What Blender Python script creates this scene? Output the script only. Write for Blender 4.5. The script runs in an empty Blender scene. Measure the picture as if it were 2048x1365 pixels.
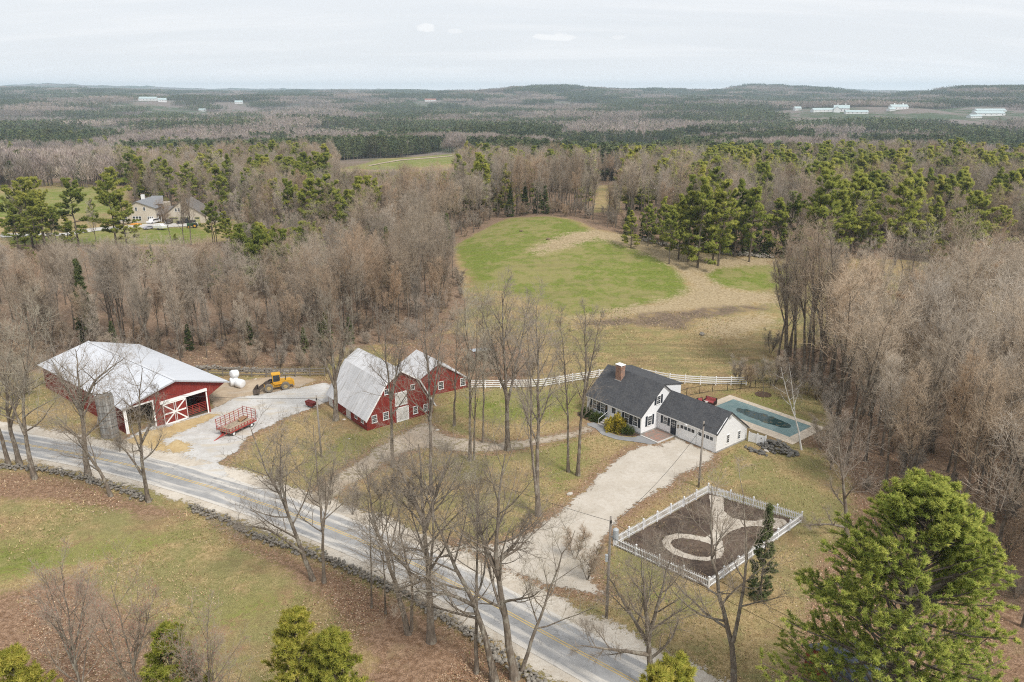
import bpy, math, random
import numpy as np
from mathutils import Vector
rng = np.random.default_rng(11)
random.seed(11)
SC = bpy.context.scene
COL = SC.collection
R = math.radians

# ------------------------------------------------------------------ camera
CAM_H, FPX, HOR = 42.0, 1550.0, 183.0          # metres above the yard, focal length and horizon row of the 2048 px frame
PITCH = math.atan((682.5 - HOR) / FPX)
cam = bpy.data.cameras.new('camera'); cam.sensor_width = 36.0; cam.lens = FPX / 2048 * 36
cam.clip_start = 0.5; cam.clip_end = 80000
cam_o = bpy.data.objects.new('camera', cam); COL.objects.link(cam_o)
cam_o.location = (0, 0, CAM_H); cam_o.rotation_euler = (math.pi / 2 - PITCH, 0, 0)
SC.camera = cam_o

# ------------------------------------------------------------------ sky
SUN_EL, SUN_AZ = R(50), R(140)                 # azimuth clockwise from +Y (the view direction)
world = bpy.data.worlds.new('World'); SC.world = world; world.use_nodes = True
wn, wl = world.node_tree.nodes, world.node_tree.links
wn.clear()
w_out = wn.new('ShaderNodeOutputWorld'); w_bg = wn.new('ShaderNodeBackground'); w_bg.inputs[1].default_value = 0.1
sky = wn.new('ShaderNodeTexSky'); sky.sky_type = 'NISHITA'; sky.sun_disc = False
sky.sun_elevation = SUN_EL; sky.sun_rotation = SUN_AZ; sky.dust_density = 2.0; sky.air_density = 1.0
def wmath(op, a, b=None, c=None):
    n = wn.new('ShaderNodeMath'); n.operation = op
    for i, s in enumerate((a, b, c)):
        if s is None: continue
        if isinstance(s, (int, float)): n.inputs[i].default_value = s
        else: wl.new(s, n.inputs[i])
    return n.outputs[0]
def wmix(fac, a, b):
    n = wn.new('ShaderNodeMix'); n.data_type = 'RGBA'
    for s, i in ((fac, 0), (a, 6), (b, 7)):
        if isinstance(s, (int, float)): n.inputs[i].default_value = s
        elif isinstance(s, tuple): n.inputs[i].default_value = s + (1,)
        else: wl.new(s, n.inputs[i])
    return n.outputs[2]
w_tc = wn.new('ShaderNodeTexCoord'); w_sep = wn.new('ShaderNodeSeparateXYZ'); wl.new(w_tc.outputs['Generated'], w_sep.inputs[0])
zc = wmath('ADD', wmath('MAXIMUM', w_sep.outputs[2], 0.0), 0.16)
w_cmb = wn.new('ShaderNodeCombineXYZ')
wl.new(wmath('DIVIDE', w_sep.outputs[0], zc), w_cmb.inputs[0]); wl.new(wmath('DIVIDE', w_sep.outputs[1], zc), w_cmb.inputs[1])
def wnoise(scale_xyz, loc, detail, lo, hi):
    m = wn.new('ShaderNodeMapping'); m.inputs['Scale'].default_value = scale_xyz; m.inputs['Location'].default_value = loc
    m.inputs['Rotation'].default_value = (0, 0, 0.12)
    wl.new(w_cmb.outputs[0], m.inputs[0])
    n = wn.new('ShaderNodeTexNoise'); n.inputs['Scale'].default_value = 1.0; n.inputs['Detail'].default_value = detail
    n.inputs['Roughness'].default_value = 0.6; n.inputs['Distortion'].default_value = 0.4
    wl.new(m.outputs[0], n.inputs['Vector'])
    r = wn.new('ShaderNodeMapRange'); r.inputs[1].default_value = lo; r.inputs[2].default_value = hi; r.interpolation_type = 'SMOOTHSTEP'
    wl.new(n.outputs[0], r.inputs[0]); return r.outputs[0]
cirrus = wnoise((0.55, 2.3, 1), (2.1, 0.4, 0), 7, 0.42, 0.72)       # thin streaks across the whole sky
veil = wnoise((0.3, 0.7, 1), (5.0, 1.7, 0), 4, 0.30, 0.75)           # broad brighter and duller patches
base_sky = wmix(0.90, sky.outputs[0], (6.55, 6.75, 7.05))              # high overcast in front of the blue
s1 = wmix(wmath('MULTIPLY', veil, 0.55), base_sky, (6.8, 6.95, 7.15))
s2 = wmix(wmath('MULTIPLY', cirrus, 0.62), s1, (7.45, 7.5, 7.6))
# a few small fair-weather puffs low over the hills
w_map = wn.new('ShaderNodeMapping'); w_map.inputs['Scale'].default_value = (55, 55, 170); wl.new(w_tc.outputs['Generated'], w_map.inputs[0])
w_pn = wn.new('ShaderNodeTexNoise'); w_pn.inputs['Scale'].default_value = 1.0; w_pn.inputs['Detail'].default_value = 5; wl.new(w_map.outputs[0], w_pn.inputs['Vector'])
s3 = s2
def puff(u, v, wu, wv, s):
    global s3
    ax = math.atan((u - 1024) / FPX * math.cos(0.0)); el = math.atan((HOR - v) / FPX)
    d = Vector((math.sin(ax) * math.cos(el), math.cos(ax) * math.cos(el), math.sin(el)))
    dx = wmath('DIVIDE', wmath('SUBTRACT', w_sep.outputs[0], d.x), wu / FPX)
    dz = wmath('DIVIDE', wmath('SUBTRACT', w_sep.outputs[2], d.z), wv / FPX)
    q = wmath('ADD', wmath('MULTIPLY', dx, dx), wmath('MULTIPLY', dz, dz))
    q = wmath('ADD', q, wmath('MULTIPLY', wmath('SUBTRACT', w_pn.outputs[0], 0.5), 4.2))
    r = wn.new('ShaderNodeMapRange'); r.inputs[1].default_value = 1.15; r.inputs[2].default_value = 0.35
    r.interpolation_type = 'SMOOTHSTEP'; wl.new(q, r.inputs[0])
    f = wmath('MULTIPLY', wmath('MULTIPLY', r.outputs[0], s), wmath('GREATER_THAN', w_sep.outputs[1], 0.0))
    s3 = wmix(f, s3, (7.9, 7.9, 7.9))
puff(862, 72, 19, 7, 0.6); puff(1105, 87, 38, 7, 0.6); puff(918, 77, 14, 4, 0.35); puff(1225, 88, 14, 4, 0.3)
# the veil thickens, and brightens, towards the horizon all round
ring = wmath('POWER', wmath('SUBTRACT', 1.0, wmath('ABSOLUTE', w_sep.outputs[2])), 70.0)
s3 = wmix(wmath('MULTIPLY', ring, 0.85), s3, (11.6, 11.6, 11.6))
wl.new(s3, w_bg.inputs[0]); wl.new(w_bg.outputs[0], w_out.inputs[0])

# ------------------------------------------------------------------ sun through thin cloud
sun = bpy.data.lights.new('sun', 'SUN'); sun.energy = 2.4; sun.angle = R(14); sun.color = (1.0, 0.965, 0.91)
sun_o = bpy.data.objects.new('sun', sun); COL.objects.link(sun_o)
sd = Vector((math.sin(SUN_AZ) * math.cos(SUN_EL), math.cos(SUN_AZ) * math.cos(SUN_EL), math.sin(SUN_EL)))
sun_o.rotation_euler = sd.to_track_quat('Z', 'Y').to_euler()

SC.view_settings.view_transform = 'Standard'; SC.view_settings.look = 'None'
SC.view_settings.exposure = 0.44; SC.view_settings.gamma = 1.0; SC.view_settings.use_curve_mapping = False
SC.cycles.use_denoising = False; SC.cycles.adaptive_threshold = 0.006; SC.cycles.filter_width = 1.1
SC.cycles.max_bounces = 5; SC.cycles.diffuse_bounces = 3; SC.cycles.glossy_bounces = 2
SC.cycles.transparent_max_bounces = 12; SC.cycles.volume_bounces = 3
SC.cycles.caustics_reflective = False; SC.cycles.caustics_refractive = False

# ------------------------------------------------------------------ terrain heights and pixel <-> ground helpers
def smooth(a, b, x): t = np.clip((x - a) / (b - a), 0, 1); return t * t * (3 - 2 * t)
_ph = np.random.default_rng(3).uniform(0, 6.28, (40,)); _dr = np.random.default_rng(4).uniform(0, 6.28, (40,))
def wav(x, y, scale, k0, n=6):
    s = 0.0
    for k in range(n):
        a = _dr[k0 + k]; f = 6.283 / scale * (1 + 0.37 * k)
        s = s + np.sin((x * math.cos(a) + y * math.sin(a)) * f + _ph[k0 + k]) / (1 + 0.5 * k)
    return s / 2.2
def H(x, y):
    x = np.asarray(x, float); y = np.asarray(y, float); r = np.hypot(x, y); az = np.degrees(np.arctan2(x, y))
    h = 8.5 * np.exp(-((x - 22) / 48) ** 2 - ((y - 222) / 50) ** 2)                     # the hay field knoll
    h = h + 1.6 * np.exp(-((x - 75) / 26) ** 2 - ((y - 190) / 30) ** 2)
    h = h - 20 * smooth(280, 900, r) + 5 * smooth(280, 500, r) * wav(x, y, 420, 0)
    h = h + smooth(1300, 4300, r) * (50 + 9 * np.sin(az * 0.16 + 1.0) + 7 * np.sin(az * 0.41)) + smooth(900, 2000, r) * 15 * wav(x, y, 1700, 8)
    h = h + 24 * np.exp(-((az - 18) / 4.5) ** 2 - ((r - 4100) / 900) ** 2) + 22 * np.exp(-((az - 31) / 5) ** 2 - ((r - 3300) / 700) ** 2)
    h = h + 15 * np.exp(-((az - 25) / 8) ** 2 - ((r - 2050) / 420) ** 2)
    h = h - 0.88 * np.exp(-((x + 42.3) / 9) ** 2 - ((y - 100.6) / 9) ** 2)             # the yard dips towards the cattle barn
    far = smooth(5600, 9000, r)
    h = h + 0.62 * far * (14 + 85 * np.exp(-((az + 29.5) / 2.2) ** 2) + 52 * np.exp(-((az + 23) / 4) ** 2) + 34 * np.exp(-((az + 15) / 6) ** 2) + 42 * np.exp(-((az + 35) / 4) ** 2) + 26 * np.exp(-((az - 24) / 6) ** 2))
    return h
FWD = np.array([0, math.cos(PITCH), -math.sin(PITCH)]); UPV = np.array([0, math.sin(PITCH), math.cos(PITCH)])
def ray(u, v): return FWD + np.array([1, 0, 0]) * (u - 1024) / FPX + UPV * (682.5 - v) / FPX
def G(u, v):
    """where the line of sight through a point of the photograph meets the terrain"""
    d = ray(u, v); t0 = 20.0; t = t0
    while t < 20000:
        p = d * t
        if CAM_H + p[2] < H(p[0], p[1]): break
        t0 = t; t *= 1.02
    for _ in range(25):
        m = (t0 + t) / 2; p = d * m
        if CAM_H + p[2] < H(p[0], p[1]): t = m
        else: t0 = m
    p = d * t
    return (float(p[0]), float(p[1]), float(H(p[0], p[1])))
def AT(u, v, y):
    """the point seen at (u, v) in the upright plane at distance y"""
    d = ray(u, v); t = y / d[1]; return np.array([d[0] * t, y, CAM_H + d[2] * t])
def pix(p):
    d = np.asarray(p, float) - np.array([0, 0, CAM_H]); w = d @ FWD
    return 1024 + FPX * d[0] / w, 682.5 - FPX * (d @ UPV) / w
def GP(pts): return np.array([G(u, v)[:2] for u, v in pts])
def sdf(poly, x, y):
    """signed distance to a polygon, positive inside"""
    poly = np.asarray(poly, float); x = np.asarray(x, float); y = np.asarray(y, float)
    d = np.full(x.shape, 1e9); ins = np.zeros(x.shape, bool); n = len(poly)
    for i in range(n):
        ax, ay = poly[i]; bx, by = poly[(i + 1) % n]; ex, ey = bx - ax, by - ay
        t = np.clip(((x - ax) * ex + (y - ay) * ey) / (ex * ex + ey * ey + 1e-12), 0, 1)
        d = np.minimum(d, np.hypot(x - ax - t * ex, y - ay - t * ey))
        c = (ay > y) != (by > y)
        ins ^= c & (x < (bx - ax) * (y - ay) / (by - ay + 1e-12) + ax)
    return np.where(ins, d, -d)
def line_d(pl, x, y):
    d = np.full(np.shape(x), 1e9)
    for (ax, ay), (bx, by) in zip(pl[:-1], pl[1:]):
        ex, ey = bx - ax, by - ay
        t = np.clip(((x - ax) * ex + (y - ay) * ey) / (ex * ex + ey * ey + 1e-12), 0, 1)
        d = np.minimum(d, np.hypot(x - ax - t * ex, y - ay - t * ey))
    return d
# ------------------------------------------------------------------ node material helpers
class NT:
    def __init__(s, name):
        s.m = bpy.data.materials.new(name); s.m.use_nodes = True; s.t = s.m.node_tree; s.t.nodes.clear()
        s.out = s.t.nodes.new('ShaderNodeOutputMaterial')
    def n(s, typ, **kw):
        nd = s.t.nodes.new(typ)
        for k, v in kw.items(): setattr(nd, k, v)
        return nd
    def put(s, sock, v):
        if isinstance(v, (int, float)): sock.default_value = v
        elif isinstance(v, (tuple, list)): sock.default_value = tuple(v) + ((1,) if len(v) == 3 and len(sock.default_value) == 4 else ())
        else: s.t.links.new(v, sock)
    def math(s, op, a, b=0.0, c=None):
        nd = s.n('ShaderNodeMath', operation=op); s.put(nd.inputs[0], a); s.put(nd.inputs[1], b)
        if c is not None: s.put(nd.inputs[2], c)
        return nd.outputs[0]
    def coord(s, kind='Object', scale=(1, 1, 1), rot=(0, 0, 0)):
        tc = s.n('ShaderNodeTexCoord')
        if scale == (1, 1, 1) and rot == (0, 0, 0): return tc.outputs[kind]
        mp = s.n('ShaderNodeMapping'); mp.inputs['Scale'].default_value = scale; mp.inputs['Rotation'].default_value = rot
        s.t.links.new(tc.outputs[kind], mp.inputs[0]); return mp.outputs[0]
    def pos(s, scale=(1, 1, 1)):
        g = s.n('ShaderNodeNewGeometry'); mp = s.n('ShaderNodeMapping'); mp.inputs['Scale'].default_value = scale
        s.t.links.new(g.outputs['Position'], mp.inputs[0]); return mp.outputs[0]
    def noise(s, scale, detail=4, rough=0.55, vec=None, dist=0.0):
        nd = s.n('ShaderNodeTexNoise'); nd.inputs['Scale'].default_value = scale; nd.inputs['Detail'].default_value = detail
        nd.inputs['Roughness'].default_value = rough; nd.inputs['Distortion'].default_value = dist
        if vec is not None: s.t.links.new(vec, nd.inputs['Vector'])
        return nd.outputs[0]
    def ramp(s, v, lo, hi, a=0.0, b=1.0, smooth=True):
        nd = s.n('ShaderNodeMapRange'); s.put(nd.inputs[0], v); nd.inputs[1].default_value = lo; nd.inputs[2].default_value = hi
        nd.inputs[3].default_value = a; nd.inputs[4].default_value = b
        if smooth: nd.interpolation_type = 'SMOOTHSTEP'
        return nd.outputs[0]
    def mix(s, f, a, b, mode='MIX'):
        nd = s.n('ShaderNodeMix', data_type='RGBA', blend_type=mode)
        s.put(nd.inputs[0], f); s.put(nd.inputs[6], a); s.put(nd.inputs[7], b); return nd.outputs[2]
    def attr(s, name, out='Fac'):
        nd = s.n('ShaderNodeAttribute', attribute_name=name); return nd.outputs[out]
    def sep(s, c):
        nd = s.n('ShaderNodeSeparateColor'); s.t.links.new(c, nd.inputs[0]); return nd.outputs
    def rand(s): return s.n('ShaderNodeObjectInfo').outputs['Random']
    def bump(s, h, strength=0.5, dist=0.05):
        nd = s.n('ShaderNodeBump'); nd.inputs['Strength'].default_value = strength; nd.inputs['Distance'].default_value = dist
        s.t.links.new(h, nd.inputs['Height']); return nd.outputs[0]
    def pbr(s, col, rough=0.8, metal=0.0, nrm=None, spec=0.3):
        b = s.n('ShaderNodeBsdfPrincipled'); s.put(b.inputs['Base Color'], col); s.put(b.inputs['Roughness'], rough)
        s.put(b.inputs['Metallic'], metal); b.inputs['Specular IOR Level'].default_value = spec
        if nrm is not None: s.t.links.new(nrm, b.inputs['Normal'])
        return b.outputs[0]
    def done(s, sh): s.t.links.new(sh, s.out.inputs[0]); return s.m
def mul(c, k): return tuple(min(1, x * k) for x in c)
MATS = {}
def mat(name, col, rough=0.8, var=0.18, scale=3.0, metal=0.0, bump=0.0, spec=0.3, fine=40.0):
    """a plain worn surface: base colour with large and fine variation"""
    if name in MATS: return MATS[name]
    m = NT(name); v = m.coord('Object')
    a = m.noise(scale, 5, 0.6, v); b = m.noise(fine, 2, 0.5, v)
    f = m.math('ADD', m.math('MULTIPLY', a, 0.75), m.math('MULTIPLY', b, 0.25))
    c = m.mix(m.ramp(f, 0.3, 0.7), mul(col, 1 - var), mul(col, 1 + var))
    MATS[name] = m.done(m.pbr(c, rough, metal, m.bump(f, bump, 0.02) if bump else None, spec)); return MATS[name]

def m_ground():
    m = NT('ground'); p = m.pos()
    z = m.sep(m.attr('zone', 'Color')); green, leaf, woods = z[0], z[1], z[2]
    z2 = m.sep(m.attr('zone_b', 'Color')); straw, farw, soil = z2[0], z2[1], z2[2]
    n_big = m.noise(0.045, 4, 0.6, p, 0.3); n_mid = m.noise(0.33, 5, 0.62, p, 0.2); n_f = m.noise(2.2, 5, 0.68, p); n_ff = m.noise(9.0, 3, 0.7, p)
    jig = m.math('ADD', m.math('MULTIPLY', m.math('SUBTRACT', n_mid, 0.5), 0.9), m.math('MULTIPLY', m.math('SUBTRACT', n_f, 0.5), 0.9))
    def edge(w, lo=0.32, hi=0.68): return m.ramp(m.math('ADD', w, m.math('MULTIPLY', jig, m.math('MULTIPLY', m.math('MULTIPLY', w, m.math('SUBTRACT', 1.0, w)), 4.0))), lo, hi)
    dry = m.mix(m.ramp(n_f, 0.3, 0.7), (0.290, 0.205, 0.094), (0.485, 0.365, 0.190))
    dry = m.mix(m.ramp(n_ff, 0.40, 0.66, 0.0, 0.45), dry, (0.175, 0.125, 0.060))
    olive = m.mix(n_f, (0.160, 0.158, 0.054), (0.280, 0.262, 0.112))
    dry = m.mix(m.ramp(m.math('ADD', n_big, m.math('MULTIPLY', m.math('SUBTRACT', n_mid, 0.5), 0.9)), 0.38, 0.64, 0.0, 0.8), dry, olive)
    grs = m.mix(m.ramp(n_f, 0.3, 0.7), (0.112, 0.150, 0.022), (0.215, 0.240, 0.055))
    grs = m.mix(m.ramp(m.math('ADD', n_mid, m.math('MULTIPLY', m.math('SUBTRACT', n_big, 0.5), 0.8)), 0.38, 0.62, 0.0, 0.85), grs, (0.275, 0.240, 0.098))
    n_pt = m.noise(0.12, 5, 0.66, p, 0.5)
    dry = m.mix(m.ramp(n_pt, 0.50, 0.66, 0.0, 0.62), dry, (0.250, 0.160, 0.092))
    dry = m.mix(m.ramp(m.math('ADD', n_pt, m.math('MULTIPLY', m.math('SUBTRACT', n_f, 0.5), 0.6)), 0.42, 0.28, 0.0, 0.55), dry, (0.175, 0.185, 0.060))
    c = m.mix(edge(green), dry, grs)
    stw = m.mix(m.ramp(n_f, 0.3, 0.7), (0.275, 0.205, 0.115), (0.470, 0.375, 0.235))
    c = m.mix(edge(straw), c, stw)
    lf = m.mix(m.ramp(n_f, 0.32, 0.68), (0.190, 0.110, 0.062), (0.390, 0.255, 0.168))
    lf = m.mix(m.ramp(n_ff, 0.42, 0.68, 0.0, 0.75), lf, (0.140, 0.090, 0.060))
    lf = m.mix(m.ramp(n_mid, 0.52, 0.72, 0.0, 0.5), lf, (0.300, 0.235, 0.125))
    c = m.mix(edge(leaf), c, lf)
    wd = m.mix(m.ramp(n_f, 0.3, 0.7), (0.160, 0.105, 0.068), (0.330, 0.230, 0.160))
    wd = m.mix(m.ramp(n_mid, 0.55, 0.75, 0.0, 0.6), wd, (0.10, 0.10, 0.045))
    c = m.mix(edge(woods), c, wd)
    so = m.mix(m.ramp(n_f, 0.35, 0.65), (0.110, 0.082, 0.058), (0.240, 0.175, 0.125))
    c = m.mix(edge(soil), c, so)
    # far country beyond single trees: brown and evergreen woodland with a few clearings
    nf1 = m.noise(0.004, 5, 0.62, p, 0.6); nf2 = m.noise(0.03, 4, 0.7, p); nf3 = m.noise(0.0011, 3, 0.5, p)
    fw = m.mix(m.ramp(m.math('ADD', nf1, m.math('MULTIPLY', m.math('SUBTRACT', nf2, 0.5), 0.5)), 0.42, 0.58), (0.200, 0.165, 0.145), (0.075, 0.098, 0.052))
    fw = m.mix(m.ramp(nf3, 0.63, 0.68, 0.0, 0.75), fw, (0.190, 0.170, 0.095))
    c = m.mix(farw, c, fw)
    st_ = m.noise(1.0, 5, 0.62, m.pos((0.05, 0.75, 0.2)), 0.35); mow = m.attr('zone_b', 'Alpha')      # mowing lines
    c = m.mix(m.math('MULTIPLY', m.ramp(st_, 0.46, 0.62, 0.0, 0.75), m.math('SUBTRACT', 1.0, mow)), c, (0.185, 0.150, 0.075))
    fine = m.noise(15.0, 2, 0.6, p); fc = m.n('ShaderNodeCombineColor'); fv = m.ramp(fine, 0.30, 0.70, 0.62, 1.32)
    for k_ in range(3): m.put(fc.inputs[k_], fv)
    c = m.mix(m.math('SUBTRACT', 1.0, farw), c, fc.outputs[0], 'MULTIPLY')
    h = m.math('ADD', m.math('MULTIPLY', n_f, 0.6), m.math('MULTIPLY', n_ff, 0.4))
    return m.done(m.pbr(c, 0.95, 0, m.bump(h, 0.9, 0.16), 0.1))

def m_sheet(name, cols, track=None, edge_w=0.55, bump=0.4, grass=0.0):
    """loose gravel, sand or dirt lying on the ground: ragged margin where it thins out into the grass"""
    m = NT(name); p = m.pos(); e = m.attr('edge')
    a = m.noise(0.28, 5, 0.62, p, 0.3); b = m.noise(2.0, 5, 0.66, p); f = m.noise(11.0, 3, 0.7, p)
    c = m.mix(m.ramp(a, 0.36, 0.64), cols[0], cols[1])
    c = m.mix(m.ramp(b, 0.42, 0.72, 0.0, 0.6), c, cols[2])
    c = m.mix(m.ramp(f, 0.55, 0.78, 0.0, 0.35), c, mul(cols[0], 0.55))
    if track:
        t = m.noise(0.5, 4, 0.6, m.pos(track)); c = m.mix(m.ramp(t, 0.50, 0.64, 0.0, 0.55), c, cols[3] if len(cols) > 3 else mul(cols[0], 0.8))
    if grass:
        g = m.math('ADD', a, m.math('MULTIPLY', m.math('SUBTRACT', b, 0.5), 0.9)); c = m.mix(m.ramp(g, 0.52, 0.68, 0, grass), c, (0.20, 0.165, 0.085))
    q = m.math('ADD', e, m.math('ADD', m.math('MULTIPLY', m.math('SUBTRACT', a, 0.5), edge_w * 2.4), m.math('MULTIPLY', m.math('SUBTRACT', b, 0.5), edge_w * 2.6)))
    q = m.math('ADD', q, m.math('MULTIPLY', m.math('SUBTRACT', f, 0.5), edge_w * 1.2))
    al = m.ramp(q, -0.02, edge_w * 0.35)
    sh = m.pbr(c, 0.93, 0, m.bump(m.math('ADD', b, m.math('MULTIPLY', f, 0.5)), bump, 0.05), 0.15)
    tr = m.n('ShaderNodeBsdfTransparent'); mx = m.n('ShaderNodeMixShader')
    m.put(mx.inputs[0], al); m.t.links.new(tr.outputs[0], mx.inputs[1]); m.t.links.new(sh, mx.inputs[2])
    return m.done(mx.outputs[0])

def m_asphalt():
    m = NT('asphalt'); p = m.pos(); ac = m.attr('across'); al = m.attr('along')
    cv = m.n('ShaderNodeCombineXYZ'); m.put(cv.inputs[0], m.math('MULTIPLY', al, 0.10)); m.put(cv.inputs[1], ac)
    streak = m.noise(1.5, 6, 0.62, cv.outputs[0], 0.2); a = m.noise(0.5, 5, 0.6, p); f = m.noise(14, 3, 0.7, p)
    c = m.mix(m.ramp(a, 0.3, 0.7), (0.275, 0.272, 0.268), (0.365, 0.360, 0.354))
    c = m.mix(m.ramp(f, 0.5, 0.8, 0, 0.3), c, (0.40, 0.385, 0.36))
    off = m.math('ABSOLUTE', m.math('SUBTRACT', m.math('ABSOLUTE', ac), 1.3))      # sand swept off the wheel paths
    sandy = m.math('ADD', m.math('MULTIPLY', m.ramp(m.math('ABSOLUTE', ac), 1.8, 2.6), 0.42), m.math('MULTIPLY', m.ramp(off, 0.55, 0.0), 0.13))
    s = m.ramp(m.math('ADD', streak, sandy), 0.50, 0.76)
    c = m.mix(m.math('MULTIPLY', s, 0.9), c, (0.600, 0.560, 0.500))
    crack = m.n('ShaderNodeTexVoronoi', feature='DISTANCE_TO_EDGE'); crack.inputs['Scale'].default_value = 0.16; cvd = m.n('ShaderNodeVectorMath', operation='ADD'); cns = m.n('ShaderNodeTexNoise'); cns.inputs['Scale'].default_value = 0.5; cns.inputs['Detail'].default_value = 4; m.t.links.new(p, cns.inputs['Vector']); csc = m.n('ShaderNodeVectorMath', operation='SCALE'); csc.inputs['Scale'].default_value = 5.0; m.t.links.new(cns.outputs['Color'], csc.inputs[0]); m.t.links.new(m.pos((1, 1, 0.1)), cvd.inputs[0]); m.t.links.new(csc.outputs[0], cvd.inputs[1]); m.t.links.new(cvd.outputs[0], crack.inputs['Vector'])
    c = m.mix(m.ramp(crack.outputs[0], 0.010, 0.003, 0, 0.35), c, (0.12, 0.118, 0.115))
    return m.done(m.pbr(c, 0.9, 0, m.bump(f, 0.3, 0.02), 0.2))

def m_boards(name, cols, step, axis=0, wear=None, groove=0.6, bumpd=0.02):
    """painted boards: every board its own tone, dark joint, faded patches"""
    m = NT(name); v = m.coord('Object'); sx = m.n('ShaderNodeSeparateXYZ'); m.t.links.new(v, sx.inputs[0])
    if axis == 2: t = sx.outputs[2]
    else: t = m.math('ADD', sx.outputs[0], m.math('MULTIPLY', sx.outputs[1], 1.0))
    q = m.math('DIVIDE', t, step); fl = m.math('FLOOR', q); fr = m.math('FRACT', q)
    wn_ = m.n('ShaderNodeTexWhiteNoise', noise_dimensions='1D'); m.put(wn_.inputs['W'], fl)
    a = m.noise(0.7, 5, 0.6, v); b = m.noise(6, 4, 0.6, m.coord('Object', (1, 1, 0.12) if axis != 2 else (0.12, 0.12, 1)))
    f = m.math('ADD', m.math('MULTIPLY', wn_.outputs[0], 0.4), m.math('MULTIPLY', m.math('ADD', a, b), 0.3))
    c = m.mix(f, cols[0], cols[1])
    if wear: c = m.mix(m.ramp(m.math('ADD', a, m.math('MULTIPLY', m.math('SUBTRACT', b, 0.5), 0.8)), 0.56, 0.72, 0, 0.6), c, wear)
    d = m.math('MINIMUM', fr, m.math('SUBTRACT', 1.0, fr)); g = m.ramp(d, 0.0, 0.07)
    c = m.mix(m.math('MULTIPLY', m.math('SUBTRACT', 1.0, g), groove), c, mul(cols[0], 0.35))
    hgt = m.math('ADD', g, m.math('MULTIPLY', fr, 0.7 if axis == 2 else 0.0))
    return m.done(m.pbr(c, 0.75, 0, m.bump(hgt, 0.6, bumpd), 0.25))

def m_shingle(name, c0, c1, c2):
    m = NT(name); v = m.coord('UV'); br = m.n('ShaderNodeTexBrick'); br.inputs['Scale'].default_value = 1.0
    br.inputs['Brick Width'].default_value = 0.32; br.inputs['Row Height'].default_value = 0.15; br.inputs['Mortar Size'].default_value = 0.012
    br.inputs['Color1'].default_value = c0 + (1,); br.inputs['Color2'].default_value = c1 + (1,); br.inputs['Mortar'].default_value = mul(c0, 0.5) + (1,)
    m.t.links.new(v, br.inputs['Vector'])
    a = m.noise(0.6, 5, 0.6, v); b = m.noise(9, 3, 0.7, v)
    c = m.mix(m.ramp(a, 0.4, 0.7, 0, 0.45), br.outputs[0], c2); c = m.mix(m.ramp(b, 0.45, 0.75, 0, 0.4), c, mul(c1, 1.5))
    return m.done(m.pbr(c, 0.9, 0, m.bump(br.outputs['Fac'], 0.4, -0.01), 0.2))

def m_metal_roof(name, c0, c1, stain, seam, amt):
    m = NT(name); v = m.coord('UV'); sx = m.n('ShaderNodeSeparateXYZ'); m.t.links.new(v, sx.inputs[0])
    fr = m.math('FRACT', m.math('DIVIDE', sx.outputs[0], seam)); d = m.math('MINIMUM', fr, m.math('SUBTRACT', 1.0, fr)); g = m.ramp(d, 0.0, 0.06)
    a = m.noise(0.35, 5, 0.6, v); st = m.noise(1.0, 5, 0.65, m.coord('UV', (3.0, 0.25, 1)))
    row = m.n('ShaderNodeTexWhiteNoise', noise_dimensions='2D'); cv = m.n('ShaderNodeCombineXYZ')
    m.put(cv.inputs[0], m.math('FLOOR', m.math('DIVIDE', sx.outputs[0], seam))); m.put(cv.inputs[1], m.math('FLOOR', m.math('DIVIDE', sx.outputs[1], 2.2)))
    m.t.links.new(cv.outputs[0], row.inputs['Vector'])
    c = m.mix(m.math('ADD', m.math('MULTIPLY', a, 0.6), m.math('MULTIPLY', row.outputs[0], 0.4)), c0, c1)
    c = m.mix(m.ramp(m.math('ADD', st, m.math('MULTIPLY', m.math('SUBTRACT', a, 0.5), 0.6)), 0.5, 0.72, 0, amt), c, stain)
    c = m.mix(m.math('MULTIPLY', m.math('SUBTRACT', 1.0, g), 0.35), c, mul(c0, 0.6))
    return m.done(m.pbr(c, 0.55, 0.0, m.bump(g, 0.5, -0.03), 0.35))

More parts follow.
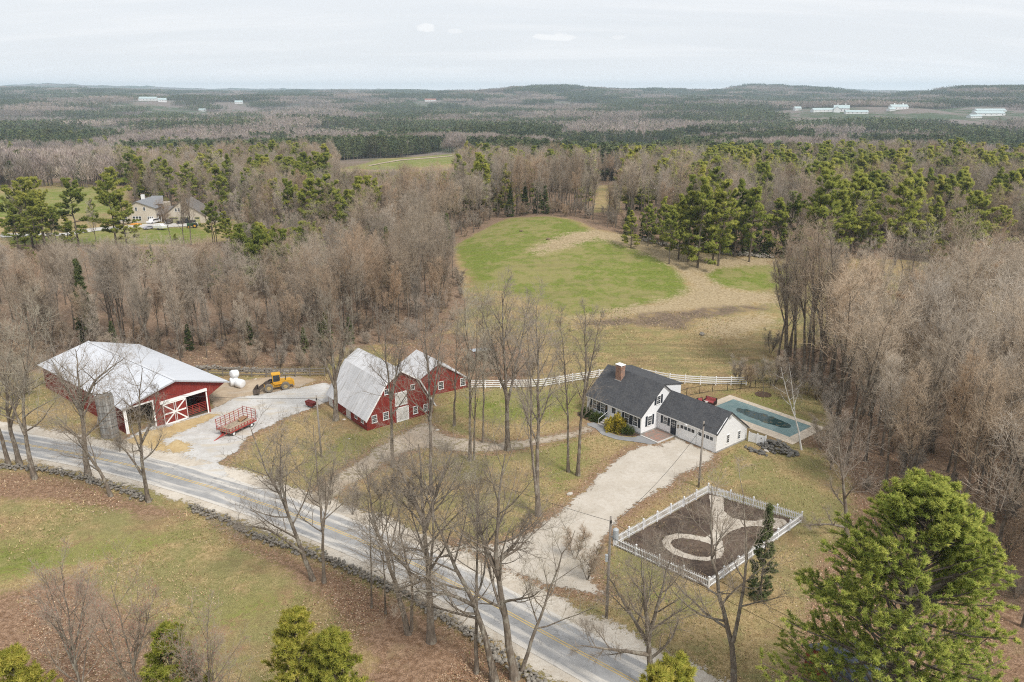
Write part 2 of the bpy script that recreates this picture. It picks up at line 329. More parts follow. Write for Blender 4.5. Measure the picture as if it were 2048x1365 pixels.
def m_bark(name, c0, c1, lich, lamt):
    m = NT(name); v = m.coord('Object'); a = m.noise(1.1, 4, 0.6, v); b = m.noise(5.0, 5, 0.7, m.coord('Object', (1, 1, 0.25)))
    c = m.mix(m.ramp(b, 0.32, 0.68), c0, c1); c = m.mix(m.ramp(m.math('ADD', a, m.math('MULTIPLY', m.math('SUBTRACT', b, 0.5), 0.7)), 0.48, 0.66, 0, lamt), c, lich)
    r = m.rand(); c = m.mix(m.math('MULTIPLY', r, 0.35), c, mul(c1, 1.25))
    return m.done(m.pbr(c, 0.9, 0, m.bump(b, 0.5, 0.03), 0.15))
def m_twig(name, c0, c1, c2):
    m = NT(name); r = m.rand(); c = m.mix(r, c0, c1)
    wn_ = m.n('ShaderNodeTexWhiteNoise', noise_dimensions='1D'); m.put(wn_.inputs['W'], m.math('MULTIPLY', r, 91.7))
    c = m.mix(m.ramp(wn_.outputs[0], 0.55, 1.0, 0, 0.8, False), c, c2)
    w2 = m.n('ShaderNodeTexWhiteNoise', noise_dimensions='1D'); m.put(w2.inputs['W'], m.math('MULTIPLY', r, 37.3)); hv_ = m.n('ShaderNodeHueSaturation'); m.put(hv_.inputs['Color'], c); m.put(hv_.inputs['Value'], m.ramp(w2.outputs[0], 0, 1, 0.72, 1.25, False)); m.put(hv_.inputs['Saturation'], m.ramp(wn_.outputs[0], 0, 1, 0.7, 1.25, False)); c = hv_.outputs[0]
    a = m.noise(0.5, 3, 0.6, m.coord('Object')); c = m.mix(m.ramp(a, 0.35, 0.7, 0, 0.4), c, mul(c1, 1.25))
    return m.done(m.pbr(c, 0.9, 0, None, 0.1))
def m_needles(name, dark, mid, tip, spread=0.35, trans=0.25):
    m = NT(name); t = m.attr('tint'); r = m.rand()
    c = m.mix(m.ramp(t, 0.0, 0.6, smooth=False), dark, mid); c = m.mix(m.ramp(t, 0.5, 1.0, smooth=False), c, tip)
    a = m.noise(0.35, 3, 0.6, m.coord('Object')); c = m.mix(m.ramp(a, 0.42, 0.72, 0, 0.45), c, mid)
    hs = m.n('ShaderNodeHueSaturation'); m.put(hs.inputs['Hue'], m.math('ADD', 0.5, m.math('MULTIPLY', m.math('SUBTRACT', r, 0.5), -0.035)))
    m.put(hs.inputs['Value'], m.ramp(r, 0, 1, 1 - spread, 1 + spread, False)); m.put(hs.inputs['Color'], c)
    d = m.n('ShaderNodeBsdfDiffuse'); tr = m.n('ShaderNodeBsdfTranslucent'); mx = m.n('ShaderNodeMixShader'); mx.inputs[0].default_value = trans
    m.t.links.new(hs.outputs[0], d.inputs[0]); m.t.links.new(hs.outputs[0], tr.inputs[0]); m.t.links.new(d.outputs[0], mx.inputs[1]); m.t.links.new(tr.outputs[0], mx.inputs[2])
    return m.done(mx.outputs[0])
def m_attrcol(name, trans=0.0):
    m = NT(name); c = m.attr('tone', 'Color'); hs = m.n('ShaderNodeHueSaturation'); m.put(hs.inputs['Color'], c); m.put(hs.inputs['Value'], m.ramp(m.rand(), 0, 1, 0.75, 1.25, False))
    return m.done(m.pbr(hs.outputs[0], 0.95, 0, None, 0.1))
def m_glass(name='window_glass', col=(0.022, 0.027, 0.033)):
    m = NT(name); a = m.noise(0.8, 3, 0.5, m.pos()); c = m.mix(m.ramp(a, 0.4, 0.7), col, mul(col, 2.6))
    return m.done(m.pbr(c, 0.08, 0, None, 0.6))
def m_brick(name, c0, c1, mortar, bw, bh, coord='Object'):
    m = NT(name); v = m.coord(coord); br = m.n('ShaderNodeTexBrick'); br.inputs['Scale'].default_value = 1.0
    br.inputs['Brick Width'].default_value = bw; br.inputs['Row Height'].default_value = bh; br.inputs['Mortar Size'].default_value = bh * 0.14
    br.inputs['Color1'].default_value = c0 + (1,); br.inputs['Color2'].default_value = c1 + (1,); br.inputs['Mortar'].default_value = mortar + (1,)
    if coord == 'Object':
        sx = m.n('ShaderNodeSeparateXYZ'); m.t.links.new(v, sx.inputs[0]); cv = m.n('ShaderNodeCombineXYZ')
        m.put(cv.inputs[0], m.math('ADD', sx.outputs[0], sx.outputs[1])); m.put(cv.inputs[1], sx.outputs[2]); v = cv.outputs[0]
    m.t.links.new(v, br.inputs['Vector']); a = m.noise(2.0, 4, 0.6, m.coord('Object'))
    c = m.mix(m.ramp(a, 0.4, 0.7, 0, 0.6), br.outputs[0], mul(c1, 1.45)); return m.done(m.pbr(c, 0.9, 0, m.bump(br.outputs['Fac'], 0.5, -0.01), 0.15))
def m_cover():
    """faded teal winter cover, darker where rain water stands on it"""
    m = NT('pool_cover'); v = m.coord('Object'); a = m.noise(0.5, 5, 0.6, v, 0.5); b = m.noise(3, 4, 0.6, v)
    c = m.mix(m.ramp(a, 0.35, 0.65), (0.140, 0.225, 0.225), (0.225, 0.305, 0.295)); c = m.mix(m.ramp(b, 0.55, 0.8, 0, 0.4), c, (0.27, 0.33, 0.33))
    return m.done(m.pbr(c, 0.6, 0, m.bump(a, 0.3, 0.05), 0.3))

BARK = m_bark('bark_grey', (0.085, 0.067, 0.051), (0.225, 0.184, 0.145), (0.400, 0.385, 0.320), 0.5)
BARK2 = m_bark('bark_dark', (0.068, 0.053, 0.040), (0.180, 0.145, 0.112), (0.340, 0.325, 0.265), 0.42)
BIRCH = m_bark('bark_birch', (0.62, 0.60, 0.56), (0.78, 0.76, 0.72), (0.12, 0.11, 0.10), 0.35)
PBARK = m_bark('bark_pine', (0.060, 0.048, 0.038), (0.150, 0.118, 0.090), (0.20, 0.19, 0.155), 0.3)
TWIG = m_twig('twigs_grey_brown', (0.300, 0.245, 0.182), (0.420, 0.348, 0.266), (0.390, 0.285, 0.208))
TWIGLIT = m_twig('twigs_grey_brown_lit', (0.400, 0.330, 0.245), (0.520, 0.435, 0.335), (0.470, 0.360, 0.265))  # twig copy lightened: brighter light on the right wood painted into its colour
TWIGH = m_twig('twigs_roadside', (0.220, 0.178, 0.138), (0.300, 0.248, 0.195), (0.430, 0.405, 0.335))
TWIGR = m_twig('twigs_red_buds', (0.300, 0.235, 0.175), (0.350, 0.285, 0.215), (0.360, 0.260, 0.200))
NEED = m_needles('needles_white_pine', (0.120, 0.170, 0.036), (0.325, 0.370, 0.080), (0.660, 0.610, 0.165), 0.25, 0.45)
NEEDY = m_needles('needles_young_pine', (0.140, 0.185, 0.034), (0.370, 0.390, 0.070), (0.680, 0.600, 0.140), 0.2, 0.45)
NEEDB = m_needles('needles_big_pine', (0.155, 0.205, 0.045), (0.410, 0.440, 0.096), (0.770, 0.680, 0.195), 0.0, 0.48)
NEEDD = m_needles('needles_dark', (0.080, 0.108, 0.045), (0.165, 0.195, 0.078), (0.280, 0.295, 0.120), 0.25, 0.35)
GLASS = m_glass()
WHITE = mat('white_paint', (0.84, 0.84, 0.84), 0.55, 0.04)
TRIM = mat('white_trim', (0.85, 0.845, 0.83), 0.5, 0.04)
CLAP = m_boards('white_clapboard', ((0.80, 0.805, 0.815), (0.86, 0.865, 0.87)), 0.14, 2, None, 0.22, 0.008)
SHING = m_shingle('slate_grey_shingles', (0.060, 0.062, 0.068), (0.092, 0.093, 0.098), (0.115, 0.114, 0.115))
RED = m_boards('barn_red_boards', ((0.180, 0.024, 0.019), (0.275, 0.040, 0.030)), 0.24, 0, (0.26, 0.095, 0.070), 0.6)
WROOF = m_metal_roof('white_metal_roof', (0.570, 0.590, 0.625), (0.640, 0.655, 0.685), (0.52, 0.53, 0.55), 0.9, 0.35)
GROOF = m_metal_roof('galvanised_roof', (0.450, 0.450, 0.455), (0.690, 0.685, 0.690), (0.330, 0.310, 0.285), 0.65, 0.95)
DARKT = mat('dark_blue_paint', (0.028, 0.034, 0.046), 0.5, 0.2)
CONC = mat('concrete', (0.36, 0.35, 0.33), 0.9, 0.2, 2.0, 0, 0.2)
STONE = mat('field_stone', (0.26, 0.245, 0.22), 0.9, 0.45, 2.2, 0, 0.5)
WOODG = m_boards('weathered_boards', ((0.16, 0.14, 0.12), (0.27, 0.24, 0.21)), 0.15, 0, None, 0.5)
POLEW = m_bark('pole_wood', (0.20, 0.17, 0.14), (0.32, 0.285, 0.25), (0.36, 0.34, 0.31), 0.3)
BLACK = mat('black_metal', (0.018, 0.018, 0.020), 0.5, 0.2)
RUBBER = mat('tyre_rubber', (0.030, 0.029, 0.028), 0.85, 0.3)
YEL = mat('machine_yellow', (0.62, 0.33, 0.035), 0.5, 0.16, 2.0)
REDP = mat('implement_red', (0.36, 0.050, 0.040), 0.55, 0.25)
STEEL = mat('worn_steel', (0.11, 0.085, 0.07), 0.6, 0.4, 2.5, 0.3)

# ------------------------------------------------------------------ mesh helpers
def np_mesh(name, V, polys, mats, midx=None, attrs=None, uv=None, smooth=False, nrm_=None):
    """V (n,3); polys list of int arrays (m,k); mats list; midx list of material index per poly block"""
    me = bpy.data.meshes.new(name); V = np.ascontiguousarray(V, np.float32)
    me.vertices.add(len(V)); me.vertices.foreach_set('co', V.ravel())
    loops = np.concatenate([p.ravel() for p in polys]).astype(np.int32)
    sizes = np.concatenate([np.full(len(p), p.shape[1], np.int32) for p in polys])
    start = np.concatenate([[0], np.cumsum(sizes)[:-1]]).astype(np.int32)
    me.loops.add(len(loops)); me.loops.foreach_set('vertex_index', loops)
    me.polygons.add(len(sizes)); me.polygons.foreach_set('loop_start', start); me.polygons.foreach_set('loop_total', sizes)
    for mm in (mats if isinstance(mats, (list, tuple)) else [mats]): me.materials.append(mm)
    if midx is not None:
        me.polygons.foreach_set('material_index', np.concatenate([np.full(len(p), i, np.int32) for p, i in zip(polys, midx)]))
    if smooth or nrm_ is not None: me.polygons.foreach_set('use_smooth', np.ones(len(sizes), bool))
    me.update(calc_edges=True)
    if nrm_ is not None: me.normals_split_custom_set_from_vertices(np.ascontiguousarray(nrm_, np.float32))
    for k, (typ, arr) in (attrs or {}).items():
        a = me.attributes.new(k, typ, 'POINT')
        a.data.foreach_set('color' if typ == 'FLOAT_COLOR' else ('vector' if typ == 'FLOAT_VECTOR' else 'value'), np.ascontiguousarray(arr, np.float32).ravel())
    if uv is not None:
        l = me.uv_layers.new(name='UVMap'); l.data.foreach_set('uv', np.ascontiguousarray(uv, np.float32)[loops].ravel())
    return me
def link(name, data, parent=None, loc=None, rz=None, **tags):
    o = bpy.data.objects.new(name, data); COL.objects.link(o)
    if parent is not None: o.parent = parent
    if loc is not None: o.location = loc
    if rz is not None: o.rotation_euler = (0, 0, rz)
    for k, v in tags.items():
        if v is not None: o[k] = v
    return o
def thing(name, label, category, loc=(0, 0, 0), rz=0.0, group=None):
    return link(name, None, None, loc, rz, label=label, category=category, group=group)
class MB:
    """collects simple solids into one mesh; optional UVs for roofs"""
    def __init__(s): s.v = []; s.f = []; s.uv = {}
    def add(s, vs, fs):
        b = len(s.v); s.v += [tuple(map(float, p)) for p in vs]; s.f += [tuple(i + b for i in f) for f in fs]; return s
    def box(s, x0, x1, y0, y1, z0, z1):
        return s.add([(x0, y0, z0), (x1, y0, z0), (x1, y1, z0), (x0, y1, z0), (x0, y0, z1), (x1, y0, z1), (x1, y1, z1), (x0, y1, z1)],
                     [(0, 3, 2, 1), (4, 5, 6, 7), (0, 1, 5, 4), (1, 2, 6, 5), (2, 3, 7, 6), (3, 0, 4, 7)])
    def bar(s, a, b, w, h=None):
        a, b = Vector(a), Vector(b); d = (b - a).normalized(); h = h or w
        up = Vector((0, 0, 1)) if abs(d.z) < 0.95 else Vector((0, 1, 0))
        x = d.cross(up).normalized() * w / 2; y = x.cross(d).normalized() * h / 2
        P = [p + sx * x + sy * y for p in (a, b) for sx, sy in ((-1, -1), (1, -1), (1, 1), (-1, 1))]
        return s.add(P, [(3, 2, 1, 0), (4, 5, 6, 7), (0, 1, 5, 4), (1, 2, 6, 5), (2, 3, 7, 6), (3, 0, 4, 7)])
    def tube(s, pts, rad, n=8):
        pts = [Vector(p) for p in pts]; rad = rad if hasattr(rad, '__len__') else [rad] * len(pts); b = []
        for i, p in enumerate(pts):
            d = (pts[min(i + 1, len(pts) - 1)] - pts[max(i - 1, 0)]).normalized()
            up = Vector((0, 0, 1)) if abs(d.z) < 0.9 else Vector((1, 0, 0)); x = d.cross(up).normalized(); y = x.cross(d)
            b += [p + (x * math.cos(6.2832 * k / n) + y * math.sin(6.2832 * k / n)) * rad[i] for k in range(n)]
        m = len(pts); fs = [(i * n + k, i * n + (k + 1) % n, (i + 1) * n + (k + 1) % n, (i + 1) * n + k) for i in range(m - 1) for k in range(n)]
        return s.add(b, fs + [tuple(range(n))[::-1], tuple((m - 1) * n + k for k in range(n))])
    def prism(s, prof, axis, a, b):
        """profile of 2-D points pushed along 'x' (profile in y,z) or 'y' (profile in x,z)"""
        n = len(prof); f = (lambda p, t: (t, p[0], p[1])) if axis == 'x' else ((lambda p, t: (p[0], t, p[1])) if axis == 'y' else (lambda p, t: (p[0], p[1], t)))
        return s.add([f(p, a) for p in prof] + [f(p, b) for p in prof], [tuple(range(n)), tuple(range(2 * n - 1, n - 1, -1))] + [(i, i + n, (i + 1) % n + n, (i + 1) % n) for i in range(n)])
    def slab(s, p0, p1, p2, p3, t):
        """thick roof plane: p0-p1 along the eave, p3-p2 along the ridge; UV in metres"""
        P = [Vector(p) for p in (p0, p1, p2, p3)]; nn = (P[1] - P[0]).cross(P[3] - P[0]).normalized()
        if nn.z < 0: nn = -nn
        e = (P[1] - P[0]).normalized(); g = (P[3] - P[0]); g = (g - e * g.dot(e)).normalized(); b = len(s.v)
        s.add(P + [p - nn * t for p in P], [(0, 1, 2, 3), (7, 6, 5, 4), (0, 4, 5, 1), (1, 5, 6, 2), (2, 6, 7, 3), (3, 7, 4, 0)])
        for k, p in enumerate(P): s.uv[b + k] = s.uv[b + k + 4] = ((p - P[0]).dot(e), (p - P[0]).dot(g))
        return s
    def mesh(s, name, m, smooth=False):
        me = bpy.data.meshes.new(name); me.from_pydata(s.v, [], s.f); me.materials.append(m)
        import bmesh as _b
        bm = _b.new(); bm.from_mesh(me); _b.ops.recalc_face_normals(bm, faces=bm.faces); bm.to_mesh(me); bm.free()
        if smooth: me.polygons.foreach_set('use_smooth', [True] * len(me.polygons))
        if s.uv:
            l = me.uv_layers.new(name='UVMap')
            for lp in me.loops: l.data[lp.index].uv = s.uv.get(lp.vertex_index, (0, 0))
        return me
    def obj(s, name, m, parent=None, loc=None, rz=None, smooth=False, **tags): return link(name, s.mesh(name, m, smooth), parent, loc, rz, **tags)
def copy_tree(o, parent=None, **tags):
    c = o.copy(); COL.objects.link(c); c.parent = parent
    for k, v in tags.items(): c[k] = v
    for ch in list(o.children): copy_tree(ch, c)
    return c
# ------------------------------------------------------------------ tree growing
def nrm(v): return v / (np.linalg.norm(v, axis=-1, keepdims=True) + 1e-9)
def frame(d):
    ref = np.where(np.abs(d[:, 2:3]) < 0.9, np.array([[0, 0, 1.0]]), np.array([[1.0, 0, 0]]))
    a = nrm(np.cross(d, ref)); return a, np.cross(d, a)
def grow(g, P, D, L, Rr, K, up, wob, taper):
    pts = [P]; d = D
    for k in range(K):
        d = nrm(d + np.array([0, 0, up]) + g.normal(0, wob, P.shape)); pts.append(pts[-1] + d * (L / K)[:, None])
    return np.stack(pts, 1), Rr[:, None] * np.linspace(1, taper, K + 1)[None]
def spawn(g, pts, rad, n, t0, t1, a0, a1):
    N, K = pts.shape[0], pts.shape[1] - 1
    t = t0 + (t1 - t0) * (np.arange(n)[None] + g.uniform(0, 1, (N, n))) / n
    q = np.clip(t * K, 0, K - 1e-4); i = q.astype(int); f = (q - i)[..., None]; r = np.arange(N)[:, None]
    P = pts[r, i] * (1 - f) + pts[r, i + 1] * f; D = nrm(pts[r, i + 1] - pts[r, i]); Rl = rad[r, i] * (1 - f[..., 0]) + rad[r, i + 1] * f[..., 0]
    P, D, Rl, t = P.reshape(-1, 3), D.reshape(-1, 3), Rl.ravel(), t.ravel()
    e1, e2 = frame(D); az = (np.arange(n)[None] * 2.4 + g.uniform(0, 6.28, (N, 1)) + g.normal(0, 0.5, (N, n))).ravel()[:, None]
    an = np.radians(g.uniform(a0, a1, len(P)))[:, None]
    return P, nrm(D * np.cos(an) + (e1 * np.cos(az) + e2 * np.sin(az)) * np.sin(an)), Rl, t, np.repeat(np.arange(N), n)
class TM:
    """gathers tubes and slivers into one vertex array"""
    def __init__(s): s.V = []; s.Q = []; s.T = []; s.tint = []; s.n = 0
    def tubes(s, pts, rad, m):
        N, K1 = pts.shape[:2]; d = nrm(pts[:, -1] - pts[:, 0]); e1, e2 = frame(d); a = np.arange(m) * 6.2832 / m
        ring = e1[:, None, None] * np.cos(a)[None, None, :, None] + e2[:, None, None] * np.sin(a)[None, None, :, None]
        V = pts[:, :, None] + rad[:, :, None, None] * ring
        idx = s.n + np.arange(N * K1 * m).reshape(N, K1, m); nx = np.roll(idx, -1, 2)
        s.Q.append(np.stack([idx[:, :-1], nx[:, :-1], nx[:, 1:], idx[:, 1:]], -1).reshape(-1, 4)); s.V.append(V.reshape(-1, 3)); s.n += N * K1 * m
    def slivers(s, g, P, D, L, w, tint=None, face=None):
        e1, e2 = frame(D); a = g.uniform(0, 6.28, (len(P), 1)); e = (e1 * np.cos(a) + e2 * np.sin(a)) * np.asarray(w).reshape(-1, 1)
        if face is not None: e = np.where((np.cross(e, D) * face).sum(1, keepdims=True) < 0, -e, e)      # upper side up
        V = np.stack([P - e, P + e, P + D * np.asarray(L).reshape(-1, 1)], 1); s.T.append(s.n + np.arange(len(P) * 3).reshape(-1, 3)); s.V.append(V.reshape(-1, 3)); s.n += len(P) * 3
        if tint is not None: s.tint.append(tint)
    nrm = None
    def mesh(s, name, mats, attrs=None, smooth=False):
        polys = [np.concatenate(x) for x in (s.Q, s.T) if x]
        return np_mesh(name, np.concatenate(s.V), polys, mats, None, attrs, None, smooth, s.nrm)
def resample(pl, K):
    pl = np.asarray(pl, float); s = np.concatenate([[0], np.cumsum(np.linalg.norm(np.diff(pl, axis=0), axis=1))]); q = np.linspace(0, s[-1], K + 1)
    # smooth the corners a little
    out = np.stack([np.interp(q, s, pl[:, k]) for k in range(3)], 1); out[1:-1] = 0.25 * out[:-2] + 0.5 * out[1:-1] + 0.25 * out[2:]; return out, s[-1]
def bare_tree(seed, trunks, r0, nl=13, n2=9, n3=8, n4=6, t0=0.35, limb=0.34, a0=32, a1=58, up=0.10, tw=0.013, top=0.12, l2=0.50, l3=0.48, l4=0.62, flare=1.5, wob=0.08, lmin=0.0):
    """trunks: polylines from the base up; returns (trunk TM, crown TM)"""
    g = np.random.default_rng(seed); A, B = TM(), TM(); LP, LD, LR, LL = [], [], [], []
    for k, tr in enumerate(trunks):
        pl, Lt = resample(tr[0], 12); pl[1:] += g.normal(0, 0.004 * Lt, (12, 3)) * np.linspace(0.3, 1, 12)[:, None]
        rb = r0 * tr[1]; tt = np.linspace(0, 1, 13); rad = rb * (1 - (1 - top) * tt ** 0.9)
        if tr[2]: rad = rad * (1 + (flare - 1) * np.exp(-tt * 22))
        A.tubes(pl[None], rad[None], 9)
        P, D, Rl, t, _ = spawn(g, pl[None], rad[None], max(3, int(nl * tr[3])), tr[4] if len(tr) > 4 else t0, 0.985, a0, a1)
        LP.append(P); LD.append(D); LR.append(np.clip(Rl * 0.58, 0.02, None)); LL.append(np.maximum(lmin, Lt * limb * (1 - 0.6 * t) / (1 - 0.6 * t0)) * g.uniform(0.65, 1.2, len(t)))
    P, D, Rl, L = map(np.concatenate, (LP, LD, LR, LL))
    pts, rad = grow(g, P, D, L, Rl, 6, up, wob, 0.22); A.tubes(pts, rad, 5)
    P, D, Rl, t, pi = spawn(g, pts, rad, n2, 0.18, 1.0, 25, 62); L2 = L[pi] * l2 * g.uniform(0.55, 1.25, len(t)) * (1.15 - 0.6 * t)
    p2, r2 = grow(g, P, D, L2, np.clip(Rl * 0.6, 0.012, None), 4, up * 1.1, wob * 1.3, 0.3); B.tubes(p2, r2, 3)
    P, D, Rl, t, pi = spawn(g, p2, r2, n3, 0.15, 1.0, 22, 60); L3 = np.maximum(0.25, L2[pi] * l3 * g.uniform(0.6, 1.3, len(t)))
    p3, r3 = grow(g, P, D, L3, np.clip(Rl * 0.55, tw * 0.75, tw * 1.5), 2, up, wob * 1.4, 0.4); B.tubes(p3, r3, 3)
    P, D, Rl, t, pi = spawn(g, p3, r3, n4, 0.1, 1.0, 18, 55); D = nrm(D + np.array([0, 0, up * 1.3])); L4 = np.maximum(0.22, L3[pi] * l4) * g.uniform(0.5, 1.4, len(t))
    B.slivers(g, P, D, L4, tw * 0.72)
    return A, B
def pine_tree(seed, Ht, base, Rmax, dz, nb, nsub, q, nn, nl, nw, prof=0.75, droop=0.0, jit=0.25, skip=0.1, tj=0.25, trunk_r=None, inner=0.36):
    g = np.random.default_rng(seed); A, B = TM(), TM()
    tz = np.linspace(0, Ht, 11); tp = np.stack([g.normal(0, 0.012 * Ht, 11) * (tz / Ht), g.normal(0, 0.012 * Ht, 11) * (tz / Ht), tz], 1)
    r = trunk_r or Ht * 0.013; A.tubes(tp[None], (r * (1 - 0.93 * (tz / Ht)))[None], 8)
    zb = base * Ht; z = []; zz = zb
    while zz < Ht * 0.985: z.append(zz); zz += dz * g.uniform(0.7, 1.3) * (1.1 - 0.5 * (zz - zb) / (Ht - zb))
    z = np.array(z); zz = np.repeat(z, nb) + g.normal(0, dz * 0.2, len(z) * nb); zz = np.clip(zz, zb * 0.9, Ht * 0.99); t = (zz - zb) / (Ht - zb)
    keep = g.uniform(0, 1, len(zz)) > skip; zz, t = zz[keep], t[keep]; n = len(zz)
    az = np.tile(np.arange(nb) * 6.2832 / nb, len(z))[keep] + g.uniform(0, 6.28, n); ax = np.stack([np.interp(zz, tz, tp[:, k]) for k in range(2)], 1)
    L = Rmax * np.clip((1 - t) ** prof * np.clip(0.62 + 1.6 * t, 0, 1), 0.10, 1) * g.uniform(1 - jit * 1.3, 1 + jit, n)
    el = np.radians(-8 - 25 * droop + t * (48 + 20 * droop) + g.normal(0, 7, n)); D = np.stack([np.cos(az) * np.cos(el), np.sin(az) * np.cos(el), np.sin(el)], 1)
    P = np.concatenate([ax, zz[:, None]], 1); pts, rad = grow(g, P, D, L, np.clip(0.02 * L, 0.015, 0.11), 5, 0.10 - 0.12 * droop, 0.07, 0.2); A.tubes(pts, rad, 4)
    SP, SD, _, st, si = spawn(g, pts, rad, nsub, inner, 1.0, 35, 62); SD = nrm(SD * np.array([1, 1, 0.45]) + np.array([0, 0, 0.10 - 0.12 * droop]))
    SL = np.maximum(0.22, L[si] * 0.42 * (1.2 - st) * g.uniform(0.6, 1.3, len(st))); sp, sr = grow(g, SP, SD, SL, np.full(len(SL), 0.012), 3, 0.10, 0.10, 0.5); A.tubes(sp, sr, 3)
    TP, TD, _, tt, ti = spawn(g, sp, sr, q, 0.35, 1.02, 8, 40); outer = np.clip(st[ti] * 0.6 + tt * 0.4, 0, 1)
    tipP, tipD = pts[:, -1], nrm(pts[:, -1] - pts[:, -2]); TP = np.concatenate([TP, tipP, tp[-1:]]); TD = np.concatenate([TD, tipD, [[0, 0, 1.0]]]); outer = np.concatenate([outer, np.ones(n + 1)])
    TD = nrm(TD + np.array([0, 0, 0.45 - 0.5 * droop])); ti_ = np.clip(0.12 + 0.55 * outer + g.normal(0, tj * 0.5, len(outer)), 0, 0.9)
    ND = nrm(np.repeat(TD, nn, 0) + g.normal(0, 0.62, (len(TD) * nn, 3))); NP = np.repeat(TP, nn, 0) + g.normal(0, nl * 0.18, ND.shape)
    TN = nrm(TD * np.array([0.8, 0.8, 0.4]) + np.array([0, 0, 0.75])); NN = nrm(np.repeat(TN, nn, 0) + 0.3 * ND); B.nrm = np.repeat(NN, 3, 0)
    tv = np.repeat(ti_, nn); B.slivers(g, NP, ND, nl * g.uniform(0.6, 1.25, len(NP)), nw * g.uniform(0.7, 1.3, len(NP)), np.stack([tv - 0.12, tv - 0.12, tv + 0.22], 1).ravel(), NN)
    return A, B
def finish(name, A, B, bark, leaf, needles=False):
    """-> (trunk mesh, crown mesh, joined mesh for the far wood)"""
    at = {'tint': ('FLOAT', np.concatenate(B.tint))} if needles else None
    tm, cm = A.mesh(name + '_trunk', bark, smooth=True), B.mesh(name + '_crown', leaf, at)
    return tm, cm
def joined(name, A, B, bark, leaf):
    V = np.concatenate(A.V + B.V); pa = [np.concatenate(x) for x in (A.Q, A.T) if x]; pb = [np.concatenate(x) + A.n for x in (B.Q, B.T) if x]
    at = {'tint': ('FLOAT', np.concatenate([np.zeros(A.n)] + B.tint))} if B.tint else None
    nn = None
    if B.nrm is not None:          # bark keeps its radial look, needles their tuft's
        nn = np.concatenate([nrm(np.concatenate(A.V) * np.array([1, 1, 0.02]) + 1e-4), B.nrm])
    return np_mesh(name, V, pa + pb, [bark, leaf], [0] * len(pa) + [1] * len(pb), at, None, False, nn)
def straight(g, Ht, lean=0.04, forks=1):
    ln = g.normal(0, lean * Ht, 2); base = np.array([[0, 0, -0.3], [ln[0] * 0.25, ln[1] * 0.25, Ht * 0.35], [ln[0] * 0.6, ln[1] * 0.6, Ht * 0.7], [ln[0], ln[1], Ht * 0.97]])
    tr = [(base, 1.0, True, 1.0)]
    for k in range(forks):
        a = g.uniform(0, 6.28); zf = g.uniform(0.32, 0.5); d = g.uniform(0.08, 0.15) * Ht; p0 = np.array([np.interp(zf, [0, 1], [0, ln[0] * 0.9]), np.interp(zf, [0, 1], [0, ln[1] * 0.9]), zf * Ht])
        tr.append((np.array([p0, p0 + [math.cos(a) * d * 0.45, math.sin(a) * d * 0.45, Ht * 0.16], [p0[0] + math.cos(a) * d, p0[1] + math.sin(a) * d, Ht * g.uniform(0.82, 0.93)]]), 0.62, False, 0.75, 0.12))
    return tr
# woodland bare trees, all modelled about 17 m tall
WOODS = []
for k in range(7):
    g_ = np.random.default_rng(100 + k); Ht = 17 * g_.uniform(0.95, 1.05)
    fk, t0_, lb_, a0_, a1_, up_, nl_, ln_ = ((1, 0.36, 0.30, 16, 36, 0.20, 13, 0.03), (2, 0.45, 0.34, 28, 55, 0.13, 11, 0.05), (0, 0.30, 0.22, 25, 50, 0.15, 15, 0.02), (3, 0.30, 0.30, 14, 32, 0.22, 10, 0.06), (1, 0.50, 0.38, 30, 62, 0.10, 11, 0.07), (2, 0.40, 0.27, 18, 40, 0.20, 12, 0.04), (1, 0.25, 0.26, 20, 44, 0.17, 14, 0.09))[k]
    WOODS.append(bare_tree(200 + k, straight(g_, Ht, ln_, fk), 0.17, nl=nl_, n2=8, n3=6, n4=6, t0=t0_, limb=lb_, a0=a0_, a1=a1_, up=up_, tw=0.0128, l2=0.55, l3=0.5, l4=0.95, wob=0.07))
WOODS_M = [(finish('bare_tree', A, B, BARK2, TWIG), joined('bare_tree_far', A, B, BARK2, TWIG)) for A, B in WOODS]
WOODSR_J = [joined('red_maple_far', A, B, BARK2, TWIGR) for A, B in WOODS[:2]]
# white pines of the middle distance, about 18 m
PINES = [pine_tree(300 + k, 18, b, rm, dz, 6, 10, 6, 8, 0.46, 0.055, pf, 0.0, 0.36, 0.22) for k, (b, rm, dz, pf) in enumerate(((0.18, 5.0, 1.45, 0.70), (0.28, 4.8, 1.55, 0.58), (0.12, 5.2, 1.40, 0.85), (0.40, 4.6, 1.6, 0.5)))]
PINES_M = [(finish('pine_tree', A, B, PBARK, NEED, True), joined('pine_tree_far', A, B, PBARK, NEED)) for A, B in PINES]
SPRUCE = [pine_tree(330 + k, 13, 0.06, 2.3, 0.62, 6, 7, 3, 5, 0.34, 0.06, 0.95, 0.55, 0.2, 0.05) for k in range(2)]
SPRUCE_M = [(finish('spruce_tree', A, B, PBARK, NEEDD, True), joined('spruce_tree_far', A, B, PBARK, NEEDD) if k else None) for k, (A, B) in enumerate(SPRUCE)]

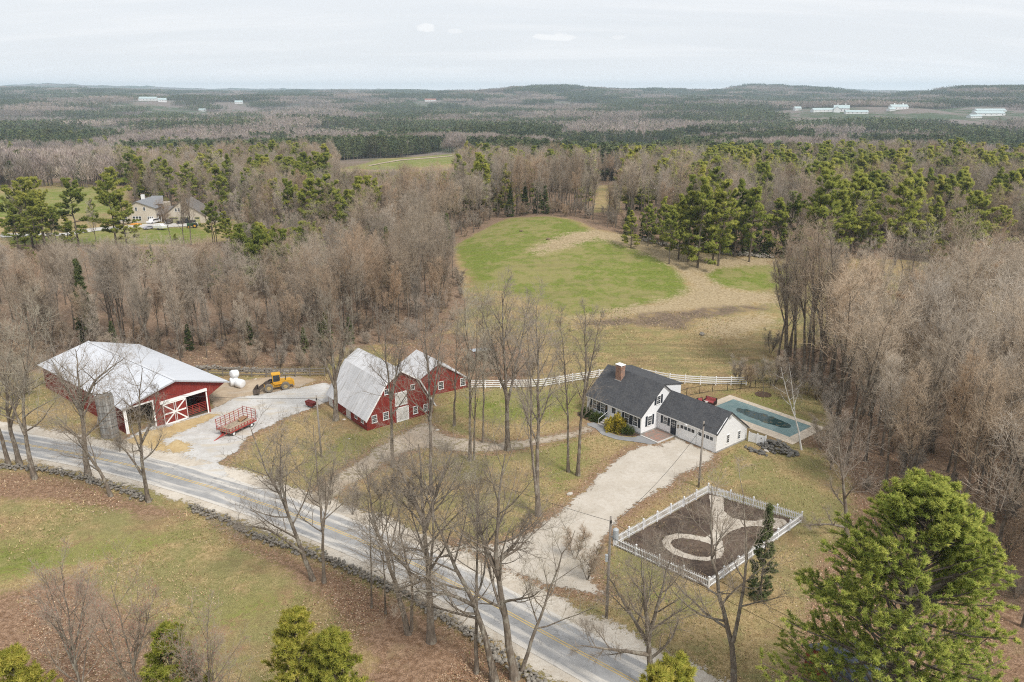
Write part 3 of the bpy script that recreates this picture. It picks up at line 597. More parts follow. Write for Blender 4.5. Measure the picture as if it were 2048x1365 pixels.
def far_patch(seed, size, n, kind, ht, ntri):
    """a square of distant woodland, every tree a trunk and a spray of twig or needle slivers"""
    g = np.random.default_rng(seed); T = TM(); tone = []
    side = int(math.ceil(n ** 0.5)); c = (np.stack(np.meshgrid(np.arange(side), np.arange(side)), -1).reshape(-1, 2)[:n] + g.uniform(0.05, 0.95, (n, 2))) / side * size - size / 2
    for x, y in c:
        k = kind if g.uniform() > 0.05 else ('bare' if kind == 'pine' else 'pine'); h = ht * g.uniform(0.7, 1.12) * (1.0 if k == 'bare' else 1.08)
        T.slivers(g, np.array([[x, y, 0.0]] * 2), np.array([[0, 0, 1.0]] * 2), [h * 0.8] * 2, [0.3, 0.26]); tone.append(np.tile((0.170, 0.142, 0.118), (6, 1)))
        if k == 'bare':
            r = h * g.uniform(0.17, 0.24); base = np.array((0.330, 0.275, 0.235)) * g.uniform(0.88, 1.14) * np.array([1, g.uniform(0.95, 1.03), g.uniform(0.92, 1.06)])
            zc = g.uniform(0.38, 0.86, ntri); a = g.uniform(0, 6.28, ntri); rr = r * np.sqrt(g.uniform(0, 1, ntri)) * np.clip(1.45 - zc, 0.3, 1)
            P = np.stack([x + rr * np.cos(a), y + rr * np.sin(a), zc * h], 1); D = nrm(np.stack([np.cos(a) * 0.45, np.sin(a) * 0.45, np.full(ntri, 1.0)], 1) + g.normal(0, 0.25, (ntri, 3)))
            T.slivers(g, P, D, h * g.uniform(0.10, 0.20, ntri), h * 0.010 * (120 / ntri) ** 0.5 * g.uniform(0.6, 1.3, ntri)); tone.append(np.repeat(base * g.uniform(0.88, 1.12, (ntri, 1)), 3, 0))
        else:
            r = h * g.uniform(0.17, 0.25); base = np.array((0.105, 0.122, 0.056)) * g.uniform(0.78, 1.28) * np.array([g.uniform(0.85, 1.15), 1, 1])
            t = g.uniform(0, 1, ntri) ** 1.1; z = (0.28 + 0.72 * t) * h; a = g.uniform(0, 6.28, ntri); rr = r * (1 - t) ** 0.7 * g.uniform(0.3, 1.1, ntri)
            P = np.stack([x + rr * np.cos(a), y + rr * np.sin(a), z], 1); D = nrm(np.stack([np.cos(a), np.sin(a), np.full(ntri, 0.35)], 1) + g.normal(0, 0.3, (ntri, 3)))
            T.slivers(g, P, D, h * g.uniform(0.07, 0.14, ntri), h * 0.030 * (90 / ntri) ** 0.5 * g.uniform(0.6, 1.3, ntri)); tone.append(np.repeat(base * g.uniform(0.85, 1.15, (ntri, 1)), 3, 0))
    cc = np.concatenate(tone); return T.mesh('woodland_patch', FARM_, {'tone': ('FLOAT_COLOR', np.concatenate([cc, np.ones((len(cc), 1))], 1))})
FARM_ = m_attrcol('distant_woodland')
PATCH_MID = [far_patch(400 + k, 40, 64, kd, 15.5, 170) for k, kd in enumerate(('bare', 'bare', 'pine', 'pine'))]
PATCH_FAR = [far_patch(420 + k, 90, 150, kd, 15, 34) for k, kd in enumerate(('bare', 'bare', 'pine', 'pine'))]
# ------------------------------------------------------------------ the land: zones of the ground sheet, road, yards
ROADPX = [(-260, 838), (-120, 860), (0, 880), (92, 897), (182, 914), (250, 927), (305, 941), (425, 972), (527, 1004), (700, 1069), (751, 1091), (864, 1144), (919, 1171), (1008, 1219), (1069, 1257), (1110, 1281), (1154, 1301), (1195, 1325)]
ROAD = GP(ROADPX); ROAD = np.concatenate([ROAD, ROAD[-1:] + (ROAD[-1] - ROAD[-4]) / np.linalg.norm(ROAD[-1] - ROAD[-4]) * np.array([[6.0], [14.0], [26.0], [45.0]])])
def smooth_line(pl, step):
    for _ in range(3):
        q = pl.copy(); q[1:-1] = 0.25 * pl[:-2] + 0.5 * pl[1:-1] + 0.25 * pl[2:]; pl = q
    s = np.concatenate([[0], np.cumsum(np.linalg.norm(np.diff(pl, axis=0), axis=1))]); t = np.arange(0, s[-1], step)
    return np.stack([np.interp(t, s, pl[:, 0]), np.interp(t, s, pl[:, 1])], 1), t
ROADC, ROADS = smooth_line(ROAD, 0.5)
P_YARD = GP([(248, 880), (300, 850), (430, 815), (470, 795), (520, 790), (600, 775), (650, 765), (668, 775), (672, 800), (655, 805), (610, 822), (560, 842), (500, 872), (478, 900), (440, 925), (455, 955), (520, 988), (470, 985), (400, 962), (320, 940), (255, 925), (228, 905)])
P_DIRT = GP([(402, 775), (440, 765), (520, 755), (600, 752), (640, 760), (600, 776), (520, 792), (470, 800), (430, 822), (420, 800)])
P_DRIVE = GP([(1290, 888), (1318, 892), (1354, 876), (1432, 906), (1420, 925), (1370, 948), (1330, 975), (1270, 1010), (1232, 1048), (1205, 1080), (1190, 1110), (1180, 1150), (1205, 1190), (1120, 1180), (1030, 1145), (950, 1105), (900, 1085), (960, 1098), (1030, 1080), (1090, 1045), (1140, 1005), (1180, 970), (1215, 935), (1252, 905)])
P_PATH = GP([(1190, 862), (1130, 880), (1060, 895), (985, 905), (920, 905), (870, 895), (815, 905), (765, 930), (720, 960), (680, 985), (645, 1010), (640, 1030), (600, 1020), (610, 1000), (650, 968), (700, 930), (755, 895), (800, 868), (850, 845), (900, 872), (985, 888), (1060, 880), (1130, 866), (1180, 850)])
P_FIELD = GP([(903, 492), (960, 462), (1015, 437), (1100, 433), (1140, 440), (1185, 462), (1270, 488), (1330, 520), (1372, 560), (1380, 590), (1300, 612), (1200, 628), (1140, 632), (1080, 600), (960, 575), (925, 530)])
P_FIELD2 = GP([(1405, 545), (1440, 533), (1540, 528), (1600, 535), (1600, 575), (1500, 582), (1430, 572)])
P_STRAW = [GP([(1060, 500), (1120, 470), (1185, 458), (1290, 478), (1350, 500), (1460, 512), (1560, 520), (1560, 532), (1440, 535), (1410, 552), (1450, 575), (1560, 590), (1600, 600), (1480, 615), (1300, 630), (1180, 645), (1120, 640), (1240, 615), (1340, 598), (1380, 575), (1350, 535), (1290, 510), (1200, 480), (1120, 500), (1070, 512)]),
           GP([(1400, 640), (1530, 625), (1560, 650), (1480, 675), (1380, 672)])]
P_BROOK = GP([(1150, 640), (1300, 625), (1420, 612), (1540, 608), (1540, 622), (1400, 640), (1380, 665), (1250, 655), (1150, 655)])
P_BACKLAWN = GP([(880, 800), (960, 782), (1100, 775), (1175, 760), (1180, 830), (1100, 850), (1000, 850), (900, 835)])
P_POOLLAWN = GP([(1340, 790), (1420, 780), (1500, 778), (1580, 790), (1620, 830), (1640, 860), (1560, 850), (1480, 800), (1400, 800)])
P_LEAF = [GP([(700, 700), (800, 690), (900, 665), (1060, 700), (1060, 770), (950, 775), (860, 750), (760, 700)]), GP([(-200, 940), (60, 945), (200, 975), (300, 1010), (380, 1030), (300, 1040), (180, 1010), (60, 1000), (-200, 1010)]),
          GP([(430, 1050), (560, 1100), (700, 1150), (850, 1225), (980, 1300), (1060, 1365), (1100, 1420), (640, 1420), (740, 1330), (700, 1260), (640, 1200), (560, 1140), (480, 1090)]),
          GP([(-200, 1240), (150, 1150), (300, 1250), (330, 1420), (-200, 1420)]),
          GP([(1560, 880), (1640, 900), (1700, 960), (1700, 1060), (1640, 1110), (1600, 1250), (1560, 1420), (2300, 1420), (2300, 860), (1640, 860)])]
P_LAWNFG = [GP([(-100, 1080), (60, 1075), (180, 1080), (300, 1060), (420, 1060), (300, 1110), (180, 1130), (60, 1160), (-100, 1180)]),
            GP([(500, 1180), (640, 1190), (560, 1230), (430, 1290), (400, 1240)]), GP([(1220, 1150), (1330, 1160), (1410, 1195), (1380, 1230), (1250, 1200)])]
P_WOODL1 = GP([(-700, 770), (-100, 748), (60, 735), (250, 730), (420, 732), (560, 728), (640, 735), (690, 700), (760, 690), (860, 680), (902, 640), (905, 600), (872, 494), (825, 470), (700, 560), (690, 598), (560, 640), (480, 660), (300, 672), (0, 672), (-700, 690)])
P_WOODR = GP([(1548, 700), (1560, 742), (1640, 778), (1668, 850), (1672, 905), (1710, 975), (1790, 1010), (1900, 1030), (1960, 1120), (2060, 1260), (2400, 1330), (2700, 1300), (2700, 720), (2048, 692), (1700, 688)])
C_HOUSE2 = GP([(-420, 500), (130, 486), (300, 492), (470, 480), (480, 452), (470, 432), (395, 424), (262, 420), (245, 372), (120, 366), (0, 368), (-420, 372)])
P_LAWN2 = GP([(0, 470), (130, 470), (230, 452), (400, 455), (440, 470), (400, 490), (200, 490), (0, 500)]); P_LAWN3 = GP([(-100, 415), (40, 380), (200, 375), (250, 400), (240, 425), (100, 430), (-100, 440)])
C_FIELD3 = GP([(672, 340), (760, 318), (908, 308), (915, 330), (860, 352), (700, 362)]); P_FIELD3 = GP([(692, 318), (760, 320), (800, 317), (907, 308), (910, 328), (850, 334), (760, 341), (692, 338)])
C_GAP = GP([(1185, 425), (1195, 372), (1235, 370), (1240, 425)])
C_ALL_OPEN = GP([(905, 494), (1015, 437), (1100, 433), (1150, 440), (1190, 458), (1290, 478), (1400, 500), (1540, 516), (1800, 520), (2048, 525), (2700, 530), (2700, 1500), (-700, 1500), (-700, 745), (0, 745), (600, 735), (690, 700), (900, 665), (935, 610)])
P_MOW = GP([(1120, 655), (1300, 662), (1420, 680), (1560, 665), (1560, 765), (1300, 752), (1180, 745), (1060, 775), (1000, 740)])
P_HLAWN = [GP([(1085, 870), (1170, 850), (1180, 900), (1165, 960), (1110, 990), (1080, 960)]), GP([(700, 860), (760, 870), (720, 900), (650, 930), (600, 940), (640, 890)]), GP([(1400, 905), (1500, 900), (1480, 935), (1400, 960)])]
def ground_zones(x, y):
    r = np.hypot(x, y); Z = np.zeros(x.shape + (4,)); B = np.zeros(x.shape + (4,)); Z[..., 3] = B[..., 3] = 1
    near = r < 1100
    def s(poly, w): out = np.zeros(x.shape); out[near] = smooth(-w, w, sdf(poly, x[near], y[near])); return out
    Z[..., 0] = np.maximum.reduce([s(P_FIELD, 6), s(P_FIELD2, 4), 0.75 * s(P_BACKLAWN, 6), 0.55 * s(P_POOLLAWN, 2.5), 0.8 * s(P_LAWN2, 6), s(P_LAWN3, 6), 1.0 * s(P_FIELD3, 4)] + [0.78 * s(p, 5.0) for p in P_LAWNFG] + [0.7 * s(p, 4.0) for p in P_HLAWN])
    Z[..., 1] = np.maximum.reduce([s(p, 3.0) for p in P_LEAF]) * 0.92
    for P_, w_ in ((P_DRIVE, 2.2), (P_PATH, 1.6), (P_YARD, 1.8)):                    # trodden, leaf-strewn margins of the drives
        d_ = np.zeros(x.shape); d_[near] = np.exp(-(sdf(P_, x[near], y[near]) / w_) ** 2); Z[..., 1] = np.maximum(Z[..., 1], 0.62 * d_)
    wd = np.maximum(s(P_WOODL1, 3), s(P_WOODR, 2.5)); out = np.zeros(x.shape); out[near] = smooth(-3, 3, -sdf(C_ALL_OPEN, x[near], y[near]))
    clear = np.maximum.reduce([s(C_HOUSE2, 5), s(C_FIELD3, 5), s(C_GAP, 3)]); wd = np.maximum(wd, out * (1 - clear) * (y > 100)); wd[~near] = 1; wd = wd * (1 - clear)
    Z[..., 2] = wd; B[..., 0] = np.maximum(0.9 * s(P_STRAW[0], 7.0), 0.85 * s(P_STRAW[1], 7)); B[..., 0] = np.maximum(B[..., 0], 0.25 * s(C_GAP, 4))
    B[..., 1] = smooth(420, 800, r) * (1 - clear); B[..., 3] = 1 - np.maximum(0.8 * s(P_MOW, 6), 0.35 * s(P_FIELD, 5)); B[..., 2] = 0.7 * s(P_BROOK, 4.0); return Z, B
# one sheet from under the camera to the horizon
az = np.radians(np.linspace(-72, 72, 341)); rr = np.concatenate([[6.0], np.geomspace(16, 10400, 430)])
gx = np.sin(az)[None] * rr[:, None]; gy = np.cos(az)[None] * rr[:, None]
gz = H(gx, gy) + np.where(rr[:, None] > 3600, np.random.default_rng(5).uniform(0, 1, gx.shape) * 11, 0)
flatz = smooth(3.0, 9.0, line_d(ROADC[::6], gx, gy)) * np.where(rr[:, None] < 200, 1, 0)
for P_ in (P_YARD, P_DIRT, P_DRIVE, P_PATH): flatz = flatz * smooth(1.0, 7.0, -sdf(P_, gx, gy))
flatz = flatz * smooth(2, 12, np.hypot(gx - 26, gy - 95) - 21) * smooth(2, 10, np.hypot(gx + 45, gy - 100) - 20) * smooth(2, 10, np.hypot(gx + 15, gy - 98) - 13) * smooth(2, 6, np.hypot(gx - 19.5, gy - 67) - 13)
gz = gz + flatz * 0.22 * wav(gx, gy, 17, 16) * smooth(200, 150, rr[:, None])
Zc, Zb = ground_zones(gx, gy)
nr, na = gx.shape; ii = np.arange(nr * na).reshape(nr, na)
gq = np.stack([ii[:-1, :-1], ii[:-1, 1:], ii[1:, 1:], ii[1:, :-1]], -1).reshape(-1, 4)[:, ::-1]
GROUND = m_ground()
link('ground', np_mesh('ground', np.stack([gx, gy, gz], -1).reshape(-1, 3), [gq], GROUND, None, {'zone': ('FLOAT_COLOR', Zc.reshape(-1, 4)), 'zone_b': ('FLOAT_COLOR', Zb.reshape(-1, 4))}, None, True), kind='structure')
def sheet(name, poly, z, m, step=0.5, over=0.9, hole=None, kind="structure", **tags):
    lo, hi = poly.min(0) - 1.5, poly.max(0) + 1.5; xs = np.arange(lo[0], hi[0], step); ys = np.arange(lo[1], hi[1], step); X, Y = np.meshgrid(xs, ys)
    S = sdf(poly, X, Y)
    if hole is not None: S = np.minimum(S, -sdf(hole, X, Y))
    keep = (np.maximum.reduce([S[:-1, :-1], S[1:, :-1], S[:-1, 1:], S[1:, 1:]]) > -over); i = np.arange(X.size).reshape(X.shape)
    q = np.stack([i[:-1, :-1], i[:-1, 1:], i[1:, 1:], i[1:, :-1]], -1)[keep]; used, inv = np.unique(q, return_inverse=True)
    V = np.stack([X.ravel(), Y.ravel(), H(X.ravel(), Y.ravel()) + z], 1)[used]
    return link(name, np_mesh(name, V, [inv.reshape(-1, 4)], m, None, {'edge': ('FLOAT', S.ravel()[used])}), kind=kind, **tags)
SAND = m_sheet('roadside_sand', ((0.50, 0.44, 0.36), (0.60, 0.545, 0.465), (0.40, 0.33, 0.25)), None, 1.3)
GRAV = m_sheet('pale_gravel', ((0.475, 0.455, 0.425), (0.575, 0.56, 0.535), (0.42, 0.39, 0.35), (0.51, 0.435, 0.325)), (0.5, 1.3, 1), 0.7)
DIRT = m_sheet('sandy_dirt', ((0.36, 0.275, 0.19), (0.47, 0.375, 0.27), (0.30, 0.225, 0.15), (0.44, 0.38, 0.31)), (0.4, 1.2, 1), 0.8)
DRIV = m_sheet('driveway_gravel', ((0.475, 0.425, 0.355), (0.55, 0.50, 0.43), (0.405, 0.345, 0.275), (0.49, 0.435, 0.36)), (1.0, 0.8, 1), 0.95)
PATHM = m_sheet('worn_path_dirt', ((0.37, 0.30, 0.225), (0.45, 0.385, 0.31), (0.31, 0.245, 0.165)), None, 1.2, 0.4, 0.8)
HAYM = m_sheet('spilled_hay', ((0.46, 0.33, 0.16), (0.56, 0.43, 0.24), (0.36, 0.25, 0.12)), None, 1.0)
TAN = np.gradient(ROADC, axis=0); TAN /= np.linalg.norm(TAN, axis=1, keepdims=True); NOR = np.stack([-TAN[:, 1], TAN[:, 0]], 1)      # NOR points to the far side
def ribbon(name, offs, z, m, attrs=True, parent=None, lo=0, hi=None, **tags):
    c, nn_, s = ROADC[lo:hi], NOR[lo:hi], ROADS[lo:hi]; offs = np.asarray(offs, float); k = len(offs)
    V = c[:, None] + nn_[:, None] * offs[None, :, None]; V = np.concatenate([V, np.full(V.shape[:2] + (1,), z)], -1); i = np.arange(len(c) * k).reshape(-1, k)
    q = np.stack([i[:-1, :-1], i[1:, :-1], i[1:, 1:], i[:-1, 1:]], -1).reshape(-1, 4)
    at = {'across': ('FLOAT', np.tile(offs, len(c))), 'along': ('FLOAT', np.repeat(s, k)), 'edge': ('FLOAT', np.tile(np.minimum(offs - offs[0], offs[-1] - offs) - 0.95, len(c)))}
    return link(name, np_mesh(name, V.reshape(-1, 3), [q], m, None, at), parent, **tags)
ribbon('road_shoulder', np.linspace(-4.7, 5.6, 25), 0.02, SAND, kind='structure')
sheet('dirt_yard', P_DIRT, 0.025, DIRT)
sheet('gravel_yard', P_YARD, 0.03, GRAV)
sheet('farm_path', P_PATH, 0.025, PATHM)
sheet('driveway', P_DRIVE, 0.035, DRIV)
sheet('hay_scatter', GP([(250, 880), (300, 862), (420, 828), (440, 830), (400, 850), (330, 880), (345, 905), (300, 915), (262, 905)]), 0.04, HAYM, kind='stuff', label='loose tan hay strewn outside the cattle barn doors', category='hay')
sheet('hay_scatter', GP([(325, 895), (350, 880), (385, 888), (380, 903), (340, 910)]), 0.045, HAYM, kind='stuff', label='small tan patch of spilled hay on the gravel yard', category='hay')
road = ribbon('road', np.linspace(-2.5, 2.5, 13), 0.045, m_asphalt(), kind='structure')
YPAINT = m_sheet('worn_yellow_paint', ((0.56, 0.40, 0.16), (0.58, 0.44, 0.20), (0.44, 0.38, 0.27)), None, 0.10)
for o_ in (-0.12, 0.12):
    ribbon('centre_line', [o_ - 0.06, o_ - 0.0, o_ + 0.06], 0.052, YPAINT, parent=road)
for o in bpy.data.objects:                                  # paint margins are a few centimetres, not half a metre
    if o.name.startswith('centre_line'):
        e = o.data.attributes['edge'].data; n = len(e); e.foreach_set('value', np.tile([0.01, 0.10, 0.01], n // 3).astype(np.float32))
# ------------------------------------------------------------------ buildings
def wall_pt(o, a, u, v):
    """(distance along the wall, height) where the sight line meets an upright wall through o running at angle a"""
    d = ray(u, v); n = np.array([-math.sin(a), math.cos(a)]); t = (np.array(o[:2]) @ n) / (d[:2] @ n); p = d * t
    return float((p[:2] - np.array(o[:2])) @ np.array([math.cos(a), math.sin(a)])), float(CAM_H + p[2])
def window(par, x, z, w, h, y=0.0, rz=0.0, at=None, frame=TRIM, nx=3, ny=2, shut=None, sash=True, glass=GLASS, proud=0.05):
    """sash window standing proud of a wall; local -y is outdoors"""
    loc = at if at is not None else (x, y, z); t = 0.075
    m = MB(); m.box(-w / 2, -w / 2 + t, -proud, 0.03, 0, h).box(w / 2 - t, w / 2, -proud, 0.03, 0, h).box(-w / 2 + t, w / 2 - t, -proud, 0.03, h - t, h).box(-w / 2 - 0.04, w / 2 + 0.04, -proud - 0.04, 0.03, -0.07, 0.02)
    o = m.obj('window', frame, par, loc, rz)
    g = MB(); g.box(-w / 2 + t, w / 2 - t, -0.018, 0.0, 0.02, h - t); g.obj('pane', glass, o)
    s = MB(); iw, ih = w - 2 * t, h - t - 0.02
    if sash: s.box(-iw / 2, iw / 2, -0.042, -0.019, 0.02 + ih / 2 - 0.03, 0.02 + ih / 2 + 0.03)
    for k in range(1, nx): s.box(-iw / 2 + iw * k / nx - 0.008, -iw / 2 + iw * k / nx + 0.008, -0.030, -0.019, 0.02, h - t)
    for k in range(1, ny * (2 if sash else 1)):
        if sash and k == ny: continue
        zz = 0.02 + ih * k / (ny * (2 if sash else 1)); s.box(-iw / 2, iw / 2, -0.032, -0.019, zz - 0.008, zz + 0.008)
    s.obj('sash_bars', frame, o)
    if shut:
        for sg in (-1, 1):
            q = MB(); c = sg * (w / 2 + 0.20); q.box(c - 0.17, c + 0.17, -0.045, 0.0, -0.02, h + 0.02)
            for k in range(9): q.box(c - 0.12, c + 0.12, -0.056, -0.046, 0.08 + k * (h - 0.1) / 9, 0.08 + k * (h - 0.1) / 9 + 0.07)
            sh = q.obj('shutter', shut, par, loc, rz)
    return o
def lantern(par, loc, rz=0):
    o = MB().box(-0.03, 0.03, -0.12, 0.0, 0.18, 0.22).box(-0.09, 0.09, -0.24, -0.06, 0.30, 0.34).box(-0.07, 0.07, -0.22, -0.08, -0.05, -0.01).box(-0.045, 0.045, -0.195, -0.105, 0.0, 0.29).obj('lantern', mat('brass_lantern', (0.20, 0.13, 0.05), 0.4, 0.2, 3, 0.6), par, loc, rz)
    return o
# ---- the white farmhouse with its attached garage
HO, HA = (10.33, 98.4), 2.255 - math.pi
house = thing('farmhouse', 'white clapboard house with slate grey roof, brick chimney and attached two-bay garage', 'house', (HO[0], HO[1], 0), HA)
HL, HW, HE, HR = 9.72, 7.98, 2.66, 5.9
MB().prism([(0.02, 0.3), (HW, 0.3), (HW, HE), (HW / 2, HR), (0.02, HE)], 'x', 0, HL).obj('wall', CLAP, house)
MB().box(-0.03, HL + 0.03, -0.02, HW + 0.03, -0.6, 0.299).obj('foundation', CONC, house)
t_ = 0.16; sl = (HR - HE) / (HW / 2)
MB().slab((-0.22, -0.32, HE - 0.32 * sl + t_), (HL + 0.22, -0.32, HE - 0.32 * sl + t_), (HL + 0.22, HW / 2, HR + t_), (-0.22, HW / 2, HR + t_), 0.13).obj('roof', SHING, house, label='front roof slope of slate grey shingles')
MB().slab((-0.22, HW + 0.3, HE - 0.3 * sl + t_), (HL + 0.22, HW + 0.3, HE - 0.3 * sl + t_), (HL + 0.22, HW / 2 + 0.01, HR + t_), (-0.22, HW / 2 + 0.01, HR + t_), 0.13).obj('roof', SHING, house)
MB().box(0.5, HL - 0.35, HW / 2 + 0.3, HW + 0.05, 3.0, 5.05).prism([(HW / 2 + 0.3, 5.05), (HW + 0.05, 5.05), (HW + 0.05, 5.06), (HW / 2 + 0.3, 5.72)], 'x', 0.5, HL - 0.35).obj('dormer', CLAP, house)
MB().slab((0.35, HW + 0.3, 5.12), (HL - 0.2, HW + 0.3, 5.12), (HL - 0.2, HW / 2 + 0.1, 6.0), (0.35, HW / 2 + 0.1, 6.0), 0.12).obj('dormer_roof', SHING, house)
MB().bar((HL + 0.06, -0.05, HE - 0.03), (HL + 0.06, HW / 2, HR + 0.0), 0.1, 0.22).bar((HL + 0.06, HW / 2, HR), (HL + 0.06, HW + 0.05, HE - 0.03), 0.1, 0.22).box(-0.03, HL + 0.03, -0.30, -0.02, HE - 0.26, HE - 0.10).box(HL + 0.004, HL + 0.03, -0.01, 0.13, 0.3, HE).box(-0.02, 0.12, -0.035, 0.015, 0.3, HE - 0.1).box(HL - 0.11, HL + 0.03, -0.035, 0.015, 0.3, HE - 0.1).obj('trim', TRIM, house)
ch = MB().box(2.5, 3.5, 2.65, 3.4, 3.9, 6.95).box(2.45, 3.55, 2.6, 3.45, 6.75, 6.9).obj('chimney', m_brick('chimney_brick', (0.20, 0.085, 0.055), (0.33, 0.175, 0.115), (0.36, 0.33, 0.29), 0.23, 0.085), house)
MB().box(2.42, 3.58, 2.57, 3.48, 7.08, 7.16).box(2.5, 2.6, 2.65, 2.75, 6.95, 7.08).box(3.4, 3.5, 2.65, 2.75, 6.95, 7.08).box(2.5, 2.6, 3.3, 3.4, 6.95, 7.08).box(3.4, 3.5, 3.3, 3.4, 6.95, 7.08).obj('chimney_cap', TRIM, ch)
MB().box(2.4, 3.6, 2.58, 2.645, 4.85, 4.98).obj('flashing', mat('lead_flashing', (0.42, 0.42, 0.41), 0.5, 0.1), ch)
for (u, v) in ((1189, 0), (1206, 0), (1254.7, 0), (1272.5, 0)):
    window(house, wall_pt(HO, HA, u, 815)[0], 0.98, 0.86, 1.36, 0.0, 0, shut=DARKT)
dx_ = wall_pt(HO, HA, 1228, 815)[0]
MB().box(dx_ - 0.62, dx_ - 0.5, -0.10, 0.02, 0.75, 2.46).box(dx_ + 0.5, dx_ + 0.62, -0.10, 0.02, 0.75, 2.46).box(dx_ - 0.7, dx_ + 0.7, -0.14, 0.02, 2.46, 2.6).obj('door_frame', TRIM, house)
d_ = MB().box(dx_ - 0.5, dx_ + 0.5, -0.035, 0.02, 0.75, 2.46).obj('door', WHITE, house); MB().box(dx_ - 0.33, dx_ + 0.33, -0.05, -0.036, 1.5, 2.28).obj('pane', GLASS, d_)
lantern(house, (dx_ - 1.25, 0, 1.75)); lantern(house, (dx_ + 1.0, 0, 1.75))
window(house, 0, 0, 0.86, 1.36, at=(HL, 1.62, 0.98), rz=math.pi / 2, shut=DARKT)
window(house, 0, 0, 0.80, 1.15, at=(HL, 3.15, 3.55), rz=math.pi / 2, shut=DARKT, nx=2)
# garage wing
GX, GY0, GY1, GE, GRy, GR, GB = 19.0, 3.17, 9.45, 2.6, 5.55, 4.72, 1.72
MB().prism([(GY0, 0.22), (GY1, 0.22), (GY1, GB), (GRy, GR), (GY0, GE)], 'x', HL + 0.005, GX).obj('garage_wall', CLAP, house)
MB().box(HL + 0.04, GX + 0.03, GY0 - 0.03, GY1 + 0.03, -0.6, 0.218).obj('garage_foundation', CONC, house)
s1_ = (GR - GE) / (GRy - GY0); s2_ = (GR - GB) / (GY1 - GRy)
MB().slab((HL + 0.04, GY0 - 0.28, GE - 0.28 * s1_ + t_), (GX + 0.2, GY0 - 0.28, GE - 0.28 * s1_ + t_), (GX + 0.2, GRy, GR + t_), (HL + 0.04, GRy, GR + t_), 0.13).obj('garage_roof', SHING, house)
MB().slab((HL + 0.04, GY1 + 0.25, GB - 0.25 * s2_ + t_), (GX + 0.2, GY1 + 0.25, GB - 0.25 * s2_ + t_), (GX + 0.2, GRy + 0.01, GR + t_), (HL + 0.04, GRy + 0.01, GR + t_), 0.13).obj('garage_roof', SHING, house)
MB().bar((GX + 0.06, GY0 - 0.05, GE), (GX + 0.06, GRy, GR + 0.02), 0.1, 0.2).bar((GX + 0.06, GRy, GR + 0.02), (GX + 0.06, GY1 + 0.05, GB), 0.1, 0.2).box(HL + 0.05, GX + 0.02, GY0 - 0.26, GY0 - 0.01, GE - 0.24, GE - 0.1).box(GX - 0.12, GX + 0.03, GY0 - 0.03, GY0 + 0.1, 0.22, GE - 0.1).obj('garage_trim', TRIM, house)
GO = (HO[0] + math.cos(HA) * 0 - math.sin(HA) * GY0, HO[1] + math.sin(HA) * 0 + math.cos(HA) * GY0)
gw = lambda u, v=850: wall_pt(GO, HA, u, v)[0]
window(house, gw(1331, 837), 1.15, 0.72, 1.0, GY0, 0, shut=DARKT)
gd_ = gw(1347, 858); d_ = MB().box(gd_ - 0.46, gd_ + 0.46, GY0 - 0.04, GY0 + 0.02, 0.2, 2.2).obj('door', DARKT, house); MB().box(gd_ - 0.33, gd_ + 0.33, GY0 - 0.052, GY0 - 0.041, 1.15, 2.08).obj('pane', GLASS, d_)
b_ = MB()
for k in range(1, 3): b_.box(gd_ - 0.33 + 0.22 * k - 0.015, gd_ - 0.33 + 0.22 * k + 0.015, GY0 - 0.065, GY0 - 0.053, 1.15, 2.08)
for k in range(1, 3): b_.box(gd_ - 0.33, gd_ + 0.33, GY0 - 0.067, GY0 - 0.054, 1.15 + 0.31 * k - 0.015, 1.15 + 0.31 * k + 0.015)
b_.obj('sash_bars', TRIM, d_)
MB().box(gd_ - 0.56, gd_ - 0.461, GY0 - 0.06, GY0 + 0.02, 0.2, 2.3).box(gd_ + 0.461, gd_ + 0.56, GY0 - 0.06, GY0 + 0.02, 0.2, 2.3).box(gd_ - 0.46, gd_ + 0.46, GY0 - 0.06, GY0 + 0.02, 2.201, 2.3).obj('door_frame', TRIM, house)
lantern(house, (gd_ + 0.8, GY0, 1.45))
for u in (1375, 1412.5):
    c = gw(u, 870); gdoor = MB().box(c - 1.33, c + 1.33, GY0 - 0.03, GY0 + 0.02, 0.08, 2.12).obj('garage_door', WHITE, house)
    pn = MB()
    for r_ in range(4): pn.box(c - 1.30, c + 1.30, GY0 - 0.042, GY0 - 0.031, 0.11 + r_ * 0.505, 0.57 + r_ * 0.505)
    pn.obj('door_panel', WHITE, gdoor)
    for k in range(4): MB().box(c - 1.12 + k * 0.57, c - 1.12 + k * 0.57 + 0.44, GY0 - 0.056, GY0 - 0.043, 1.50, 1.93).obj('pane', GLASS, gdoor)
    MB().box(c - 1.45, c - 1.331, GY0 - 0.05, GY0 + 0.02, 0.08, 2.24).box(c + 1.331, c + 1.45, GY0 - 0.05, GY0 + 0.02, 0.08, 2.24).box(c - 1.33, c + 1.33, GY0 - 0.05, GY0 + 0.02, 2.121, 2.24).obj('door_frame', TRIM, house)
for yy, zz in ((5.45, 0.75), (7.75, 0.62)): window(house, 0, 0, 0.62, 1.12, at=(GX, yy, zz), rz=math.pi / 2, nx=2)
MB().box(GX + 0.0, GX + 0.035, GRy - 0.22, GRy + 0.22, 3.9, 4.25).obj('gable_vent', mat('vent_grey', (0.45, 0.45, 0.45), 0.6), house)
lamp = MB().tube([(gw(1375.5, 850) + 0.0, GY0 - 0.25, 2.32), (gw(1375.5, 850), GY0 - 0.25, 2.40), (gw(1375.5, 850), GY0 - 0.25, 2.46)], [0.17, 0.13, 0.03], 10).obj('barn_light', TRIM, house)
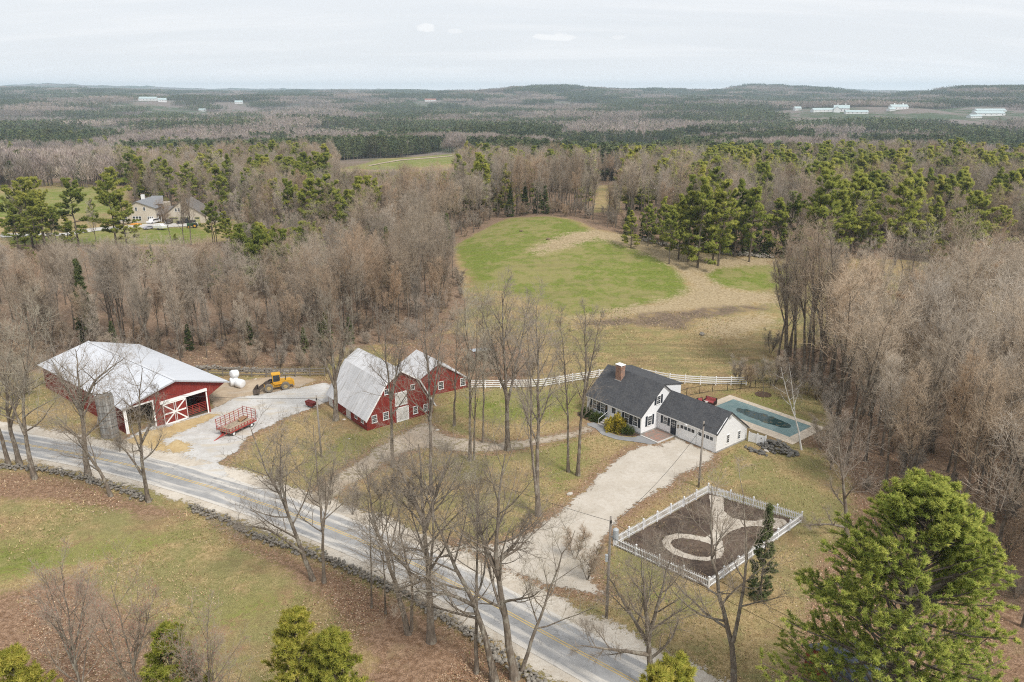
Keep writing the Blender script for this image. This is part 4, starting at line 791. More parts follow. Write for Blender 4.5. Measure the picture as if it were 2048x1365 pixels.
# brick patio, steps, flagstone walk and bed in front
def hw(x, y, z=0.0): return (HO[0] + math.cos(HA) * x - math.sin(HA) * y, HO[1] + math.sin(HA) * x + math.cos(HA) * y, z)
patio = MB().box(HL + 0.03, 12.55, 0.02, GY0 - 0.035, -0.1, 0.10).obj('patio', m_brick('patio_brick', (0.200, 0.075, 0.050), (0.300, 0.135, 0.095), (0.23, 0.19, 0.16), 0.22, 0.11, 'Generated'), None, (HO[0], HO[1], 0), HA, kind='structure')
pm_ = m_brick('patio_brick_paving', (0.200, 0.070, 0.045), (0.310, 0.140, 0.100), (0.24, 0.20, 0.17), 0.22, 0.11, 'UV')
patio.data.materials[0] = pm_
MB().box(HL + 0.06, 12.75, -0.20, 0.019, -0.1, 0.125).box(12.551, 12.75, 0.019, GY0 - 0.035, -0.1, 0.125).obj('patio_curb', mat('granite_curb', (0.52, 0.50, 0.47), 0.85, 0.12), patio)
FLAG = m_sheet('bluestone', ((0.215, 0.215, 0.22), (0.30, 0.30, 0.30), (0.26, 0.25, 0.23)), None, 0.12)
sheet('stone_walk', np.array([hw(*p)[:2] for p in ((2.6, -2.6), (3.2, -1.7), (5.0, -1.75), (6.2, -2.6), (8.2, -2.3), (9.6, -1.2), (9.75, -0.2), (12.7, -0.22), (12.3, -1.1), (10.6, -2.1), (8.8, -3.3), (6.5, -3.7), (4.5, -3.0), (3.2, -3.1))]), 0.045, FLAG, 0.25)
MULCH = m_sheet('bark_mulch', ((0.075, 0.045, 0.030), (0.130, 0.085, 0.060), (0.060, 0.040, 0.030)), None, 0.2)
sheet('planting_bed', np.array([hw(*p)[:2] for p in ((5.3, -0.05), (9.7, -0.05), (9.5, -1.1), (8.0, -2.2), (6.2, -2.4), (5.5, -1.6))]), 0.04, MULCH, 0.25)
sheet('planting_bed', np.array([hw(*p)[:2] for p in ((-0.6, -0.05), (3.6, -0.05), (3.4, -1.3), (2.2, -2.0), (0.2, -1.9), (-0.8, -1.2))]), 0.04, MULCH, 0.25)
steps = thing('entry_steps', 'grey granite entry steps leading down from the white front door', 'steps', hw(dx_ - 0.05, 0), HA)
for k in range(4):
    MB().box(-0.85, 0.85, -0.5 - 0.36 * (k + 1) if k else -0.90, -0.035 if k == 0 else -0.5 - 0.36 * k - 0.045, -0.1, 0.72 - 0.17 * k).obj('step', mat('granite_step', (0.40, 0.37, 0.34), 0.85, 0.15), steps)
MB().bar((-0.8, -0.15, 0.72), (-0.8, -0.15, 1.55), 0.035).bar((-0.8, -0.15, 1.55), (-0.8, -1.9, 0.95), 0.035).bar((-0.8, -1.9, 0.95), (-0.8, -1.9, 0.05), 0.035).obj('handrail', TRIM, steps)
# ---- cattle barn with the big white roof
BO, BA, BW, BD, BL, BRd, BRz, BEr, BOr = (-49.72, 91.57), 0.88, 11.68, 25.57, 3.67, 7.0, 5.3, 2.9, 3.0
barn = thing('cattle_barn', 'large red cattle barn with broad white metal roof and sliding doors', 'barn', (BO[0], BO[1], 0), BA)
rz_ = lambda x: BL + (BRz - BL) * x / BRd if x < BRd else BRz + (BEr - BRz) * (x - BRd) / (BW + BOr - BRd)
su = lambda u, v: wall_pt(BO, BA, u, v)
o1a, o1b = su(259, 866)[0], su(311, 852)[0]; o1t = su(306, 803)[1]; d0, d1 = su(328, 848)[0], su(377, 838)[0]; o2b = su(416, 826)[0]; o2t = su(398, 785)[1] - 0.1
def piece(xa, xb, zb):
    pr = [(xa, zb), (xb, zb), (xb, rz_(xb) - 0.12)] + ([(BRd, rz_(BRd) - 0.12)] if xa < BRd < xb else []) + [(xa, rz_(xa) - 0.12)]
    return MB().prism(pr, 'y', 0.0, 0.16)
fw_ = piece(0.161, o1a, -1.2)
for a_, b_, z_ in ((o1a, o1b, o1t), (o1b, d1, -1.2), (d1, o2b, o2t), (o2b, BW - 0.161, -1.2)):
    q_ = piece(a_ + 0.002, b_ - 0.002, z_); fw_.add(q_.v, q_.f)
fw_.add(*(lambda q: (q.v, q.f))(MB().prism([(BW - 0.16, 1.5), (BW + BOr - 0.3, rz_(BW + BOr - 0.3) - 0.14), (BW - 0.16, rz_(BW) - 0.14)], 'y', 0.02, 0.14)))
fw_.obj('front_wall', RED, barn)
MB().box(0, 0.16, 0, BD, -1.2, rz_(0) - 0.1).obj('side_wall', RED, barn); MB().box(BW - 0.16, BW, 0.0, BD, -1.2, rz_(BW) - 0.12).obj('side_wall', RED, barn); q_ = MB().prism([(0.161, -1.2), (BW - 0.161, -1.2), (BW - 0.161, rz_(BW) - 0.12), (BRd, BRz - 0.12), (0.161, BL - 0.12)], 'y', BD - 0.16, BD); q_.obj('rear_wall', RED, barn)
MB().box(0.2, BW - 0.2, 0.17, BD - 0.2, -1.0, -0.72).obj('floor', mat('barn_floor_dirt', (0.12, 0.09, 0.06), 0.95, 0.3), barn)
MB().slab((-0.45, -0.5, rz_(0) - 0.10), (-0.45, BD + 0.5, rz_(0) - 0.10), (BRd, BD + 0.5, BRz + 0.05), (BRd, -0.5, BRz + 0.05), 0.12).obj('roof', WROOF, barn)
MB().slab((BW + BOr, -0.5, BEr + 0.05), (BW + BOr, BD + 0.5, BEr + 0.05), (BRd + 0.005, BD + 0.5, BRz + 0.05), (BRd + 0.005, -0.5, BRz + 0.05), 0.12).obj('roof', WROOF, barn)
MB().bar((-0.45, -0.53, rz_(0) - 0.16), (BRd, -0.53, BRz - 0.02), 0.05, 0.2).bar((BRd, -0.53, BRz - 0.02), (BW + BOr, -0.53, BEr - 0.02), 0.05, 0.2).obj('fascia', mat('grey_fascia', (0.40, 0.41, 0.43), 0.5), barn)
MB().bar((BRd, -0.5, BRz + 0.09), (BRd, BD + 0.5, BRz + 0.09), 0.35, 0.05).obj('ridge_cap', mat('ridge_cap_white', (0.60, 0.61, 0.63), 0.5, 0.05), barn)
dz0, dz1 = -0.62, o2t + 0.05
sd_ = MB().box(d0, d1, -0.14, -0.05, dz0, dz1).obj('sliding_door', RED, barn); cx_ = (d0 + d1) / 2; cz_ = (dz0 + dz1) / 2
br_ = lambda a, b, w=0.2, y=-0.165: MB().bar((a[0], y, a[1]), (b[0], y, b[1]), 0.045, w)
for a_, b_ in (((d0 + 0.1, dz0), (d0 + 0.1, dz1)), ((d1 - 0.1, dz0), (d1 - 0.1, dz1)), ((cx_ - 0.12, dz0), (cx_ - 0.12, dz1)), ((cx_ + 0.12, dz0), (cx_ + 0.12, dz1))): br_(a_, b_).obj('door_board', TRIM, sd_)
for a_, b_ in (((d0 + 0.2, dz0 + 0.1), (d1 - 0.2, dz0 + 0.1)), ((d0 + 0.2, dz1 - 0.1), (d1 - 0.2, dz1 - 0.1)), ((d0 + 0.2, cz_), (d1 - 0.2, cz_))): br_(a_, b_, 0.2, -0.167).obj('door_board', TRIM, sd_)
for sx in (0, 1):
    for sz in (0, 1): br_(((d0 + 0.15, d1 - 0.15)[sx], (dz0 + 0.15, dz1 - 0.15)[sz]), (cx_, cz_), 0.17, -0.162).obj('door_brace', TRIM, sd_)
MB().box(d0 - 0.2, o2b + 0.15, -0.24, -0.001, dz1 + 0.02, dz1 + 0.38).obj('door_track', TRIM, barn)
MB().box(o2b, o2b + 0.18, -0.05, -0.001, -0.9, dz1).obj('jamb_trim', TRIM, barn)
MB().box(o1a - 0.2, o1a, -0.05, -0.001, -0.3, o1t + 0.2).box(o1b, o1b + 0.2, -0.05, -0.001, -0.4, o1t + 0.2).box(o1a - 0.001, o1b + 0.001, -0.05, -0.001, o1t, o1t + 0.2).obj('opening_trim', TRIM, barn); MB().box(-0.05, 0.17, -0.05, -0.001, -0.3, rz_(0) - 0.3).obj('corner_board', TRIM, barn)
gt = MB()
for k in range(6): gt.bar((d1, 0.4, -0.45 + k * 0.24), (o2b, 0.4, -0.45 + k * 0.24), 0.05)
for k in range(4): gt.bar((d1 + (o2b - d1) * k / 3, 0.4, -0.5), (d1 + (o2b - d1) * k / 3, 0.4, 0.8), 0.06)
gt.obj('gate', REDP, barn)
st_ = MB()
for k in range(8): st_.bar((d1 - 1 + k * 0.7, 4.0, -0.7), (d1 - 1 + k * 0.7, 4.0, 0.9), 0.07)
st_.bar((d1 - 1, 4.0, 0.9), (d1 + 4, 4.0, 0.9), 0.08).bar((d1 - 1, 4.0, 0.3), (d1 + 4, 4.0, 0.3), 0.08).obj('stall_rails', mat('galvanised_rail', (0.32, 0.32, 0.32), 0.5), barn)
MB().box(1.0, 4.2, 3.0, 6.0, -0.72, 0.5).box(1.4, 3.6, 3.2, 5.8, 0.5, 1.2).obj('hay_stack', mat('stacked_hay', (0.33, 0.25, 0.13), 0.95, 0.3, 3, 0, 0.5), barn)
# ---- stave silo at the corner
sp_ = G(221, 872); silo = thing('stave_silo', 'small weathered grey stave silo with open brown top beside cattle barn', 'silo', sp_)
for k in range(22):
    a = 6.2832 * k / 22; MB().add([(math.cos(b) * q, math.sin(b) * q, z) for z in (-0.3, 5.6 + 0.12 * math.sin(k * 2.1)) for b, q in ((a - 0.13, 1.05), (a + 0.13, 1.05), (a + 0.13, 0.97), (a - 0.13, 0.97))], [(0, 1, 2, 3), (7, 6, 5, 4), (0, 4, 5, 1), (1, 5, 6, 2), (2, 6, 7, 3), (3, 7, 4, 0)]).obj('stave', mat('silo_grey_%d' % (k % 3), ((0.24, 0.235, 0.22), (0.30, 0.295, 0.28), (0.20, 0.19, 0.175))[k % 3], 0.9, 0.3), silo)
for z in (0.5, 1.5, 2.5, 3.5, 4.5): MB().tube([(math.cos(6.2832 * k / 20) * 1.07, math.sin(6.2832 * k / 20) * 1.07, z) for k in range(21)], 0.025, 4).obj('hoop', STEEL, silo)
MB().tube([(0, 0, 4.9), (0, 0, 5.1)], [0.96, 0.94], 16).obj('fill', mat('silo_fill_brown', (0.16, 0.11, 0.07), 0.95, 0.3), silo)
# ---- gambrel barn
AO, AA, AW, AD = (-18.79, 92.25), 0.66, 10.1, 11.5
gb_ = thing('gambrel_barn', 'red gambrel barn with worn galvanised roof, white loft doors and side wing', 'barn', (AO[0], AO[1], 0), AA)
PR = [(0, 1.85), (2.95, 5.95), (5.15, 7.28), (7.95, 5.40), (AW, 1.5)]
MB().prism([(0.0, -0.6), (AW, -0.6), (AW, 1.4), (7.95, 5.28), (5.15, 7.12), (2.95, 5.80), (0.0, 1.72)], 'y', 0.0, AD).obj('wall', RED, gb_)
ex = [(-0.28, 1.46), PR[1], PR[2], PR[3], (AW + 0.25, 1.02)]
for k in range(4):
    a_, b_ = (ex[k], ex[k + 1]) if k < 2 else (ex[k + 1], ex[k])
    MB().slab((a_[0], -0.3, a_[1]), (a_[0], AD + 0.25, a_[1]), (b_[0], AD + 0.25, b_[1] + 0.002 * k), (b_[0], -0.3, b_[1] + 0.002 * k), 0.09).obj('roof', GROOF, gb_)
tr_ = MB()
for k in range(4): tr_.bar((ex[k][0], -0.34, ex[k][1] - 0.07), (ex[k + 1][0], -0.34, ex[k + 1][1] - 0.07), 0.06, 0.17)
tr_.obj('rake_trim', TRIM, gb_)
aw = lambda u, v: wall_pt(AO, AA, u, v)
for u, v, w, h in ((773, 789, 0.62, 0.72), (825, 779, 0.62, 0.72), (749, 845, 0.78, 1.0), (772, 839, 0.86, 1.05), (831, 827, 0.74, 1.05), (851.5, 822, 0.74, 1.0)):
    s_, z_ = aw(u, v); window(gb_, s_, z_, w, h, 0.0, 0, nx=2 if h < 0.9 else 3, ny=2 if h < 0.9 else 2, sash=h > 0.9)
def barn_door(u0, u1, v0, v1):
    a_, z1 = aw(u0, v0); b_, _ = aw(u1, v0); z0 = aw((u0 + u1) / 2, v1)[1]; d = MB().box(a_, b_, -0.06, -0.001, z0, z1).obj('barn_door', mat('old_white_door', (0.62, 0.61, 0.58), 0.8, 0.14), gb_)
    MB().box(a_, a_ + 0.14, -0.08, -0.061, z0, z1).box(b_ - 0.14, b_, -0.08, -0.061, z0, z1).box(a_ + 0.14, b_ - 0.14, -0.08, -0.061, z1 - 0.14, z1).box(a_ + 0.14, b_ - 0.14, -0.08, -0.061, z0, z0 + 0.14).box((a_ + b_) / 2 - 0.03, (a_ + b_) / 2 + 0.03, -0.075, -0.061, z0 + 0.14, z1 - 0.14).obj('door_frame', TRIM, d)
barn_door(789, 813.5, 787, 811); barn_door(792, 817, 817, 842)
# left side openings
MB().box(-0.06, -0.001, 4.6, 5.9, 0.0, 1.8).obj('barn_door', mat('old_white_door', (0.62, 0.61, 0.58)), gb_); MB().box(-0.06, -0.001, 10.0, 11.3, 0.0, 1.75).obj('barn_door', mat('old_white_door', (0.62, 0.61, 0.58)), gb_)
for yy in (1.2, 3.0): window(gb_, 0, 0, 0.7, 0.85, at=(0, yy, 0.75), rz=-math.pi / 2, nx=2, sash=False)
# wing behind on the right, its gable to the front
WO, WA, WD = (-11.49, 104.66), 0.56, 7.0
wx, wy = WO[0] - AO[0], WO[1] - AO[1]; wl_ = (math.cos(AA) * wx + math.sin(AA) * wy, -math.sin(AA) * wx + math.cos(AA) * wy, 0)
MB().prism([(-2.6, -0.6), (5.8, -0.6), (5.8, 1.5), (1.0, 4.68), (-2.6, 2.6)], 'y', 0, WD).obj('wing_wall', RED, gb_, wl_, WA - AA)
MB().slab((-2.9, -0.25, 2.50), (-2.9, WD + 0.2, 2.50), (1.0, WD + 0.2, 4.80), (1.0, -0.25, 4.80), 0.09).obj('roof', GROOF, gb_, wl_, WA - AA); MB().slab((6.05, -0.25, 1.42), (6.05, WD + 0.2, 1.42), (1.002, WD + 0.2, 4.80), (1.002, -0.25, 4.80), 0.09).obj('roof', GROOF, gb_, wl_, WA - AA)
for u, v in ((882, 778), (925.5, 771)):
    s_, z_ = wall_pt(WO, WA, u, v); window(gb_, 0, 0, 0.85, 1.15, at=(wl_[0] + math.cos(WA - AA) * s_, wl_[1] + math.sin(WA - AA) * s_, z_), rz=WA - AA, nx=2)
# ---- run-in shed in the pasture behind
shp = G(961, 722); shed = thing('pasture_shed', 'small red shed with pale blue-grey roof in pasture behind gambrel barn', 'shed', shp, 0.3)
MB().box(-1.3, 1.3, 1.0, 1.1, -0.2, 1.7).box(-1.3, -1.2, -1.0, 0.999, -0.2, 1.9).box(1.2, 1.3, -1.0, 0.999, -0.2, 1.9).obj('wall', RED, shed); MB().slab((-1.5, -1.3, 2.15), (1.5, -1.3, 2.15), (1.5, 1.3, 1.75), (-1.5, 1.3, 1.75), 0.07).obj('roof', mat('blue_grey_metal', (0.42, 0.47, 0.52), 0.5), shed)
# ---- red shed under the big pine
rp = G(1694, 1378); rsh = thing('garden_shed', 'red shed with white trim and blue-grey roof under the big pine', 'shed', rp, 0.15)
MB().prism([(-2.3, -0.3), (2.3, -0.3), (2.3, 2.2), (0, 3.5), (-2.3, 2.2)], 'x', -2.2, 2.2).obj('wall', RED, rsh)
for sg in (-1, 1): MB().slab((-2.45, sg * 2.6, 2.13), (2.45, sg * 2.6, 2.13), (2.45, 0.003 * sg, 3.62), (-2.45, 0.003 * sg, 3.62), 0.08).obj('roof', m_shingle('blue_grey_shingles', (0.062, 0.072, 0.100), (0.085, 0.096, 0.130), (0.10, 0.11, 0.14)) if sg < 0 else bpy.data.materials['blue_grey_shingles'], rsh)
MB().box(-2.23, -2.05, -2.34, -2.301, -0.2, 2.2).box(2.05, 2.23, -2.34, -2.301, -0.2, 2.2).box(-0.15, 0.0, -2.34, -2.301, -0.2, 2.1).box(0.95, 1.1, -2.34, -2.301, -0.2, 2.1).obj('trim', TRIM, rsh)
window(rsh, -1.15, 0.9, 0.8, 0.9, -2.3, 0, nx=2)

# ---- neighbour's tan house across the wood
def far_at(u, v): return G(u, v)
np_ = far_at(238, 447); nh = thing('neighbour_house', 'tan house and double garage in the clearing beyond the left wood', 'house', np_, 0.06)
k_ = math.hypot(np_[0], np_[1]) / FPX / math.cos(math.atan2(-np_[0], np_[1])) * 1.02      # metres per photograph pixel there
TANW = m_boards('tan_clapboard', ((0.52, 0.46, 0.375), (0.58, 0.52, 0.43)), 0.2, 2, None, 0.15); TROOF = m_shingle('brown_grey_shingles', (0.150, 0.135, 0.125), (0.200, 0.180, 0.165), (0.22, 0.21, 0.20)); TROOF2 = m_shingle('grey_shingles', (0.200, 0.205, 0.215), (0.260, 0.265, 0.275), (0.27, 0.27, 0.28))
def gable(par, x0, x1, ze, xp, zp, d, y0=0.0, roof=TROOF, zr=None):
    MB().prism([(x0, -1), (x1, -1), (x1, zr or ze), (xp, zp), (x0, ze)], 'y', y0, y0 + d).obj('wall', TANW, par)
    MB().slab((x0 - 0.5, y0 - 0.4, ze - 0.1), (x0 - 0.5, y0 + d + 0.4, ze - 0.1), (xp, y0 + d + 0.4, zp + 0.25), (xp, y0 - 0.4, zp + 0.25), 0.18).obj('roof', roof, par); MB().slab((x1 + 0.5, y0 - 0.4, (zr or ze) - 0.1), (x1 + 0.5, y0 + d + 0.4, (zr or ze) - 0.1), (xp + 0.003, y0 + d + 0.4, zp + 0.25), (xp + 0.003, y0 - 0.4, zp + 0.25), 0.18).obj('roof', roof, par)
X = lambda u: (u - 238) * k_
gable(nh, X(252), X(296), 5.0, X(269), 7.0, 11, 0.0, TROOF2); MB().prism([(X(237), -1), (X(252), -1), (X(252), 4.2), (X(237), 2.6)], 'y', 0.02, 10).obj('wall', TANW, nh); MB().slab((X(235), -0.3, 2.45), (X(235), 10.5, 2.45), (X(253), 10.5, 4.75), (X(253), -0.3, 4.75), 0.18).obj('roof', TROOF, nh)
MB().box(X(275), X(300), 5, 12, 2, 5.6).obj('wall', TANW, nh); MB().slab((X(272), 4.2, 5.7), (X(302), 4.2, 5.7), (X(296), 8.4, 8.0), (X(278), 8.4, 8.0), 0.15).obj('roof', TROOF2, nh)
MB().box(X(296), X(313), 2.5, 9, -1, 2.7).obj('wall', mat('porch_shade_brown', (0.20, 0.155, 0.12), 0.8), nh); MB().slab((X(295), 0.6, 2.75), (X(314), 0.6, 2.75), (X(314), 6.0, 4.9), (X(295), 6.0, 4.9), 0.15).obj('porch_roof', TROOF, nh)
for k in range(4): MB().box(X(297) + k * 0.95, X(297) + k * 0.95 + 0.15, 0.9, 1.05, -1, 2.65).obj('porch_post', TRIM, nh)
gable(nh, X(312), X(372), 3.0, X(338), 7.2, 10.5, -1.0, TROOF, 2.6); gable(nh, X(372.6), X(388), 2.4, X(373.4), 2.9, 8, -0.6, TROOF, 1.9)
MB().box(X(268) - 0.5, X(268) + 0.5, 6, 7, 6.5, 8.6).obj('chimney', TRIM, nh)
for u, z, w, h in ((242.5, 0.9, 1.2, 1.3), (249, 0.9, 1.2, 1.3), (262, 0.9, 0.95, 1.4), (266.5, 0.9, 0.95, 1.4), (271, 0.9, 0.95, 1.4), (284, 1.3, 0.6, 0.9), (287, 1.3, 0.6, 0.9), (290.3, 1.3, 0.6, 0.9), (267, 4.1, 0.8, 1.2), (279.5, 4.1, 0.8, 1.2)): window(nh, X(u), z, w, h, 0.0, 0, nx=1, ny=1)
for u, z in ((329, 3.9), (333.5, 3.9)): window(nh, X(u), z, 0.75, 1.1, -1.0, 0, nx=1, ny=1)
for u0, u1 in ((317, 331), (334, 348), (356, 364)):
    d = MB().box(X(u0), X(u1), -1.06, -1.001, -0.3, 2.1).obj('garage_door', mat('sage_green_paint', (0.38, 0.37, 0.20), 0.6), nh); MB().box(X(u0) + 0.2, X(u1) - 0.2, -1.09, -1.061, 1.45, 1.85).obj('pane', GLASS, d)
DR2 = GP([(0, 468), (130, 467), (180, 457), (240, 453), (300, 448), (395, 446), (400, 452), (330, 456), (250, 459), (190, 463), (140, 472), (0, 476)]); sheet('driveway', DR2, 0.12, GRAV, 1.2)
sheet('field_track', GP([(735, 332), (770, 325), (800, 320), (905, 311.5), (905, 313), (800, 322), (770, 327), (740, 333.5)]), 0.25, DIRT, 2.0)
# ------------------------------------------------------------------ fences
def resamp(pl, step):
    pl = np.asarray(pl, float); s = np.concatenate([[0], np.cumsum(np.linalg.norm(np.diff(pl, axis=0), axis=1))]); n = max(1, int(round(s[-1] / step))); t = np.linspace(0, s[-1], n + 1)
    return np.stack([np.interp(t, s, pl[:, 0]), np.interp(t, s, pl[:, 1])], 1)
def h0(x, y): return float(H(x, y))
def rail_fence(name, label, px, step, m, ht, rails, rw, pw, cap=True):
    pts = resamp(GP(px), step); t = thing(name, label, 'fence', (pts[0][0], pts[0][1], h0(*pts[0]))); ox, oy, oz = t.location
    pmesh = MB().box(-pw / 2, pw / 2, -pw / 2, pw / 2, -0.4, ht + 0.12)
    if cap: pmesh.add([(-pw * 0.62, -pw * 0.62, ht + 0.121), (pw * 0.62, -pw * 0.62, ht + 0.121), (pw * 0.62, pw * 0.62, ht + 0.121), (-pw * 0.62, pw * 0.62, ht + 0.121), (0, 0, ht + 0.22)], [(3, 2, 1, 0), (0, 1, 4), (1, 2, 4), (2, 3, 4), (3, 0, 4)])
    pmesh = pmesh.mesh('post', m); rmesh = MB().box(0, 1, -0.02, 0.02, -rw / 2, rw / 2).mesh('rail', m)
    for i, (x, y) in enumerate(pts):
        z = h0(x, y); d = pts[min(i + 1, len(pts) - 1)] - pts[max(i - 1, 0)]; link('post', pmesh, t, (x - ox, y - oy, z - oz), math.atan2(d[1], d[0]))
        if i + 1 < len(pts):
            e = pts[i + 1] - pts[i]; L = float(np.linalg.norm(e)); dz = h0(*pts[i + 1]) - z; u = e / L
            for r_ in rails:
                o = link('rail', rmesh, t, (x - ox + u[0] * pw * 0.4, y - oy + u[1] * pw * 0.4, z - oz + r_), math.atan2(e[1], e[0])); o.scale = (L - pw * 0.8, 1, 1); o.rotation_euler[1] = -math.atan2(dz, L)
    return t
rail_fence('rail_fence', 'long white four-rail fence curving behind the white house', [(940, 778), (1010, 777), (1082, 776), (1137, 766), (1195, 757), (1240, 752), (1285, 754), (1332, 764), (1383, 769), (1437, 771), (1492, 771)], 2.3, WHITE, 1.25, (0.3, 0.62, 0.94, 1.24), 0.14, 0.13)
rail_fence('board_fence', 'weathered brown board fence behind the wheel loader', [(388, 752), (470, 753.5), (560, 754.5), (650, 753)], 2.4, WOODG, 1.35, (0.4, 0.85, 1.28), 0.17, 0.15, False)
rail_fence('mesh_fence', 'low black metal fence around the pool lawn behind the house', [(1352, 800), (1371, 793), (1394, 789), (1417, 784), (1456, 782), (1494, 777), (1540, 776)], 2.2, BLACK, 1.2, (0.12, 1.18), 0.04, 0.06, False)
# solid white panels beside the garage
pa, pb = np.array(G(1497, 883)[:2]), np.array(G(1530, 892)[:2]); e_ = pb - pa; pf_ = thing('panel_fence', 'solid white panel fence and gate joining the garage corner', 'fence', (pa[0], pa[1], 0), math.atan2(e_[1], e_[0])); Lp = float(np.linalg.norm(e_))
for k in range(2):
    MB().box(Lp * k / 2 + 0.07, Lp * (k + 1) / 2 - 0.07, -0.02, 0.02, 0.05, 1.25).obj('panel', WHITE, pf_)
for k in range(3): MB().box(Lp * k / 2 - 0.065, Lp * k / 2 + 0.065, -0.065, 0.065, -0.2, 1.38).obj('post', WHITE, pf_)
MB().box(Lp * 0.72, Lp * 0.76, -0.05, -0.021, 0.8, 0.95).obj('latch', BLACK, pf_)
# ---- picket fence round the kitchen garden
GC = [np.array(p) for p in ((9.86, 65.49), (21.5, 75.84), (29.59, 69.83), (17.42, 58.72))]
pk = thing('picket_fence', 'white picket fence enclosing the kitchen garden beside the driveway', 'fence', (GC[0][0], GC[0][1], 0)); ox, oy = GC[0]
PKT = MB().add([(-0.035, -0.012, 0.06), (0.035, -0.012, 0.06), (0.035, 0.012, 0.06), (-0.035, 0.012, 0.06), (-0.035, -0.012, 1.0), (0.035, -0.012, 1.0), (0.035, 0.012, 1.0), (-0.035, 0.012, 1.0), (0, -0.012, 1.08), (0, 0.012, 1.08)], [(3, 2, 1, 0), (0, 1, 5, 8, 4), (2, 3, 7, 9, 6), (1, 2, 6, 5), (3, 0, 4, 7), (5, 6, 9, 8), (4, 8, 9, 7)]).mesh('picket', WHITE)
GPST = MB().box(-0.06, 0.06, -0.06, 0.06, -0.3, 1.18).box(-0.08, 0.08, -0.08, 0.08, 1.181, 1.22).add([(-0.07, -0.07, 1.221), (0.07, -0.07, 1.221), (0.07, 0.07, 1.221), (-0.07, 0.07, 1.221), (0, 0, 1.33)], [(3, 2, 1, 0), (0, 1, 4), (1, 2, 4), (2, 3, 4), (3, 0, 4)]).mesh('post', WHITE)
GRL = MB().box(0, 1, 0.013, 0.05, -0.045, 0.045).mesh('rail', WHITE); gate_at = None; npk = 0
for k in range(4):
    a, b = GC[k], GC[(k + 1) % 4]; L = float(np.linalg.norm(b - a)); u = (b - a) / L; ang = math.atan2(u[1], u[0]); nb_ = int(round(L / 2.35))
    for j in range(nb_):
        s0, s1 = L * j / nb_, L * (j + 1) / nb_; p = a + u * s0 - GC[0]; link('post', GPST, pk, (p[0], p[1], 0), ang)
        if k == 1 and j == 0: gate_at = (a + u * (s0 + 0.1), ang, s1 - s0 - 0.2); continue
        for z in (0.25, 0.82): r_ = link('rail', GRL, pk, (p[0], p[1], z), ang); r_.scale = (s1 - s0, 1, 1)
        n_ = int((s1 - s0 - 0.16) / 0.176)
        for i in range(n_):
            q = a + u * (s0 + 0.11 + (s1 - s0 - 0.22) * (i + 0.5) / n_) - GC[0]; npk += 1
            if npk <= 300: link('picket', PKT, pk, (q[0], q[1], 0), ang)
gt_ = thing('garden_gate', 'white picket gate with diagonal brace at the back of kitchen garden', 'gate', (gate_at[0][0], gate_at[0][1], 0), gate_at[1]); Lg = gate_at[2]
n_ = int(Lg / 0.15)
for i in range(n_): link('picket', PKT, gt_, (Lg * (i + 0.5) / n_, -0.02, 0))
for z in (0.25, 0.82): link('rail', GRL, gt_, (0, -0.02, z)).scale = (Lg, 1, 1)
MB().bar((0.05, 0.05, 0.2), (Lg - 0.05, 0.05, 0.95), 0.03, 0.09).obj('brace', WHITE, gt_)
SOIL = m_sheet('dark_garden_soil', ((0.055, 0.040, 0.032), (0.115, 0.082, 0.062), (0.17, 0.125, 0.09)), None, 0.15, 0.7)
sheet('garden_soil', np.array(GC), 0.03, SOIL, 0.3, 0.3)
zz = lambda pts: GP([(1160 + x / 3.938, 940 + y / 3.938) for x, y in pts])
PEAS = m_sheet('pea_stone_path', ((0.46, 0.405, 0.335), (0.54, 0.485, 0.41), (0.38, 0.32, 0.255)), None, 0.10)
sheet('garden_path', zz([(1015, 200), (1132, 222), (1135, 330), (1200, 380), (1290, 400), (1380, 405), (1500, 380), (1600, 390), (1640, 420), (1560, 470), (1470, 455), (1380, 445), (1280, 455), (1180, 490), (1115, 545), (1135, 640), (1110, 695), (1000, 722), (860, 708), (740, 670), (660, 610), (640, 565), (670, 525), (760, 502), (880, 512), (990, 535), (1040, 500), (1050, 420), (1035, 330)]), 0.045, PEAS, 0.12, 0.2,
      zz([(712, 580), (740, 550), (820, 540), (920, 555), (1010, 580), (1060, 610), (1060, 660), (1010, 690), (920, 685), (820, 655), (740, 615)]))
# ---- pool in house coordinates
pool = thing('swimming_pool', 'in-ground pool under teal winter cover with dark puddle of rain water', 'pool', (HO[0], HO[1], 0), HA)
PX0, PX1, PY0, PY1 = 9.9, 22.1, 14.3, 19.5
COPE = mat('sandstone_coping', (0.60, 0.51, 0.40), 0.85, 0.12, 1.5)
link('cover', np_mesh('cover', *(lambda X, Y: (np.stack([X.ravel(), Y.ravel(), (0.048 - 0.022 * np.clip(1 - ((X - 16.4) / 5.6) ** 2 - ((Y - 17.0) / 2.3) ** 2, 0, 1)).ravel()], 1), [np.stack([np.arange(X.size).reshape(X.shape)[:-1, :-1], np.arange(X.size).reshape(X.shape)[:-1, 1:], np.arange(X.size).reshape(X.shape)[1:, 1:], np.arange(X.size).reshape(X.shape)[1:, :-1]], -1).reshape(-1, 4)]))(*np.meshgrid(np.linspace(PX0, PX1, 40), np.linspace(PY0, PY1, 24))), m_cover(), smooth=True), pool)
m_ = NT('standing_water'); v_ = m_.coord('Object'); a_ = m_.noise(1.6, 5, 0.65, v_, 0.3); c_ = m_.mix(m_.ramp(a_, 0.54, 0.66), (0.020, 0.055, 0.055), (0.20, 0.17, 0.10)); WATER = m_.done(m_.pbr(c_, m_.ramp(a_, 0.54, 0.62, 0.12, 0.8), 0, None, 0.35))
g_ = np.random.default_rng(8); pd = [(16.6 + (4.4 + g_.normal(0, 0.25)) * math.cos(t), 17.0 + (1.25 + g_.normal(0, 0.12)) * math.sin(t), 0.038) for t in np.linspace(0, 6.2832, 61)[:-1]]
